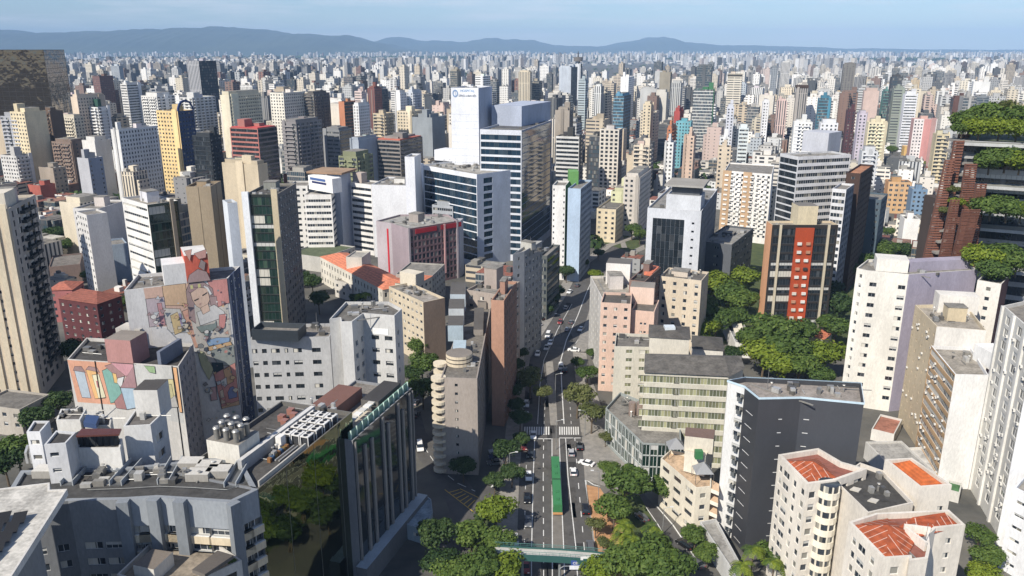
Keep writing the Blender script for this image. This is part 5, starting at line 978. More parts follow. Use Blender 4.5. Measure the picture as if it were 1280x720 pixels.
# ================================================================== reflective block top left, garden tower at right
b = B('office_tower', 'big bronze mirror-glass tower rippling with reflections, top left edge', 'building', [P(-90, 63, 108), P(57, 63.6, 108), P(79, 62.5, 108), P(-40, 62, 108)][0:0] or [PW(-90, 62.5, 760), PW(54, 62.5, 740), PW(80, 62.5, 800), PW(-60, 62.5, 830)], 108.4, '3f3a33', [S(fh=4.2, ribbon=True, wh=3.95, top=.4, mx=.3, mull=7, glass='bronze', dep=.1, fc=(.05, .045, .04, 1), col='2b2723'), S(fh=4.2, ribbon=True, wh=3.95, top=.4, mx=.3, mull=7, glass='bronze', dep=.1, fc=(.05, .045, .04, 1), col='2b2723')], lod=2, roofcol='6b6a66')
zT = 83
def garden_tower():
    poly = [PW(1200, 168, 262), PW(1330, 172, 250), PW(1360, 165, 300), PW(1215, 165, 300)]
    b = B('garden_tower', 'terraced tower wrapped in rust-red timber lattice with trees on every level, right edge', 'building', poly, zT - 2, '4b3d35',
          [S(fh=4.6, ribbon=True, wh=3.0, top=1.2, mx=.2, mull=1.5, glass='dglass', col='a8a9aa'), S(mat='wall')], lod=2, roofcol='55603d')
    p0, p1 = b.poly[0], b.poly[1]; d = (p1 - p0).normalized(); nn = Vector((d.y, -d.x, 0)); Lq = (p1 - p0).length
    for r, zz in enumerate((zT - 3.2, zT - 16.5, zT - 30, zT - 43)):
        mb = MB(); a = p0 + nn * (4.0 + 1.6 * r); e = p1 + nn * (4.0 + 1.6 * r); mb.prism([a, e, p1, p0], zz, zz + 1.0, lin('b3b4b2'), 'wall', lin('8d8f86')); mb.build('terrace', b.root)
    # lattice fin: several slatted blades stepping outwards toward the ground
    def blade(x0, x1, y0, y1, x2, x3, wv, k):
        A, B_ = PW(x0, y0, wv), PW(x1, y0, wv); mb = MB(); Cc, Dd = PW(x2, y1, wv + 12), PW(x3, y1, wv + 12); n_ = 46
        for i in range(n_):
            t0, t1 = i / n_, (i + .62) / n_; q = [A.lerp(Cc, t0), B_.lerp(Dd, t0), B_.lerp(Dd, t1), A.lerp(Cc, t1)]
            th = Vector((0, .35, 0)); mb.face(q[::-1], lin('8a5138'), 'wall'); mb.face([v + th for v in q], lin('8a5138'), 'wall'); mb.face([q[0], q[1], q[1] + th, q[0] + th], lin('8a5138'), 'wall')
        for s_ in (0, .5, 1):
            a, e = A.lerp(B_, s_), Cc.lerp(Dd, s_); mb.tube(a + Vector((0, .5, 0)), e + Vector((0, .5, 0)), .3, .3, lin('6a4030'), 'wall', 5)
        o = mb.build('timber_lattice', b.root)
    blade(1183, 1194, 200, 345, 1150, 1167, 255, 0); blade(1222, 1234, 230, 345, 1200, 1216, 252, 4); blade(1190, 1200, 250, 345, 1170, 1185, 250, 5); blade(1205, 1226, 262, 345, 1186, 1204, 249, 6); blade(1194, 1206, 176, 335, 1166, 1178, 258, 1); blade(1208, 1222, 205, 330, 1188, 1206, 254, 2); blade(1200, 1211, 168, 300, 1178, 1190, 266, 3)
    for r in range(11):
        y = 178 + 14 * r; x = 1196 - (y - 178) * .19; mb = MB(); a, e = PW(x, y, 262), PW(x + 26, y + 2, 262); mb.prism([Vector((a.x, a.y, 0)), Vector((e.x, e.y, 0)), Vector((e.x, e.y + 7, 0)), Vector((a.x, a.y + 7, 0))], a.z, a.z + .7, lin('8f8a82'), 'wall'); mb.build('floor_slab', b.root)
    mb = MB(); a, e = PW(1166, 345, 285), PW(1206, 345, 285); mb.prism([Vector((a.x, a.y, 0)), Vector((e.x, e.y, 0)), Vector((e.x, e.y + 14, 0)), Vector((a.x, a.y + 14, 0))], 0, zT - 24, lin('4b3c34'), 'wall'); mb.build('core', b.root)
    return b
gt = garden_tower()
# ================================================================== MIDDLE DISTANCE, one by one: (xL, xK, xR, y, z or w, colour, style, label)
def midbox(xL, xK, xR, y, z, th=24, dmin=12):
    K = P(xK, y, z); th = R(th); a = Vector((-math.cos(th), math.sin(th), 0)); c = Vector((math.sin(th), math.cos(th), 0))
    def ln(v, xt):
        s = (xt - 640) / F; w0 = K.y * CP - (z - H) * SP; den = v.x - s * v.y * CP
        t = (s * w0 - K.x) / den if abs(den) > 1e-4 else -1; return t
    l1 = ln(a, xL); l2 = ln(c, xR)
    if not 3 < l1 < 90: l1 = 18
    if not dmin * .6 < l2 < 45: l2 = dmin
    return [K + a * l1, K, K + c * l2, K + a * l1 + c * l2]
RB = S(fh=3.2, ribbon=True, wh=1.4, mx=.5, top=1.4); PN = S(fh=3, pitch=2.8, ww=1.5, wh=1.4); PW2 = S(fh=3, pitch=2.4, ww=1.2, wh=1.6); GL = S(fh=3.4, ribbon=True, wh=2.8, mx=.3, top=1, glass='dglass'); BG = S(fh=3.4, ribbon=True, wh=2.6, mx=.3, top=1, glass='bglass'); GG = S(fh=3.2, ribbon=True, wh=2.4, mx=.3, top=1, glass='gglass')
BL = S(fh=3, pitch=5, ww=3.4, wh=1.7, top=1.2, mx=.6); XX = None; FF = lambda k: S(far=k)
MID = [  # some second-face colours are darkened, putting right-side shade into the paint
 (0, 24, 34, 146, 58, 'aeb0b6', BL, BL, 'grey balconied apartment tower at the left edge below the bronze mirror tower'),
 (12, 30, 57, 140, 62, 'e3cfa0', PN, XX, 'slim cream tower with grey blank side under the bronze mirror tower'),
 (44, 62, 70, 139, 60, '6f5744', PN, XX, 'brown cube building between the slim cream tower and the bronze mirror tower'),
 (66, 92, 104, 146, 50, 'd5c8ac', PN, PN, 'low cream apartment row right of the brown cube building'),
 (103, 122, 137, 134, 56, 'e2e2e0', BL, BL, 'white building with a dark green roof box near the left'),
 (88, 96, 131, 121, 66, 'ddc6aa', XX, PN, 'pinkish cream tower with a grey gridded side near the left'),
 (64, 88, 108, 178, 38, '8b7363', PN, PN, 'brown block with two white panels on its wall'),
 (102, 118, 138, 176, 44, 'dcd9d2', XX, XX, 'white stepped windowless block left of the white grid tower'),
 (138, 148, 196, 162, 55, 'dfdeda', XX, PW2, 'white tower with a dense grid of dark windows and white end wall'),
 (195, 222, 242, 139, 64, 'e8c472', PN, S(fh=3, pitch=3, ww=1.8, wh=1.2, col='2f4573'), 'yellow tower with a deep blue arched side, upper left'),
 (240, 262, 276, 170, 50, '30363c', GL, PN, 'dark glass office right of the yellow and blue tower'),
 (176, 196, 218, 120, 62, 'dddcd8', PN, BL, 'white apartment block behind the yellow and blue tower'),
 (219, 240, 269, 122, 60, 'd5d5d2', BL, BL, 'large pale block with staggered grey balconies, upper left'),
 (233, 248, 270, 76, 95, 'b3b4b8', FF(3), S(col='23272e', far=6), 'lone black high-rise with pale ribbed side, upper left'),
 (150, 158, 176, 105, 68, 'e5e3de', RB, RB, 'white building with black window boxes behind the dark green roof box'),
 (115, 124, 141, 95, 72, '7b5550', FF(0), FF(0), 'reddish-brown tower pair far behind at upper left'),
 (275, 286, 326, 119, 70, 'e2d6b4', XX, PN, 'cream tower with a long gridded grey side above the red-topped frame'),
 (287, 322, 346, 161, 60, 'b96a5c', S(fh=3, ribbon=True, wh=1.9, mx=.6, top=.6, glass='dglass'), S(fh=3, ribbon=True, wh=1.9, mx=.4, top=.6, col='8f7d75', glass='dglass'), 'unfinished pink concrete frame with a bright red top deck'),
 (277, 322, 334, 206, 50, 'cbb894', XX, XX, 'blank beige windowless block under the red-topped concrete frame'),
 (337, 354, 381, 116, 68, 'e6dfcc', PN, PN, 'white and cream stepped tower right of the cream gridded tower'),
 (380, 392, 412, 117, 66, '6c6660', BL, BL, 'dark grey-brown apartment tower with stacked balconies, upper left centre'),
 (352, 370, 402, 153, 56, '8c8786', BL, BL, 'grey balconied tower with dark shaded side above the brown slab roof'),
 (403, 424, 440, 163, 46, '8b8d8f', RB, GL, 'plain grey office block right of the grey balconied tower'),
 (437, 448, 473, 175, 46, 'aab6c4', XX, XX, 'blue-grey blank slab left of the unfinished grey frame'),
 (471, 500, 528, 176, 44, '8f8780', S(fh=3, ribbon=True, wh=1.8, mx=.5, top=.6, glass='dglass'), S(fh=3, ribbon=True, wh=1.8, mx=.5, top=.6, glass='dglass'), 'unfinished grey concrete frame with orange netting on top'),
 (423, 446, 466, 196, 42, '8a8f63', BL, BL, 'olive and white balconied block beside the brown slab roof'),
 (515, 540, 556, 147, 50, '8f979c', XX, XX, 'large windowless grey shed-like block left of the hospital lift tower'),
 (496, 514, 528, 139, 52, 'dfcda8', PN, PN, 'cream block with small balconies behind the large grey windowless block'),
 (466, 480, 492, 142, 52, 'c9b58f', BL, PN, 'olive-cream tower left of the cream balcony block, centre left'),
 (493, 500, 508, 116, 62, 'efeeea', XX, PN, 'narrow bright white slab, centre left skyline'),
 (508, 516, 527, 115, 62, 'c4cad2', PN, PN, 'pale blue-white tower joined to the narrow bright white slab'),
 (459, 468, 477, 110, 62, '8f4a38', FF(3), FF(0), 'small red-brown tower in the middle distance left of centre'),
 (423, 430, 444, 127, 58, 'cc7a45', XX, GL, 'orange slab with dark glass side, centre left'),
 (441, 448, 462, 131, 55, 'e2e3e2', PN, PN, 'white punched-window block right of the orange slab'),
 (443, 452, 458, 114, 60, 'd9c0b6', FF(1), FF(0), 'pinkish ribbon-window tower behind the white punched-window block'),
 (594, 604, 613, 95, 72, 'e9e8e4', FF(1), FF(1), 'white tower peeking behind the hospital lift tower'),
 (648, 662, 676, 90, 76, 'd8c8a6', FF(3), FF(0), 'cream tower with rounded corner just right of the mirrored hospital roof'),
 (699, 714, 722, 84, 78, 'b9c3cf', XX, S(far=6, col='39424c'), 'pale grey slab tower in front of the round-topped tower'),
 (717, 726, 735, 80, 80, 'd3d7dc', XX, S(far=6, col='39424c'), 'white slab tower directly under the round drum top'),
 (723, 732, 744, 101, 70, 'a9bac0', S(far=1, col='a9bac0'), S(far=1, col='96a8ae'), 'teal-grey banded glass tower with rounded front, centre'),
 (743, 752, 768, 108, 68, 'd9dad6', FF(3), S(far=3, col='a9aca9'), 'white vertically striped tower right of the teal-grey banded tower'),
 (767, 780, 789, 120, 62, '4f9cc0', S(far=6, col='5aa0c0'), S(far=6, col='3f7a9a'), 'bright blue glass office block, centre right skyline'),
 (694, 712, 734, 138, 58, 'a39787', XX, S(fh=3, pitch=3, ww=1.2, wh=1.2, col='77716b'), 'stained grey concrete block right of the mirrored hospital'),
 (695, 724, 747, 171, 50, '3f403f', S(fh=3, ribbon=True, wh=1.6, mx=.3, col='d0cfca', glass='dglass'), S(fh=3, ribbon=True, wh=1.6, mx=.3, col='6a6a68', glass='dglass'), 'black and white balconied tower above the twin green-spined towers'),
 (750, 774, 794, 162, 52, 'd9d0c0', S(fh=3, pitch=3.2, ww=2.0, wh=1.8, top=1, glass='dglass'), S(fh=3, pitch=3, ww=1.8, wh=1.7, col='77757a', glass='dglass'), 'white and black striped residential tower, upper centre'),
 (792, 812, 832, 182, 44, 'd6c6ab', BL, BL, 'beige stepped apartment block right of the striped residential tower'),
 (831, 842, 857, 178, 44, 'e6e6e4', PN, S(fh=3, pitch=2.6, ww=1.6, wh=1.6, col='a5b6c6'), 'white block with pale blue windowed side above the grey-white office'),
 (855, 868, 884, 170, 44, 'd8b79c', PN, PN, 'pink-beige apartment block right of the pale blue windowed block'),
 (898, 914, 929, 184, 42, 'd9c4a4', PN, PN, 'beige apartment tower with flat top above the white and tan slab'),
 (867, 892, 900, 112, 68, '2f7a4c', S(far=6, col='d5d6d0'), S(far=6, col='3a6f50'), 'green and white patchwork glass tower with concrete edges'),
 (871, 890, 897, 83, 84, '6c7378', FF(6), FF(6), 'tall grey glass high-rise behind the green patchwork tower'),
 (910, 928, 934, 92, 76, 'd9cfb8', FF(1), FF(1), 'broad cream office with a dark crown band, right of the grey glass high-rise'),
 (845, 864, 882, 152, 44, '4fa3b5', S(fh=3, pitch=2.2, ww=1.2, wh=1.4, col='5fb0bd'), PN, 'turquoise block with white window grid below the green patchwork tower'),
 (834, 840, 846, 160, 42, 'c9763c', PN, PN, 'small orange apartment block left of the turquoise block'),
 (843, 850, 855, 139, 52, 'b5382f', XX, PN, 'small bright red building between towers, upper right of centre'),
 (804, 814, 825, 130, 58, 'dcc9a2', PN, PN, 'cream tower with two rounded columns of windows, right of centre'),
 (776, 786, 793, 96, 70, 'f0f0ee', XX, FF(0), 'pure white tower behind the bright blue glass block'),
 (839, 852, 861, 104, 66, 'b9bab6', FF(3), FF(0), 'pale grey ribbed tower left of the green patchwork tower'),
 (900, 912, 924, 171, 42, 'dedfdf', PN, S(fh=3, pitch=2.6, ww=1.2, wh=1.2, col='b1736b'), 'white tower with a dusty red side above the beige flat-topped tower'),
 (924, 936, 955, 160, 46, 'd5e0e0', RB, S(fh=3, ribbon=True, wh=2, mx=.3, col='3f6a75', glass='bglass'), 'white and teal glass block, upper right of centre'),
 (909, 918, 928, 134, 54, 'cfd3df', PN, PN, 'pale lavender tower beside the white and teal glass block'),
 (954, 962, 976, 127, 56, 'e6e6e8', PN, S(fh=3, pitch=2.6, ww=1.4, wh=1.4, col='6a7fa0'), 'white tower with blue shaded side, right of the lavender tower'),  # blue of the side is shade put into its wall colour
 (972, 984, 994, 126, 56, 'd9b7ac', FF(3), PN, 'pinkish tower right of the white and blue tower'),
 (977, 988, 997, 78, 82, 'cfcdc8', FF(3), FF(3), 'grey high-rise with vertical stripes on the right skyline'),
 (965, 972, 978, 84, 80, '8a929a', FF(0), FF(0), 'slate grey tower left of the striped high-rise'),
 (1055, 1070, 1075, 80, 84, '77726a', FF(2), FF(0), 'lone brown-grey slab high-rise on the right skyline'),
 (996, 1010, 1021, 110, 66, 'a59d94', FF(3), FF(3), 'brown-capped ribbed tower right of centre'),
 (1115, 1128, 1139, 96, 74, '4a4c50', FF(6), FF(6), 'dark stepped glass high-rise on the right skyline'),
 (1118, 1132, 1141, 111, 66, '8d9789', FF(1), FF(1), 'green-grey banded office on the right side'),
 (1132, 1147, 1156, 118, 62, 'e3e5ea', S(fh=3, ribbon=True, wh=1.3, mx=.4), XX, 'tall white and lilac slab with fine floor bands on the right side'),
 (1024, 1040, 1048, 123, 58, '2f86a3', S(far=6, col='3f90a8'), S(far=6, col='2a6a86'), 'sea-blue sloping glass building on the right side'),
 (1105, 1112, 1119, 114, 62, '4f8a84', FF(6), FF(3), 'blue-green glass tower left of the green-grey banded office'),
 (1086, 1110, 1117, 153, 50, 'ecdcb0', PN, PN, 'pale yellow apartment tower with rows of dark windows, right side'),
 (1078, 1098, 1113, 189, 40, 'd0d3d6', PN, PN, 'white apartment block in front of the pale yellow tower'),
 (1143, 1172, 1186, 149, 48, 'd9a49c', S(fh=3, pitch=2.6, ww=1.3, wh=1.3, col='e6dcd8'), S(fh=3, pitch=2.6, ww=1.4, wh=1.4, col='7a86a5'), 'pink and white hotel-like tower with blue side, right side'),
 (1131, 1160, 1164, 184, 14, 'e3b13f', XX, XX, 'low plain yellow box at the foot of the pink and white tower'),
 (1171, 1188, 1196, 168, 44, 'd6c496', BL, XX, 'cream building with brown window strips beside the garden tower'),
 (993, 1016, 1026, 153, 50, 'e4e4e0', PN, PN, 'white apartment cluster behind the white banded tower'),
 (1026, 1048, 1055, 154, 50, 'e0e2e6', PN, PN, 'second white apartment cluster, right of the first behind the banded tower'),
 (1074, 1084, 1088, 142, 52, 'c7bccb', PN, PN, 'lilac tower left of the pale yellow apartment tower'),
 (1060, 1070, 1075, 138, 52, '5a3037', PN, PN, 'narrow maroon tower beside the lilac tower'),
 (1126, 1138, 1144, 165, 18, 'b3403f', PN, PN, 'low red gabled house-like block left of the pink tower'),
 (1111, 1140, 1147, 228, 22, 'd3954f', S(fh=3.4, pitch=3, ww=2.0, wh=1.6, col='d9a765'), XX, 'tan and white gridded school-like block, right side below the yellow box'),
 (1141, 1160, 1170, 237, 20, '6f95b8', PN, PN, 'blue apartment block right of the tan gridded block'),
 (1131, 1150, 1158, 274, 18, 'eceae4', XX, XX, 'low plain white warehouse wall right of the dark teal office'),
 (1092, 1108, 1120, 262, 14, 'd9d6cf', PN, PN, 'low white workshop left of the white warehouse wall'),
 (746, 770, 790, 262, 20, 'dac79f', PN, PN, 'cream house-like block above the grassy slope by the avenue bend'),
 (764, 782, 796, 240, 26, 'd2d3a0', PN, PN, 'pale yellow-green block behind the cream house-like block'),
 (780, 800, 814, 222, 36, 'd0c7bb', PN, PN, 'beige gridded apartment block left of the grey-white office roof'),
 (48, 66, 82, 210, 24, 'a99884', XX, PN, 'bare beige twin block above the left trees'),
 (0, 20, 40, 195, 30, 'd2d0cc', PN, PN, 'small white stepped block at the left edge'),
 (34, 50, 60, 232, 14, 'b9543f', XX, XX, 'low red-roofed house at the left edge beside the trees'),
 (96, 110, 128, 198, 42, 'b8b9be', XX, S(fh=3, pitch=4, ww=1.2, wh=1.2, col='8f9cb0'), 'grey-blue slab with white window column left of the stepped white building'),
 (540, 566, 590, 258, 30, 'a8aeb4', RB, RB, 'pale hospital annex in front of the blue glass block'),
]
MIDB = []
def enrich(bb, seed, sty=()):
    """relief the photo shows on such towers: taller lift core, setback storey, projecting bay, balcony stacks"""
    g = random.Random(seed * 13 + 1); P_ = bb.poly; w0, w1 = (P_[1] - P_[0]).length, (P_[2] - P_[1]).length; tint = lambda f: tuple(min(.85, c * f) for c in bb.col[:3]) + (1,)
    if bb.z1 < 26: return
    if g.random() < .6:
        q = bb.inset(min(w0, w1) * g.uniform(.12, .2)); mb = MB(); mb.prism([tuple(p)[:2] for p in q], bb.zr, bb.z1 + g.uniform(1.8, 3.2), tint(g.uniform(.85, 1.05)), 'wall', lin('918b80'), 'roof'); mb.build('setback_storey', bb.root)
    if g.random() < .6:
        a = g.uniform(.1, .6); i = g.choice((0, 1)); p0, p1 = P_[i], P_[i + 1]; bb.box('lift_core', p0.lerp(p1, a), p0.lerp(p1, a + .25), min(w0, w1) * .4, bb.zr, bb.z1 + g.uniform(4, 7), tint(g.uniform(.8, 1.1)), off=-1.2)
    if g.random() < .55:
        i = g.choice((0, 1)); a = g.choice((.04, .4, .74)); fins(bb, i, (a + .11,), (w0, w1)[i] * .2, 0, bb.z1 + 1.2, .7, tint(g.choice((.72, 1.12, 1.2))), name='projecting_bay')
    for i, s_ in enumerate(sty):
        if s_ is BL or (s_ is PN and g.random() < .3):
            if (w0, w1)[i] > 9: balconies(bb, i, 3.0, min(20, int(bb.z1 / 3) - 2), .06, .96, 3.6, 1.1, tint(1.15), 1.0, cols=2 if (w0, w1)[i] > 14 else 1, gap=1.6)
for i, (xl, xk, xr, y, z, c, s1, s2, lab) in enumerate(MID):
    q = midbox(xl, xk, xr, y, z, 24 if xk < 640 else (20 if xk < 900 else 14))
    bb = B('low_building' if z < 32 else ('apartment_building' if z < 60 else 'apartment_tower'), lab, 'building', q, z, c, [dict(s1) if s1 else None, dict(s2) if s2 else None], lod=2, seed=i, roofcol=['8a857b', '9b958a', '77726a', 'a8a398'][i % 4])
    bb.clutter(4 if q[1].length < 900 else 2, True, i, 3 if q[1].y < 700 else 1, 3.5); MIDB.append(bb); enrich(bb, i, [s1, s2])
def find(s): return [b for b in MIDB if s in b.root['label']][0]
def cap(s, col, h, z=0, mat='wall', grow=-.6, name='roof_deck'):
    b = find(s); mb = MB(); mb.prism([tuple(p)[:2] for p in b.inset(-grow)], b.z1 + z + .05, b.z1 + z + h, lin(col), mat); mb.build(name, b.root)
fins(find('pink and white hotel'), 0, (.62,), 7, 0, 47.9, .3, lin('d58a82'), name='pink_panel'); cap('bright red top deck', 'd0362f', .6); cap('orange netting', 'c9603f', .9); cap('green roof box', '1f5a48', 7, grow=-5); cap('brown-capped', '4a3428', 3, grow=.6); cap('dark crown', '4a4640', 3, -4, grow=.2, name='crown_band')
b = find('directly under the round drum'); c = sum(b.poly, Vector()) / 4; mb = MB(); mb.tube((c.x, c.y, b.z1), (c.x, c.y, b.z1 + 5), 4, 4, lin('55504a'), 'wall', 14); mb.tube((c.x, c.y, b.z1 + 5), (c.x, c.y, b.z1 + 13), 9, 9, lin('77706a'), 'wall', 18); mb.tube((c.x, c.y, b.z1 + 13), (c.x, c.y, b.z1 + 24), 1.6, .4, lin('55504a'), 'metal', 8); mb.build('round_drum', b.root)
b = find('yellow tower with a deep blue'); mb = MB(); p0, p1 = b.poly[1], b.poly[2]; d = (p1 - p0).normalized(); nn = Vector((d.y, -d.x, 0)); Lq = (p1 - p0).length
for k in range(10):
    a0, a1 = math.pi * k / 10, math.pi * (k + 1) / 10; f = lambda a, r: p0 + d * (Lq / 2 - math.cos(a) * r) + nn * .3 + Vector((0, 0, b.z1 + math.sin(a) * r)); r0, r1 = Lq / 2, Lq / 2 - 1.6
    mb.face([f(a0, r0), f(a0, r1), f(a1, r1), f(a1, r0)][::-1], lin('22407a'), 'wall'); mb.face([f(a0, r0) - nn * 1, f(a1, r0) - nn * 1, f(a1, r0), f(a0, r0)], lin('22407a'), 'wall')
mb.build('blue_arch', b.root)
# stadium far off
q = [PW(447, 93.5, 3300), PW(516, 93.5, 3300), PW(516, 91.5, 3450), PW(450, 91.5, 3450)]; B('exhibition_hall', 'long low white-roofed hall far beyond the towers, left of centre', 'hall', q, 12, 'e3ddd0', [None], lod=2, roofcol='e8e2d8')
q = [PW(412, 87, 2900), PW(444, 87, 2900), PW(444, 86, 3000), PW(412, 86, 3000)]; B('office_building', 'broad flat-topped brown block far off, left of the long white-roofed hall', 'building', q, 42, '8a7f6e', [S(far=1)], lod=2)
# ================================================================== THE REST OF THE CITY
rn = random.Random(11)
PAL = [('white', 'e2e0da', 14), ('off-white', 'd9d2c4', 12), ('cream', 'd6c9ad', 9), ('beige', 'c6b394', 6), ('pale grey', 'b9bab8', 9), ('grey', '8f9091', 5), ('pinkish', 'cfb2a4', 2), ('brown', '86685a', 2), ('dark grey', '55595c', 4), ('pale blue', 'b2bec8', 1), ('brick red', '95604e', .7), ('yellow ochre', 'c9ae7c', .5)]
PW_ = [p[2] for p in PAL]
keys = []
for b in MIDB + []:
    xs = [proj(Vector((p.x, p.y, b.z1))) for p in b.poly]; ys = [proj(Vector((p.x, p.y, b.z1 * .35))) for p in b.poly]
    keys.append((min(x[0] for x in xs) - 2, max(x[0] for x in xs) + 2, min(x[1] for x in xs) - 2, max(y[1] for y in ys), min(x[2] for x in xs)))
for poly, z1 in HERO:
    xs = [proj(Vector((p.x, p.y, z1))) for p in poly]; ys = [proj(Vector((p.x, p.y, z1 * .3))) for p in poly]
    if min(x[2] for x in xs) < 2500: keys.append((min(x[0] for x in xs) - 2, max(x[0] for x in xs) + 2, min(x[1] for x in xs) - 2, max(y[1] for y in ys), min(x[2] for x in xs)))
foot = [(sum(p.x for p in q) / len(q), sum(p.y for p in q) / len(q), max((p - q[0]).length for p in q) * .62) for q, _ in HERO]
avl = [Vector((*W(*p), 0)) for p in AV_L]; avr = [Vector((*W(*p), 0)) for p in AV_R]; avc = [(a + b) / 2 for a, b in zip(avl, avr)] + [Vector((260, 640, 0))]
def near_av(x, y, m=24):
    for a, b in zip(avc, avc[1:]):
        ab = b - a; t = max(0, min(1, ((x - a.x) * ab.x + (y - a.y) * ab.y) / ab.length_squared)); q = a + ab * t
        if math.hypot(x - q.x, y - q.y) < m: return True
    return False
KEEP = [(725, 560, 960, 432), (825, 900, 345, 440), (900, 1080, 290, 480), (742, 815, 262, 330)]
def blocked(poly, z, D):
    xs = [proj(Vector((p[0], p[1], z))) for p in poly]; x0, x1, y0 = min(x[0] for x in xs), max(x[0] for x in xs), min(x[1] for x in xs); w = min(x[2] for x in xs)
    for a, b, c, d, kw in keys:
        if w < kw and x1 > a and x0 < b and y0 < d - (d - c) * .25: return True
    return False
cand = []
def rect(x, y, w, d, a):
    c, s = math.cos(a), math.sin(a); return [(x + c * u - s * v, y + s * u + c * v) for u, v in ((-w / 2, -d / 2), (w / 2, -d / 2), (w / 2, d / 2), (-w / 2, d / 2))]
grid = {}
def free(x, y, r):
    gx, gy = int(x // 40), int(y // 40)
    for i in range(gx - 2, gx + 3):
        for j in range(gy - 2, gy + 3):
            for (a, b, c) in grid.get((i, j), ()):
                if (a - x) ** 2 + (b - y) ** 2 < (c + r) ** 2: return False
    return True
def put(x, y, r): grid.setdefault((int(x // 40), int(y // 40)), []).append((x, y, r))
for f in foot: put(f[0], f[1], min(f[2], 34))
def dist_fac(x, y):
    return 0.5 + 0.5 * pnoise(Vector((x / 420, y / 420, 3.3)))
for k in range(9000):
    y = 330 * (2600 / 330) ** (rn.random() ** .8); x = rn.uniform(-.72, .72) * y * 1.04
    if abs(x) / y > .74 or near_av(x, y): continue
    ang = R(-22 + 14 * pnoise(Vector((x / 600, y / 600, 1)))) + rn.choice((0, 0, math.pi / 2)); w, d = rn.uniform(9, 17), rn.uniform(12, 22)
    pr = proj(Vector((x, y, 0)))
    if any(a < pr[0] < b and c < pr[1] < dd for a, b, c, dd in KEEP): continue
    r = max(w, d) * .56
    if not free(x, y, r): continue
    tower = rn.random() < .30 + .65 * dist_fac(x, y)
    h = rn.uniform(26, 62) if tower else rn.uniform(7, 18)
    if tower and rn.random() < .08: h *= 1.25
    if y < 900: h = min(h, 50)
    if x > .28 * y and y < 900: h *= .55
    poly = rect(x, y, w, d, ang)
    if blocked(poly, h, y):
        h = rn.uniform(6, 14)
        if blocked(poly, h, y): continue
        tower = False
    put(x, y, r); cand.append((h * w / y, x, y, w, d, h, ang, rn.choices(range(len(PAL)), PW_)[0], rn.randrange(7), tower))
cand.sort(reverse=True)
NI = 300 - len(HERO)
indiv = cand[:max(0, NI)]; rest = cand[max(0, NI):]
def jit(c, a=.06):
    k = rn.uniform(1 - a * 1.6, 1 + a); t = rn.uniform(-.25, .25) * a; return (min(.9, max(.02, c[0] * k * (1 + t))), min(.9, max(.02, c[1] * k)), min(.9, max(.02, c[2] * k * (1 - t))), 1)
# landmarks the labels lean on
LMK = [(proj((b.poly[0] + b.poly[1]) / 2 + Vector((0, 0, b.z1)))[0:2], s) for b, s in [(find('directly under the round'), 'the round-topped tower'), (find('lone black high-rise'), 'the lone black high-rise'), (find('bright blue glass office'), 'the bright blue glass block'), (find('green and white patchwork'), 'the green patchwork tower'), (find('lone brown-grey slab'), 'the lone brown-grey high-rise'), (find('yellow tower with a deep'), 'the yellow and blue tower'), (find('sea-blue sloping'), 'the sea-blue sloping building'), (find('pink and white hotel'), 'the pink and white tower'), (find('turquoise block'), 'the turquoise block'), (find('orange slab with dark'), 'the orange slab'), (find('pale yellow apartment'), 'the pale yellow tower'), (find('bright red top deck'), 'the red-topped frame'), (find('narrow bright white'), 'the narrow white slab'), (find('orange netting'), 'the unfinished grey frame'), (find('cream tower with two rounded'), 'the round-columned cream tower'), (find('white vertically striped'), 'the white striped tower'), (find('beige stepped'), 'the beige stepped block'), (find('tan and white gridded'), 'the tan gridded block'), (ht, 'the white hospital lift tower'), (find('maroon tower'), 'the narrow maroon tower'), (find('black and white balconied'), 'the black balconied tower'), (find('pinkish cream tower with'), 'the pinkish cream tower'), (find('tall white and lilac'), 'the white and lilac slab'), (find('dark stepped glass'), 'the dark stepped high-rise')]]
SH = {0: 'with small windows', 1: 'with window bands', 2: 'with paired windows', 3: 'with vertical stripes', 4: 'with balconies', 5: 'with few windows', 6: 'with glassy walls'}
used = {}
for i, (a_, x, y, w, d, h, ang, ci, st, tower) in enumerate(indiv):
    col = jit(lin(PAL[ci][1])); q = [Vector((px, py, 0)) for px, py in rect(x, y, w, d, ang)]
    sx, sy, _ = proj(Vector((x, y, h))); 
    lm = sorted(LMK, key=lambda l: (l[0][0] - sx) ** 2 + 4 * (l[0][1] - sy) ** 2)
    size = ('tall ' if h > 44 else '' if h > 20 else 'low ') + ('slim' if w < 14 else 'broad' if w > 17.5 else 'square')
    lab = None
    for (lx, ly), ln_ in lm[:6]:
        dx, dy = sx - lx, sy - ly
        rel = ('far ' if abs(dx) > 60 else '') + ('left of' if dx < 0 else 'right of') if abs(dx) > abs(dy) * 1.3 else ('below' if dy > 0 else 'beyond')
        t_ = f"{size} {PAL[ci][0]} building {SH[st]} {rel} {ln_}"
        if t_ not in used: lab = t_; break
    if lab is None: lab = t_ + ' at x'; 
    used[lab] = 1
    if st == 6: col = tuple(c * .5 for c in col[:3]) + (1,)
    nm = 'apartment_tower' if h > 30 else 'low_building'
    blank = i % 3 == 0; bb = Bld(nm, lab, 'building', q, 0, h, col, [S(far=st), S(far=(st + (i % 4)) % 7) if not blank else None, S(far=st), None], lod=2, parapet=.8, roofcol=jit(lin(rn.choice(['8a857b', '9b958a', '77726a', 'a8a398', '6a5a50', '9a5f48' if h < 14 else '8a857b'])), .2), group='city towers in the middle distance', seed=i)
    bb.clutter(2, True, i, 2, 3.2 if h > 20 else 1.5)
    if y < 1300: enrich(bb, i)
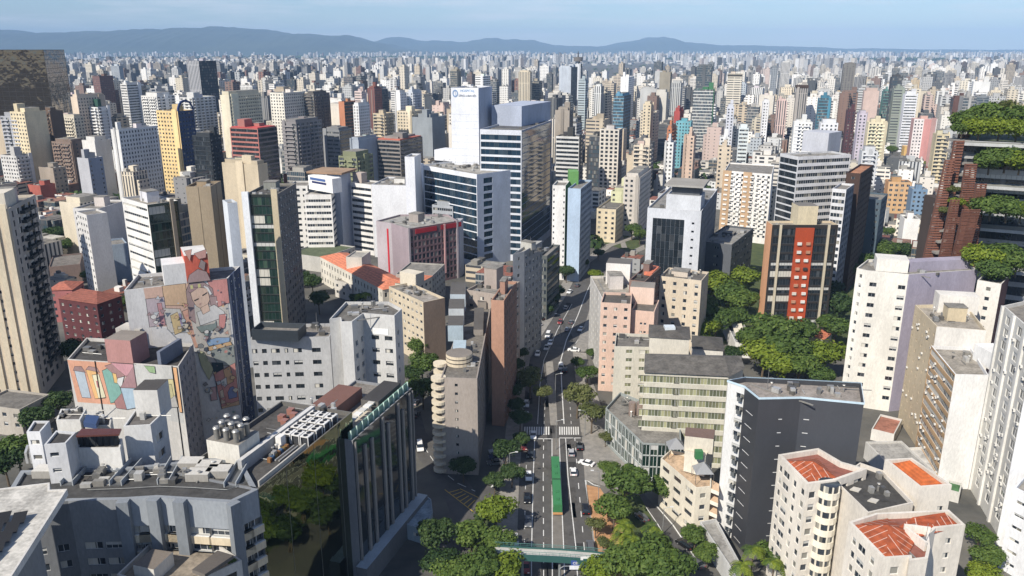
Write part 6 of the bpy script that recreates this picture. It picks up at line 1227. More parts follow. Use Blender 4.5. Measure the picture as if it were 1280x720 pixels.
# the rest as one mass each
def mass(name, items, label):
    mb = MB()
    for (a_, x, y, w, d, h, ang, ci, st, tower) in items:
        col = jit(lin(PAL[ci][1]), .1); fd = min(.6, max(0, (y - 900) / 4000)); gg_ = sum(col[:3]) / 3; col = tuple(gg_ + (c - gg_) * (1 - fd) for c in col[:3]) + (1,); col = tuple(c * .5 for c in col[:3]) + (1,) if st == 6 else col  # walls lose colour with distance, haze painted into them
        q = rect(x, y, w, d, ang); rc = jit(lin(rn.choice(['8a857b', '9b958a', '77726a', 'a8a398'] if h > 14 else ['a0583c', '8f4f3a', '8a857b', '77726a', 'b3aea2', '9a6a50'])), .2)
        mb.prism(q, 0, h, col, 'far%d' % st, rc, 'roof')
        if y < 1700:
            ca, sa = math.cos(ang), math.sin(ang)
            for _ in range(rn.choice((1, 2, 3, 4))):         # roof rooms, tanks, plant
                u, v, hw = rn.uniform(-.38, .38) * w, rn.uniform(-.38, .38) * d, rn.uniform(.6, 2.2); t_ = jit(lin(rn.choice(['c9c5bb', 'a9a59b', '8a857b', '5f5d59', 'd9d6cf'])), .1)
                mb.prism(rect(x + ca * u - sa * v, y + sa * u + ca * v, hw * 2, hw * 1.6, ang), h, h + rn.uniform(.8, 3.0), t_, 'wall')
            if rn.random() < .6:                              # an attached lower or higher wing
                u = rn.choice((-1, 1)) * w * .5; h2 = h * rn.uniform(.5, 1.15); mb.prism(rect(x + ca * u, y + sa * u, w * .5, d * .7, ang), 0, h2, jit(col, .15), 'far%d' % rn.choice((st, 5, 0)), rc, 'roof')
        if h > 20 and y < 3500:
            q2 = rect(x, y, w * .4, d * .4, ang); mb.prism(q2, h, h + 3.5, col, 'wall')
    o = mb.build(name); tag(o, label, 'buildings', None, 'stuff'); return o
for k in range(5200):                                     # low houses between the towers
    y = 340 * (2400 / 340) ** (rn.random() ** .7); x = rn.uniform(-.72, .74) * y
    if near_av(x, y, 16): continue
    w, d, h = rn.uniform(7, 13), rn.uniform(8, 15), (rn.uniform(4, 10) if rn.random() < .7 else rn.uniform(10, 24)); pr = proj(Vector((x, y, 0)))
    if any(a < pr[0] < b and c < pr[1] < dd for a, b, c, dd in KEEP) or not free(x, y, max(w, d) * .5): continue
    put(x, y, max(w, d) * .45); rest.append((0, x, y, w, d, h, R(-22 + 14 * pnoise(Vector((x / 600, y / 600, 1)))), rn.choices(range(len(PAL)), PW_)[0], 5, False))
mass('city_blocks', rest, 'dense low houses and towers filling the city between the nearer buildings')
far = []
for k in range(21000):
    y = 2500 * (15500 / 2500) ** rn.random(); x = rn.uniform(-.78, .78) * y
    dn = pnoise(Vector((x / 1300, y / 2200, 7.7))) + .5 * pnoise(Vector((x / 420, y / 700, 2.2)))
    if y > 11500 and x < -.05 * y and rn.random() < .8: continue
    if rn.random() > .62 + 1.5 * dn: continue
    tower = rn.random() < .16 + 1.3 * max(0, dn + .12); h = rn.uniform(24, 68) if tower else rn.uniform(6, 14)
    if tower: w, d = rn.uniform(13, 22), rn.uniform(13, 24)
    else: w, d = rn.uniform(15, 45), rn.uniform(15, 45)
    far.append((0, x, y, w, d, h, R(rn.uniform(-50, 50)), rn.choices(range(len(PAL)), PW_)[0], rn.choice((0, 1, 3, 5)), tower))
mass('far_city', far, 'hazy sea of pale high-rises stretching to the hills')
# ================================================================== TREES
def crown_mesh(seed, r=1.0, flat=.7, n=2600, mat='leaf', lobes=11, leaf=.085, spread=.62):
    g = random.Random(seed); mb = MB(); L_ = []
    for i in range(lobes):
        a = g.uniform(0, 6.283); q = spread * math.sqrt(g.random()); L_.append((Vector((q * math.cos(a), q * math.sin(a), g.uniform(-.25, .42) * flat * (1 - q * .6))), g.uniform(.26, .46)))
    for i in range(n):
        c, lr = L_[i % lobes] if g.random() < .92 else (Vector((0, 0, 0)), .7)
        v = Vector((g.gauss(0, 1), g.gauss(0, 1), g.gauss(0, 1))).normalized(); rad = lr * (g.uniform(.72, 1.06) if g.random() < .8 else g.uniform(.3, 1))
        rad *= 1 + .25 * pnoise(v * 2.5 + Vector((seed, i % lobes, 0)))
        p = c + Vector((v.x * rad, v.y * rad, v.z * rad * .78)); nrm = (v + Vector((g.uniform(-.7, .7), g.uniform(-.7, .7), g.uniform(-.3, .9)))).normalized()
        u = nrm.orthogonal().normalized(); u.rotate(Matrix.Rotation(g.uniform(0, 6.28), 3, nrm)); w = nrm.cross(u); s = leaf * g.uniform(.55, 1.25)
        mb.face([p - u * s, p - w * s * .55, p + u * s, p + w * s * .6 + nrm * s * .2], (1, 1, 1, 1), mat)
    mb.v = [(x * r, y * r, z * r) for x, y, z in mb.v]; return mb.mesh('crown')
def trunk_mesh(seed, lean=.1):
    g = random.Random(seed); mb = MB(); mb.tube((0, 0, 0), (lean * .3, 0, .55), .055, .04, (1, 1, 1, 1), 'trunk', 7, False)
    for i in range(5):
        a = i * 1.256 + g.uniform(-.3, .3); mb.tube((lean * .3, 0, .5), (math.cos(a) * .35, math.sin(a) * .35, g.uniform(.85, 1.0)), .032, .012, (1, 1, 1, 1), 'trunk', 5, False)
    return mb.mesh('trunk')
CR = {'leaf': [crown_mesh(s, 1, .7, 3600, 'leaf') for s in (1, 2, 3)], 'leafy': [crown_mesh(s, 1, .6, 3600, 'leafy', 13) for s in (4, 5)], 'leafd': [crown_mesh(s, 1, .8, 3400, 'leafd') for s in (6, 7)], 'leafo': [crown_mesh(s, 1, .7, 2300, 'leafo', 9, .08) for s in (8, 9)]}
TR = [trunk_mesh(s) for s in (1, 2, 3)]
tr_n = 0
def tree(p, r, kind='leaf', label=None, h=None, group='street and park trees', nm='tree', flat=.85):
    global tr_n; g = random.Random(tr_n * 31 + 5); tr_n += 1; h = h or r * 1.25
    t = thing(nm, label, 'tree', (p[0], p[1], p[2] if len(p) > 2 else 0), group, 0)
    c = bpy.data.objects.new('crown', g.choice(CR[kind])); C.objects.link(c); c.parent = t; c.location = (0, 0, h); c.scale = (r, r, r * flat); c.rotation_euler = (0, 0, g.uniform(0, 6.28))
    k = bpy.data.objects.new('trunk', g.choice(TR)); C.objects.link(k); k.parent = t; k.scale = (r * .9, r * .9, h * 1.02); k.rotation_euler = (0, 0, g.uniform(0, 6.28)); return t
def ptree(px, py, r, kind, label, h=None, **k):
    r *= .95 if 635 < px < 760 and 380 < py < 570 else 1.12 if py < 590 else .95; h = h or r * 1.25; p = P(px, py, h); return tree((p.x, p.y, 0), r, kind, label, h, **k)
# (crown centre px, py, radius m, kind, label)
TREES = [
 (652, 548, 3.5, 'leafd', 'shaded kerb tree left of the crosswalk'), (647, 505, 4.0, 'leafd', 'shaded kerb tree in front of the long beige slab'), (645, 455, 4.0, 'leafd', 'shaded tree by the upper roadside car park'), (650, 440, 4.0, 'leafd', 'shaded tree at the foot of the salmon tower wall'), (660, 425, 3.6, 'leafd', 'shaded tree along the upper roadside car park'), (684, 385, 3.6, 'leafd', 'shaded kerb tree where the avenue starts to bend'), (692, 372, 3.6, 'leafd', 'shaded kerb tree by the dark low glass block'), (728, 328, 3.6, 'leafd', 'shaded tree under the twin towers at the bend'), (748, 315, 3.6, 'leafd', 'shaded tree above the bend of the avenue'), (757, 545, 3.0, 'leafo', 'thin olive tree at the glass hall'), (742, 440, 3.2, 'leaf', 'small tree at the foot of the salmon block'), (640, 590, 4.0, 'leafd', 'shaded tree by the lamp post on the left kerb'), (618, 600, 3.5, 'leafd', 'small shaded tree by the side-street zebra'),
 (862, 372, 7.5, 'leaf', 'park tree touching the cream seven-storey block'), (905, 338, 7.5, 'leafy', 'bright tree at the top of the park by the dark low block'), (925, 372, 8.0, 'leaf', 'park tree left of the white terrace below the orange-panel office'), (842, 412, 5.5, 'leaf', 'park tree above the cream stair block'), (878, 408, 6.5, 'leafy', 'yellowish park tree above the small grey-roofed cream block'), (918, 395, 6.5, 'leaf', 'park tree at the right end of the left park clump'), (942, 420, 6.5, 'leaf', 'left-hand tree of the lower park'), (1000, 412, 7.0, 'leaf', 'park tree under the right corner of the orange-panel office'), (1000, 455, 7.0, 'leaf', 'dense tree behind the charcoal building roof'), (1045, 405, 7.0, 'leaf', 'green tree behind the white and lilac tower, middle one'), (1040, 358, 6.0, 'leafd', 'dark tree highest beside the white and lilac tower'), (1060, 335, 6.0, 'leaf', 'tree above the left end of the white tower roof'),
 (620, 634, 6.0, 'leafy', 'light green round tree left of the avenue, topmost of the roadside clump'), (590, 668, 5.5, 'leaf', 'bushy tree left of the avenue, second row of the roadside clump'), (625, 672, 5.0, 'leaf', 'tree close to the kerb between the light green tree and the bottom clump'),
 (600, 702, 6.0, 'leaf', 'large tree at the bottom edge left of the footbridge'), (632, 706, 5.0, 'leafy', 'yellow-green tree touching the left end of the footbridge'), (568, 715, 5.5, 'leaf', 'tree at the bottom edge above the shaded garden'),
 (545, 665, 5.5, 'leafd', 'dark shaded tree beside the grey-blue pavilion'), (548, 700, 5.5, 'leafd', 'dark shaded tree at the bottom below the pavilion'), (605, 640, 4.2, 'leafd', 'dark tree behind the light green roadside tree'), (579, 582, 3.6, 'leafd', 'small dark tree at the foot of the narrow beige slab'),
 (663, 470, 6.6, 'leafo', 'olive airy tree leaning over the left lanes before the bend'), (676, 488, 4.2, 'leafo', 'small browning tree between the carriageways'), (722, 492, 7.0, 'leafo', 'broad olive tree over the right lanes above the crosswalk'), (740, 515, 6.0, 'leafo', 'sparse olive tree between the plaza and the crosswalk'), (735, 465, 4.5, 'leaf', 'green tree above the broad olive tree'), (721, 452, 3.2, 'leaf', 'small round tree on the traffic island at the bend'),
 (783, 602, 7.5, 'leaf', 'big dark-green tree on the plaza, largest right of the avenue'), (768, 632, 5.5, 'leaf', 'tree joined below the big plaza tree'), (829, 605, 5.0, 'leaf', 'round tree in front of the stepped cream building'), (762, 585, 3.0, 'leaf', 'small tree behind the big plaza tree'),
 (815, 690, 7.5, 'leaf', 'wide tree by the service road near the bottom edge'), (780, 700, 6.0, 'leaf', 'tree at the right end of the footbridge'), (840, 712, 6.5, 'leaf', 'tree cut by the bottom edge right of the footbridge'), (750, 712, 5.0, 'leafy', 'yellow-green tree in front of the footbridge'), (869, 668, 4.0, 'leaf', 'small roadside tree beside the service road'), (885, 690, 3.6, 'leaf', 'thin tree below the small roadside tree'), (745, 655, 3.2, 'leafo', 'thin tree on the red earth verge'), (754, 678, 2.6, 'leafo', 'nearly bare little tree on the red earth verge'),
 (522, 430, 5.0, 'leaf', 'upper round tree between the folded concrete block and the beige slab'), (527, 452, 6.0, 'leaf', 'middle round tree between the folded concrete block and the beige slab'), (528, 484, 5.5, 'leaf', 'lower tree above the side street left of the beige slab'), (515, 465, 4.5, 'leafd', 'shaded tree beside the folded concrete block'),
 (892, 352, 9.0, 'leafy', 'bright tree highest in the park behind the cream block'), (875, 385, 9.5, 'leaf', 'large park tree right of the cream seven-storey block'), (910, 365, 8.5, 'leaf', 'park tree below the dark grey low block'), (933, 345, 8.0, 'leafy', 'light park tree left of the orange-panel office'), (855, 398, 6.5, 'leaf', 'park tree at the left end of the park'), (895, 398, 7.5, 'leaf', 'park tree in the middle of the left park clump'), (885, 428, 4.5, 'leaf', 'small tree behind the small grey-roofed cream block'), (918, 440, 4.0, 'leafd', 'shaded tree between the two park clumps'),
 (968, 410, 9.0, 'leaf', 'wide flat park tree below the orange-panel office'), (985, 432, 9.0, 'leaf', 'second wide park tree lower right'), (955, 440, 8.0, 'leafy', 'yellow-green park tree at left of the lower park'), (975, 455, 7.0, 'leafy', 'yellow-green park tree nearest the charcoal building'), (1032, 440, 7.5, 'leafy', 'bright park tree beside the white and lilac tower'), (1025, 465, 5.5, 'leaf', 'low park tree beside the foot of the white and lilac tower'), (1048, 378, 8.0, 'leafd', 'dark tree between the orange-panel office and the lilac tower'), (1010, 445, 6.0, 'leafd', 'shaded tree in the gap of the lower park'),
 (1105, 310, 8.5, 'leaf', 'tree above the lilac tower roof'), (1085, 325, 7.0, 'leaf', 'tree behind the white tower penthouse'), (1130, 312, 7.5, 'leafd', 'tree left of the garden tower foot'), (1107, 288, 5.0, 'leaf', 'narrow tree above the tree behind the lilac tower'),
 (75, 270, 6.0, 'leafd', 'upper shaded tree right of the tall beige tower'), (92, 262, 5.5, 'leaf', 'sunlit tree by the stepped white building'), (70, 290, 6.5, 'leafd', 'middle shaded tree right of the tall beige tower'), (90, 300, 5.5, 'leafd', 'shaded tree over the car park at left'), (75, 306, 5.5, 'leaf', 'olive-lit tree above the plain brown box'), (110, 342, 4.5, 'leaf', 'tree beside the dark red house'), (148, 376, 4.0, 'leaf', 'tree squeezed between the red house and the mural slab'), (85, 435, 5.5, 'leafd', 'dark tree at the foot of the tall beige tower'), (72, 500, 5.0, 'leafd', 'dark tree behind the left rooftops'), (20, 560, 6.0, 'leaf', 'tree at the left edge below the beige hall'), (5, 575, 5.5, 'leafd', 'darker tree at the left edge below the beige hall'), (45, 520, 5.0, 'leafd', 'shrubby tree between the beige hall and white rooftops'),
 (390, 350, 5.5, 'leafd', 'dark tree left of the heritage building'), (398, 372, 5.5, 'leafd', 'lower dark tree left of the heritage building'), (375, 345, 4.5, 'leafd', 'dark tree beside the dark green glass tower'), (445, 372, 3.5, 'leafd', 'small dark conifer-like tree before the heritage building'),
 (790, 285, 5.5, 'leaf', 'tree clump on the grassy slope by the avenue bend'), (800, 292, 5.0, 'leaf', 'right-hand tree on the grassy slope'), (778, 280, 4.0, 'leaf', 'small tree at the top of the grassy slope'), (708, 338, 4.5, 'leafd', 'shaded tree under the twin tower podium'), (698, 362, 4.0, 'leafd', 'shaded street tree left of the avenue bend'), (772, 332, 4.5, 'leafy', 'bright hedge tree right of the avenue bend'), (745, 342, 3.6, 'leafy', 'bright hedge tree left of the peach cluster'), (650, 520, 4.5, 'leafd', 'shaded tree on the left pavement by the crosswalk'), (642, 485, 4.5, 'leafd', 'shaded tree beside the long beige slab'), (632, 560, 4.0, 'leafd', 'shaded tree by the left car park'),
 (1238, 695, 4.5, 'leaf', 'tree between the red tile roofs and the white wall'), (1225, 668, 4.0, 'leaf', 'small tree behind the red tile roofs'), (1228, 715, 4.0, 'leafy', 'tree cut by the bottom right edge'), (905, 640, 3.0, 'leaf', 'small tree at the edge of the white annex'), (963, 690, 4.5, 'leaf', 'leafy tree at the foot of the charcoal building'), (700, 325, 3.5, 'leafd', 'dark tree below the parking podium'),
 (215, 168, 5.0, 'leafd', 'dark tree between towers at upper left'), (72, 160, 9.0, 'leaf', 'roof-garden-like tree below the bronze tower'),
 (818, 210, 6.0, 'leaf', 'tree between towers left of the white and tan slab'), (1092, 172, 8.0, 'leaf', 'tree left of the pale yellow tower foot'), (1068, 170, 8.0, 'leafd', 'dark tree behind the brown slab tower top'), (985, 172, 7.0, 'leaf', 'tree left of the white banded tower top'), (1116, 186, 7.0, 'leaf', 'tree right of the pale yellow tower'), (1122, 200, 7.0, 'leaf', 'tree below the red gabled block'), (1150, 205, 6.0, 'leafy', 'tree among the terracotta roofs')]
for a in TREES: ptree(*a)
# trees on the garden tower terraces
for i, (px, py, w, r, kd) in enumerate([(1215, 150, 268, 6, 'leaf'), (1235, 143, 272, 7, 'leaf'), (1258, 140, 270, 7.5, 'leafo'), (1278, 146, 265, 7, 'leaf'), (1225, 158, 260, 5, 'leafy'), (1250, 158, 258, 5, 'leafy'), (1272, 160, 256, 5, 'leafy'), (1203, 160, 262, 3.5, 'leaf'),
        (1238, 200, 256, 5, 'leaf'), (1258, 196, 254, 5.5, 'leaf'), (1276, 200, 252, 5, 'leafy'), (1240, 256, 252, 5.5, 'leaf'), (1260, 258, 250, 5.5, 'leaf'), (1277, 262, 250, 4.5, 'leafy'), (1232, 320, 246, 6, 'leafy'), (1252, 318, 246, 6, 'leaf'), (1272, 324, 244, 6, 'leaf'), (1240, 336, 240, 5, 'leaf'), (1192, 236, 258, 2.2, 'leafo'), (1180, 262, 258, 2.0, 'leafo'), (1197, 252, 256, 2.2, 'leafy')]):
    r *= 1.28; p = PW(px, py, w); h = r * .75; lv = ('top terrace', 'second terrace', 'third terrace', 'lowest terrace', 'timber lattice')[0 if i < 8 else 1 if i < 11 else 2 if i < 14 else 3 if i < 18 else 4]
    nth = ('leftmost', 'second', 'third', 'fourth', 'fifth', 'sixth', 'seventh', 'eighth')[i if i < 8 else i - 8 if i < 11 else i - 11 if i < 14 else i - 14 if i < 18 else i - 18]
    tree((p.x, p.y, p.z - h), r, kd, f"{nth} green tree counted on the {lv} of the garden tower", h, group='trees growing on the garden tower')
for i, (p, r) in enumerate(PLANT_SPOTS):
    kd = ('leafy', 'leaf', 'leafo')[i % 3]; t = tree((p.x, p.y, zQ - .9), r, kd, f"small {('bright', 'green', 'dry olive')[i % 3]} potted shrub on the patio roof, {('first', 'second', 'third', 'fourth', 'fifth', 'sixth', 'seventh', 'eighth', 'ninth', 'tenth', 'eleventh', 'twelfth', 'thirteenth', 'fourteenth', 'fifteenth', 'sixteenth', 'seventeenth')[i]} from the rear left", r * 1.2, 'potted plants on the patio roof', 'potted_plant'); t['category'] = 'plant'
    mb = MB(); mb.tube((p.x, p.y, zQ - .9), (p.x, p.y, zQ - .4), .25, .32, lin('a5583a'), 'paint', 10); mb.build('pot', t)
# far greenery
g = random.Random(77); mb = MB(); 
def clump(x, y, r, z=0, n=26):
    for _ in range(n):
        v = Vector((g.gauss(0, 1), g.gauss(0, 1), abs(g.gauss(0, .8)))).normalized(); p = Vector((x, y, z)) + v * r * g.uniform(.7, 1.05); s = r * g.uniform(.22, .4)
        nr = (v + Vector((g.uniform(-.5, .5),) * 3)).normalized(); u = nr.orthogonal().normalized(); w = nr.cross(u); mb.face([p - u * s, p - w * s, p + u * s, p + w * s], (1, 1, 1, 1), g.choice(('leafd', 'leafd', 'leaf')))
for k in range(4200):
    y = 420 * (6500 / 420) ** g.random(); x = g.uniform(-.75, .78) * y
    if pnoise(Vector((x / 300, y / 300, 9))) < -.05 or near_av(x, y, 14): continue
    if not free(x, y, 2): continue
    pr = proj(Vector((x, y, 0)))
    clump(x, y, g.uniform(4, 7) * (1 + y / 6000), 0, 26 if y < 1500 else 12)
for (cx, cy, rx, ry, n) in ((-2600, 9500, 2500, 700, 700), (900, 8200, 1600, 500, 500), (-700, 3300, 900, 160, 300), (3600, 8000, 1500, 500, 400), (-1200, 6200, 900, 260, 300), (2600, 4400, 700, 200, 150)):
    for k in range(n): a = g.uniform(0, 6.28); q = math.sqrt(g.random()); clump(cx + rx * q * math.cos(a), cy + ry * q * math.sin(a), g.uniform(9, 17) * (1 + cy / 12000), 0, 9)
o = mb.build('far_trees'); tag(o, 'scattered dark green trees and parks across the distant city', 'trees', None, 'stuff')
# palms
def palm(px, py, h, label, r=2.6):
    p = P(px, py, h); t = thing('palm_tree', label, 'palm', (p.x, p.y, 0), 'palms right of the avenue'); gg = random.Random(int(px * 7 + py))
    mb = MB(); mb.tube((p.x, p.y, 0), (p.x, p.y, h), .22, .15, (1, 1, 1, 1), 'trunk', 8, False); mb.build('trunk', t)
    for k in range(15):
        a = k * 2.4 + gg.uniform(-.2, .2); el = gg.uniform(-.1, .9); mb = MB(); pr = Vector((p.x, p.y, h)); d = Vector((math.cos(a), math.sin(a), 0)); s = Vector((-d.y, d.x, 0))
        pts = [pr + d * r * u + Vector((0, 0, r * (el * u - 1.0 * u * u))) for u in (0, .25, .5, .75, 1)]
        for j in range(4):
            for q in range(3):
                b0 = pts[j].lerp(pts[j + 1], q / 3); b1 = pts[j].lerp(pts[j + 1], q / 3 + .22); ln_ = r * .34 * (1 - abs((j + q / 3) / 4 - .45))
                for sg in (-1, 1): mb.face([b0, b1, b1 + s * sg * ln_ + d * .3 * ln_ - Vector((0, 0, ln_ * .35)), b0 + s * sg * ln_ + d * .3 * ln_ - Vector((0, 0, ln_ * .35))], (1, 1, 1, 1), 'leafy' if k % 3 else 'leaf')
        mb.build('frond', t)
for a in ((781, 655, 8, 'palm in front of the big plaza tree'), (790, 672, 7, 'lower palm on the lawn beside the service road'), (815, 658, 6.5, 'palm beside the bend of the service road'), (776, 668, 6, 'short palm at the edge of the red earth verge'), (942, 684, 9, 'palm at the foot of the charcoal building'), (968, 700, 8, 'palm under the first red-roofed cream block'), (928, 704, 7, 'low palm at the bottom edge by the white annex'), (457, 366, 9, 'sunlit palm before the heritage building', ), (448, 368, 7, 'smaller palm left of the sunlit palm')): palm(*a)
# ================================================================== VEHICLES AND STREET
def car_meshes(kind='hatch'):
    L_, Wd, Hh = {'hatch': (4.1, 1.74, 1.48), 'sedan': (4.5, 1.78, 1.44), 'suv': (4.5, 1.85, 1.68), 'van': (4.9, 1.9, 2.0)}[kind]; a = Wd / 2; l = L_ / 2
    prof = {'hatch': [(-l, .45), (-l, .8), (-l + .12, .92), (-l + .35, .95), (l - 1.3, .92), (l - .25, .78), (l, .6), (l, .4)], 'sedan': [(-l, .45), (-l, .85), (-l + .15, .95), (l - 1.35, .93), (l - .2, .75), (l, .6), (l, .4)],
            'suv': [(-l, .5), (-l, .95), (-l + .1, 1.05), (l - 1.2, 1.03), (l - .15, .9), (l, .7), (l, .45)], 'van': [(-l, .5), (-l, 1.1), (-l + .1, 1.15), (l - 1.0, 1.12), (l - .15, .95), (l, .7), (l, .45)]}[kind]
    bot = [(l - .3, .25), (-l + .3, .25)]; pr = prof + bot
    body = MB(); col = (1, 1, 1, 1)
    for i in range(len(pr)):
        (x0, z0), (x1, z1) = pr[i], pr[(i + 1) % len(pr)]; body.face([(x0, -a, z0), (x0, a, z0), (x1, a, z1), (x1, -a, z1)], col, 'CAR')
    body.face([(x, -a, z) for x, z in pr][::-1], col, 'CAR'); body.face([(x, a, z) for x, z in pr], col, 'CAR')
    zb = prof[2][1]; rf0, rf1 = {'hatch': (-l + .55, l - 2.0), 'sedan': (-l + 1.15, l - 2.0), 'suv': (-l + .4, l - 1.9), 'van': (-l + .25, l - 1.5)}[kind]; g0, g1 = {'hatch': (-l + .12, l - 1.25), 'sedan': (-l + .55, l - 1.25), 'suv': (-l + .1, l - 1.2), 'van': (-l + .08, l - .95)}[kind]; ai = a - .22
    A = [(g0, -a + .05, zb), (g1, -a + .05, zb), (g1, a - .05, zb), (g0, a - .05, zb)]; Bq = [(rf0, -ai, Hh - .06), (rf1, -ai, Hh - .06), (rf1, ai, Hh - .06), (rf0, ai, Hh - .06)]
    gl = MB()
    for i in range(4): gl.face([A[i], A[(i + 1) % 4], Bq[(i + 1) % 4], Bq[i]], (1, 1, 1, 1), 'dglass')
    R1 = [(x * 1.0, y * .95, Hh) for x, y, z in Bq]; body.face(R1, col, 'CAR')
    for i in range(4): body.face([Bq[i], Bq[(i + 1) % 4], R1[(i + 1) % 4], R1[i]], col, 'CAR')
    wh = MB(); wh.tube((0, -.11, 0), (0, .11, 0), .33, .33, (.02, .02, .02, 1), 'plain', 14); wh.tube((0, -.115, 0), (0, .115, 0), .19, .19, (.4, .4, .4, 1), 'metal', 10)
    hl = MB(); hl.box(-.03, .03, -.2, .2, -.09, .09, (.8, .8, .78, 1), 'paint'); tl = MB(); tl.box(-.03, .03, -.18, .18, -.1, .1, (.4, .02, .02, 1), 'paint')
    return body, gl, wh, hl, tl, L_, a
CARM = {}
M['CAR'] = paint_mat('car_paint', .28, .05)
def carmesh(kind, colname, col):
    k = (kind, colname)
    if k not in CARM:
        body, gl, wh, hl, tl, L_, a = car_meshes(kind); body.c = [lin(col)] * len(body.f); CARM[k] = (body.mesh('body'), gl.mesh('window'), wh.mesh('wheel'), hl.mesh('headlight'), tl.mesh('tail_light'), L_, a)
    return CARM[k]
def car(px, py, hd, kind, cn, label, z=.02, group='cars on the avenue'):
    """hd: heading in degrees from +Y (away from the camera), clockwise"""
    p = P(px, py, 0); me = carmesh(kind, cn, {'white': 'e9e9e7', 'silver': 'aeb1b4', 'black': '17181a', 'grey': '5d6065', 'red': '9a1f1f', 'blue': '2a3f66', 'beige': 'b5a88c'}[cn]); L_, a = me[5], me[6]
    t = thing('car', label, 'car', (p.x, p.y, z), group, R(90 - hd))
    def add(n_, m, loc=(0, 0, 0)):
        o = bpy.data.objects.new(n_, m); C.objects.link(o); o.parent = t; o.location = loc; return o
    add('body', me[0]); add('window', me[1])
    for sx in (-1, 1):
        for sy in (-1, 1): add('wheel', me[2], (sx * L_ * .31, sy * (a - .08), .33))
        add('headlight', me[3], (L_ / 2, sx * a * .68, .66)); add('tail_light', me[4], (-L_ / 2, sx * a * .7, .75))
    return t
for a in [(661, 598, 181, 'hatch', 'white', 'white car coming down the left lanes below the crosswalk'), (666.5, 546, 181, 'sedan', 'white', 'white car stopped just in front of the left crosswalk'), (655, 560, 181, 'hatch', 'red', 'dark red car in the shaded left lane below the crosswalk'), (663, 569, 181, 'sedan', 'black', 'black car right behind the dark red one'), (644, 678, 180, 'hatch', 'silver', 'silver car in the shade left of the tree shadow'), (659, 625, 181, 'sedan', 'black', 'dark car in the shaded left lane opposite the bus'), (660, 655, 181, 'hatch', 'grey', 'grey car in the shaded left lane near the tree shadow'), (657, 712, 180, 'hatch', 'red', 'red car just below the footbridge'),
          (714, 568, 1, 'hatch', 'silver', 'grey-silver car in the right lanes below the crosswalk'), (724.5, 560, 2, 'sedan', 'black', 'black car at the kerb below the right crosswalk'), (716.5, 592, 1, 'hatch', 'white', 'white car in the middle of the right lanes'), (733, 581, 300, 'sedan', 'white', 'white car turning off onto the plaza slip road'), (732, 639, 2, 'suv', 'black', 'black car with silver roof alone in the right lanes'), (738, 686, 2, 'suv', 'grey', 'dark car at the right kerb beside the footbridge'),
          (658, 507, 183, 'hatch', 'white', 'white car behind the left crosswalk in the left lane'), (658, 522, 183, 'hatch', 'silver', 'silver car directly behind the left crosswalk'), (672, 444, 188, 'hatch', 'white', 'white car left of the olive tree before the bend'), (683, 436.5, 188, 'hatch', 'silver', 'silver car beside the white one before the bend'), (688, 430, 190, 'sedan', 'white', 'white car further up before the bend'), (685, 421, 190, 'van', 'white', 'white van heading down at the bend'), (701, 460, 5, 'van', 'white', 'white van in the right lanes beside the median'), (706, 464, 5, 'sedan', 'black', 'black car right of the white van'), (709, 413, 12, 'hatch', 'silver', 'silver car in the right lane at the bend'), (717, 439, 280, 'sedan', 'white', 'white car leaving the slip road at the bend'), (726, 413, 200, 'sedan', 'white', 'white car beside the hatched triangle'), (707, 386, 14, 'sedan', 'silver', 'silver car upper part of the avenue in shade'), (714, 404, 14, 'hatch', 'grey', 'grey car just above the silver car at the bend'), (700, 404, 194, 'hatch', 'red', 'red car in the shaded oncoming lane at the bend'), (712, 366, 200, 'sedan', 'white', 'white car near the top of the visible avenue'), (722, 358, 20, 'hatch', 'grey', 'grey car highest on the visible avenue')]: car(*a)
for a in [(856, 683, 325, 'suv', 'black', 'black car parked on the service road'), (870, 706, 330, 'sedan', 'grey', 'dark grey car parked lower on the service road'), (802, 649, 335, 'hatch', 'grey', 'dark car under the trees of the service road')]: car(*a, group='cars on the service road')
for a in [(621, 566, 260, 'sedan', 'silver', 'silver car parked left of the avenue, nearest the crosswalk'), (620, 573, 260, 'hatch', 'blue', 'blue car parked second in the left car park'), (619, 580, 260, 'sedan', 'grey', 'grey car parked third in the left car park'), (525, 561, 170, 'van', 'white', 'white van on the shaded side street'), (677, 393, 300, 'sedan', 'silver', 'silver car in the roadside car park left of the bend'), (675, 400, 300, 'hatch', 'black', 'black car in the roadside car park left of the bend'), (672, 407, 300, 'hatch', 'white', 'white car in the roadside car park left of the bend'), (667, 415, 300, 'sedan', 'grey', 'grey car lowest in the roadside car park'), (519, 505, 10, 'hatch', 'silver', 'silver car under the round trees on the side street'), (520, 520, 10, 'hatch', 'grey', 'grey car behind the silver one on the side street')]: car(*a, group='cars parked left of the avenue')
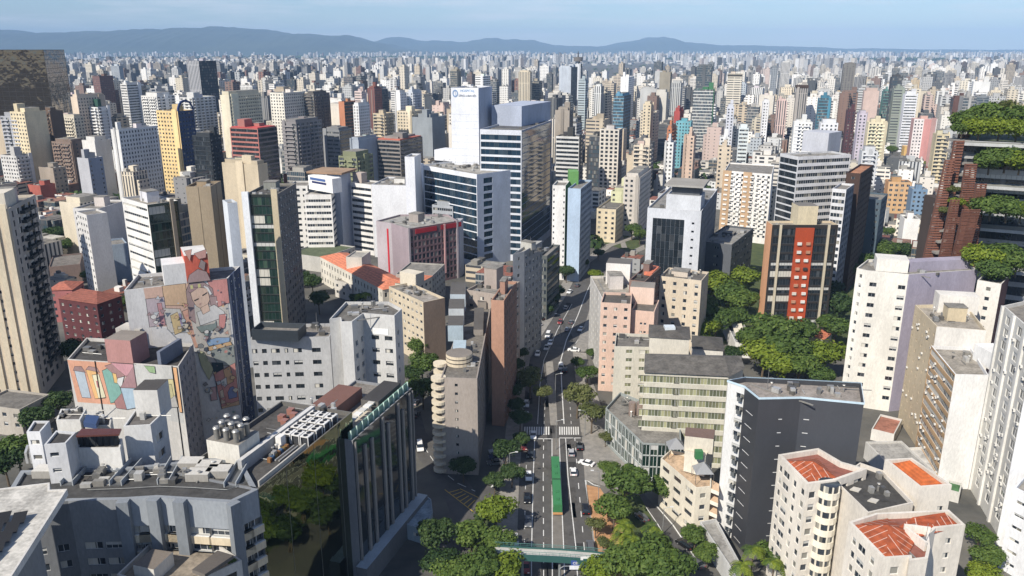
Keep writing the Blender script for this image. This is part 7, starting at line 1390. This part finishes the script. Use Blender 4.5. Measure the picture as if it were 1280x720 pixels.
# green articulated bus
pb0, pb1 = P(697, 645, 0), P(693.8, 583, 0); db = (pb1 - pb0).normalized(); t = thing('bus', 'long bright green bus running up the central bus lane', 'bus', (pb0.x, pb0.y, .02), None, math.atan2(db.y, db.x)); LB = (pb1 - pb0).length
def bb_(n, x0, x1, y0, y1, z0, z1, c, m='paint'):
    mb = MB(); mb.box(x0, x1, y0, y1, z0, z1, lin(c), m); o = bpy.data.objects.new(n, mb.mesh(n)); C.objects.link(o); o.parent = t; return o
for i in range(2):
    x0, x1 = (0, LB * .49) if i == 0 else (LB * .52, LB)
    bb_('body', x0, x1, -1.1, 1.1, .35, 3.0, '1a7a3a'); bb_('window', x0 + .4, x1 - .4, -1.12, 1.12, 1.5, 2.4, '1b2024', 'dglass'); bb_('roof', x0 + .1, x1 - .1, -1.05, 1.05, 3.0, 3.12, '1f8240')
    for k in range(2): bb_('roof_hatch', x0 + 2 + k * 3.4, x0 + 3.1 + k * 3.4, -.4, .4, 3.12, 3.28, '1c7a3c')
    for x in (x0 + 2.2, x1 - 2.4):
        for s in (-1.04, 1.04):
            mb = MB(); mb.tube((x, s - .12, .5), (x, s + .12, .5), .5, .5, (.02, .02, .02, 1), 'plain', 14); o = bpy.data.objects.new('wheel', mb.mesh('wheel')); C.objects.link(o); o.parent = t
bb_('bellows', LB * .49, LB * .52, -1.02, 1.02, .4, 3.05, '1c5a34', 'plain'); bb_('windscreen', LB, LB + .03, -1.1, 1.1, 1.2, 2.7, '1b2024', 'dglass'); bb_('bumper', -.08, 0, -1.2, 1.2, .4, 1.0, 'c98a3c')
# footbridge
zF = 6.2; fb = [P(x, y, zF) for x, y in ((618, 688), (650, 690), (700, 692.5), (740, 695.5), (775, 700), (800, 706))]
t = thing('footbridge', 'teal steel pedestrian bridge crossing the avenue at the bottom', 'footbridge', (fb[2].x, fb[2].y, 0))
def offs(pts, o_):
    out = []
    for i, p in enumerate(pts):
        a, b = pts[max(0, i - 1)], pts[min(len(pts) - 1, i + 1)]; d = (b - a).normalized(); out.append(p + Vector((-d.y, d.x, 0)) * o_)
    return out
def ribbon(name, o0, o1, z0, z1, c, m='paint', top=None):
    A_, B_ = offs(fb, o0), offs(fb, o1); mb = MB()
    for i in range(len(fb) - 1): mb.prism([A_[i], A_[i + 1], B_[i + 1], B_[i]], z0, z1, lin(c), m, lin(top) if top else None)
    return mb.build(name, t)
ribbon('deck', -1.3, 1.3, zF - .25, zF, '8f9b97', 'wall', 'bdbab2'); ribbon('girder', -1.55, -1.3, zF - 1.1, zF + .35, '1f5a55'); ribbon('girder', 1.3, 1.55, zF - 1.1, zF + .35, '1f5a55')
for o_ in (-1.42, 1.42):
    q = offs(fb, o_); mb = MB()
    for i in range(len(q) - 1):
        mb.tube(q[i] + Vector((0, 0, 1.15)), q[i + 1] + Vector((0, 0, 1.15)), .05, .05, lin('2f7a72'), 'paint', 6); mb.tube(q[i] + Vector((0, 0, .75)), q[i + 1] + Vector((0, 0, .75)), .03, .03, lin('2f7a72'), 'paint', 5)
        for k in range(6): v = q[i].lerp(q[i + 1], k / 6); mb.tube(v + Vector((0, 0, .3)), v + Vector((0, 0, 1.15)), .03, .03, lin('2f7a72'), 'paint', 5)
    mb.build('railing', t)
for x, y in ((653, 691), (700, 693), (752, 698)):
    c = P(x, y, zF); mb = MB(); mb.tube((c.x, c.y, 0), (c.x, c.y, zF - 1.1), .35, .3, lin('7d8482'), 'wall', 12); mb.build('pillar', t)
def text_on(s, size, loc, parent, col, rot=(R(90), 0, 0), name='lettering', ext=.01):
    cu = bpy.data.curves.new(name, 'FONT'); cu.body = s; cu.size = size; cu.extrude = ext; cu.align_x = 'CENTER'; cu.align_y = 'CENTER'
    tmp = bpy.data.objects.new(name, cu); dg = bpy.context.evaluated_depsgraph_get(); C.objects.link(tmp); dg.update(); me = bpy.data.meshes.new_from_object(tmp.evaluated_get(dg)); bpy.data.objects.remove(tmp, do_unlink=True)
    ca = me.color_attributes.new('Col', 'FLOAT_COLOR', 'CORNER'); ca.data.foreach_set('color', list(lin(col)) * len(me.loops)); me.materials.clear(); me.materials.append(M['plain'])
    o = bpy.data.objects.new(name, me); C.objects.link(o); o.parent = parent; o.location = Vector(loc) - parent.location; o.rotation_euler = rot; return o
def sign(label, px, py, z, w, h, col, lines=(), tc='f2f2f2'):
    c = P(px, py, z); t = thing('road_sign', label, 'sign', (c.x, c.y, z)); mb = MB(); mb.box(c.x - w / 2, c.x + w / 2, c.y - .05, c.y + .05, z - h / 2, z + h / 2, lin(col), 'paint'); mb.build('panel', t); n_ = len(lines)
    for i, s in enumerate(lines): text_on(s, h / max(n_, 1) * .62, (c.x, c.y - .07, z + h * (.5 - (i + .5) / n_)), t, tc)
    return t
q = P(726, 701, 5.6)
s1 = sign('blue direction sign hung on the footbridge girder', 725.5, 704, 5.3, 4.0, 1.3, '2b55a8', ('CENTRO',)); s2 = sign('long dark blue sign on the footbridge right of the small blue one', 753, 700.5, 6.6, 6.0, .9, '24376a', ('AV NOVE DE JULHO',))
s3 = sign('small white sign beside the long dark blue sign on the footbridge', 731, 698, 6.6, 1.8, .8, 'e6e6e4')
s4 = sign('white gantry sign on a curved pole below the footbridge', 719, 709.5, 5.5, 2.4, .9, 'dfe2e8'); c = s4.location; mb = MB(); mb.tube((c.x - 3.2, c.y + .1, 0), (c.x - 3.2, c.y + .1, c.z - .3), .09, .08, lin('b9bcbd'), 'metal', 8); mb.tube((c.x - 3.2, c.y + .1, c.z - .3), (c.x - 2.4, c.y + .1, c.z + .3), .08, .07, lin('b9bcbd'), 'metal', 8); mb.tube((c.x - 2.4, c.y + .1, c.z + .3), (c.x, c.y + .1, c.z + .3), .07, .07, lin('b9bcbd'), 'metal', 8); mb.build('pole', s4)
# lettering on the hospital tower, office sign
p0, p1 = ht.poly[0], ht.poly[1]; d = (p1 - p0).normalized(); nn = Vector((d.y, -d.x, 0)); ang = math.atan2(d.y, d.x); Lh = (p1 - p0).length; m_ = p0 + d * Lh * .60 + nn * .12
text_on('HOSPITAL', Lh * .115, (m_.x, m_.y, 87.9), ht.root, '4f93d0', (R(90), 0, ang)); text_on('SÍRIO-LIBANÊS', Lh * .10, (m_.x, m_.y, 85.3), ht.root, '4a5a74', (R(90), 0, ang))
mb = MB(); c = p0 + d * Lh * .16 + nn * .14
for k in range(16):
    a0, a1 = 2 * math.pi * k / 16, 2 * math.pi * (k + 1) / 16; f = lambda a, r: c + d * math.cos(a) * r + Vector((0, 0, 86.5 + math.sin(a) * r * 1.25)); mb.face([f(a0, 1.0), f(a0, 1.6), f(a1, 1.6), f(a1, 1.0)], lin('6f93c0'), 'plain')
mb.face([c + d * .1 + Vector((0, 0, 85.4)), c + d * .3 + Vector((0, 0, 85.4)), c + d * .3 + Vector((0, 0, 87.6)), c + d * .1 + Vector((0, 0, 87.6))], lin('6f93c0'), 'plain'); mb.build('emblem', ht.root)
p0, p1 = P(385, 219, 44.5), P(415, 224, 44.5); p0.z = p1.z = 0; d = (p1 - p0).normalized(); nn = Vector((d.y, -d.x, 0)); m_ = (p0 + p1) / 2 + nn * .15
on = MB(); a, e = p0.lerp(p1, .08) + nn * .1, p0.lerp(p1, .72) + nn * .1; on.face([a + Vector((0, 0, 42.4)), e + Vector((0, 0, 42.4)), e + Vector((0, 0, 43.7)), a + Vector((0, 0, 43.7))], lin('3f66a8'), 'paint'); on.face([a + d * 1.5 + Vector((0, 0, 40.8)), e + d * .6 + Vector((0, 0, 40.8)), e + d * .6 + Vector((0, 0, 41.9)), a + d * 1.5 + Vector((0, 0, 41.9))], lin('24306a'), 'paint'); on.build('blue_sign', sgn.root)
# street lamps, pole lights
def lamp(px, py, h, label, arm=1):
    p = P(px, py, 0); t = thing('street_lamp', label, 'street lamp', (p.x, p.y, 0), 'street lamps along the avenue'); mb = MB(); mb.tube((p.x, p.y, 0), (p.x, p.y, h), .12, .07, lin('a9acab'), 'metal', 8); mb.tube((p.x, p.y, h), (p.x + arm * 1.8, p.y, h + .4), .06, .05, lin('a9acab'), 'metal', 6); mb.build('pole', t)
    mb = MB(); mb.box(p.x + arm * 1.8 - .4, p.x + arm * 1.8 + .4, p.y - .15, p.y + .15, h + .34, h + .5, lin('d5d7d6'), 'paint'); mb.build('lamp_head', t)
for a in ((637, 605, 9, 'white lamp post on the left kerb by the side-street zebra', 1), (694, 500, 9, 'lamp post on the median before the crosswalk', 1), (695, 562, 9, 'lamp post on the median just below the crosswalk', 1), (731, 545, 8, 'lamp post on the right kerb at the crosswalk', -1), (700, 420, 9, 'lamp post in the bend of the avenue', -1), (828, 668, 7, 'lamp post by the service road', 1), (748, 625, 8, 'lamp post on the red earth verge', -1)): lamp(*a)
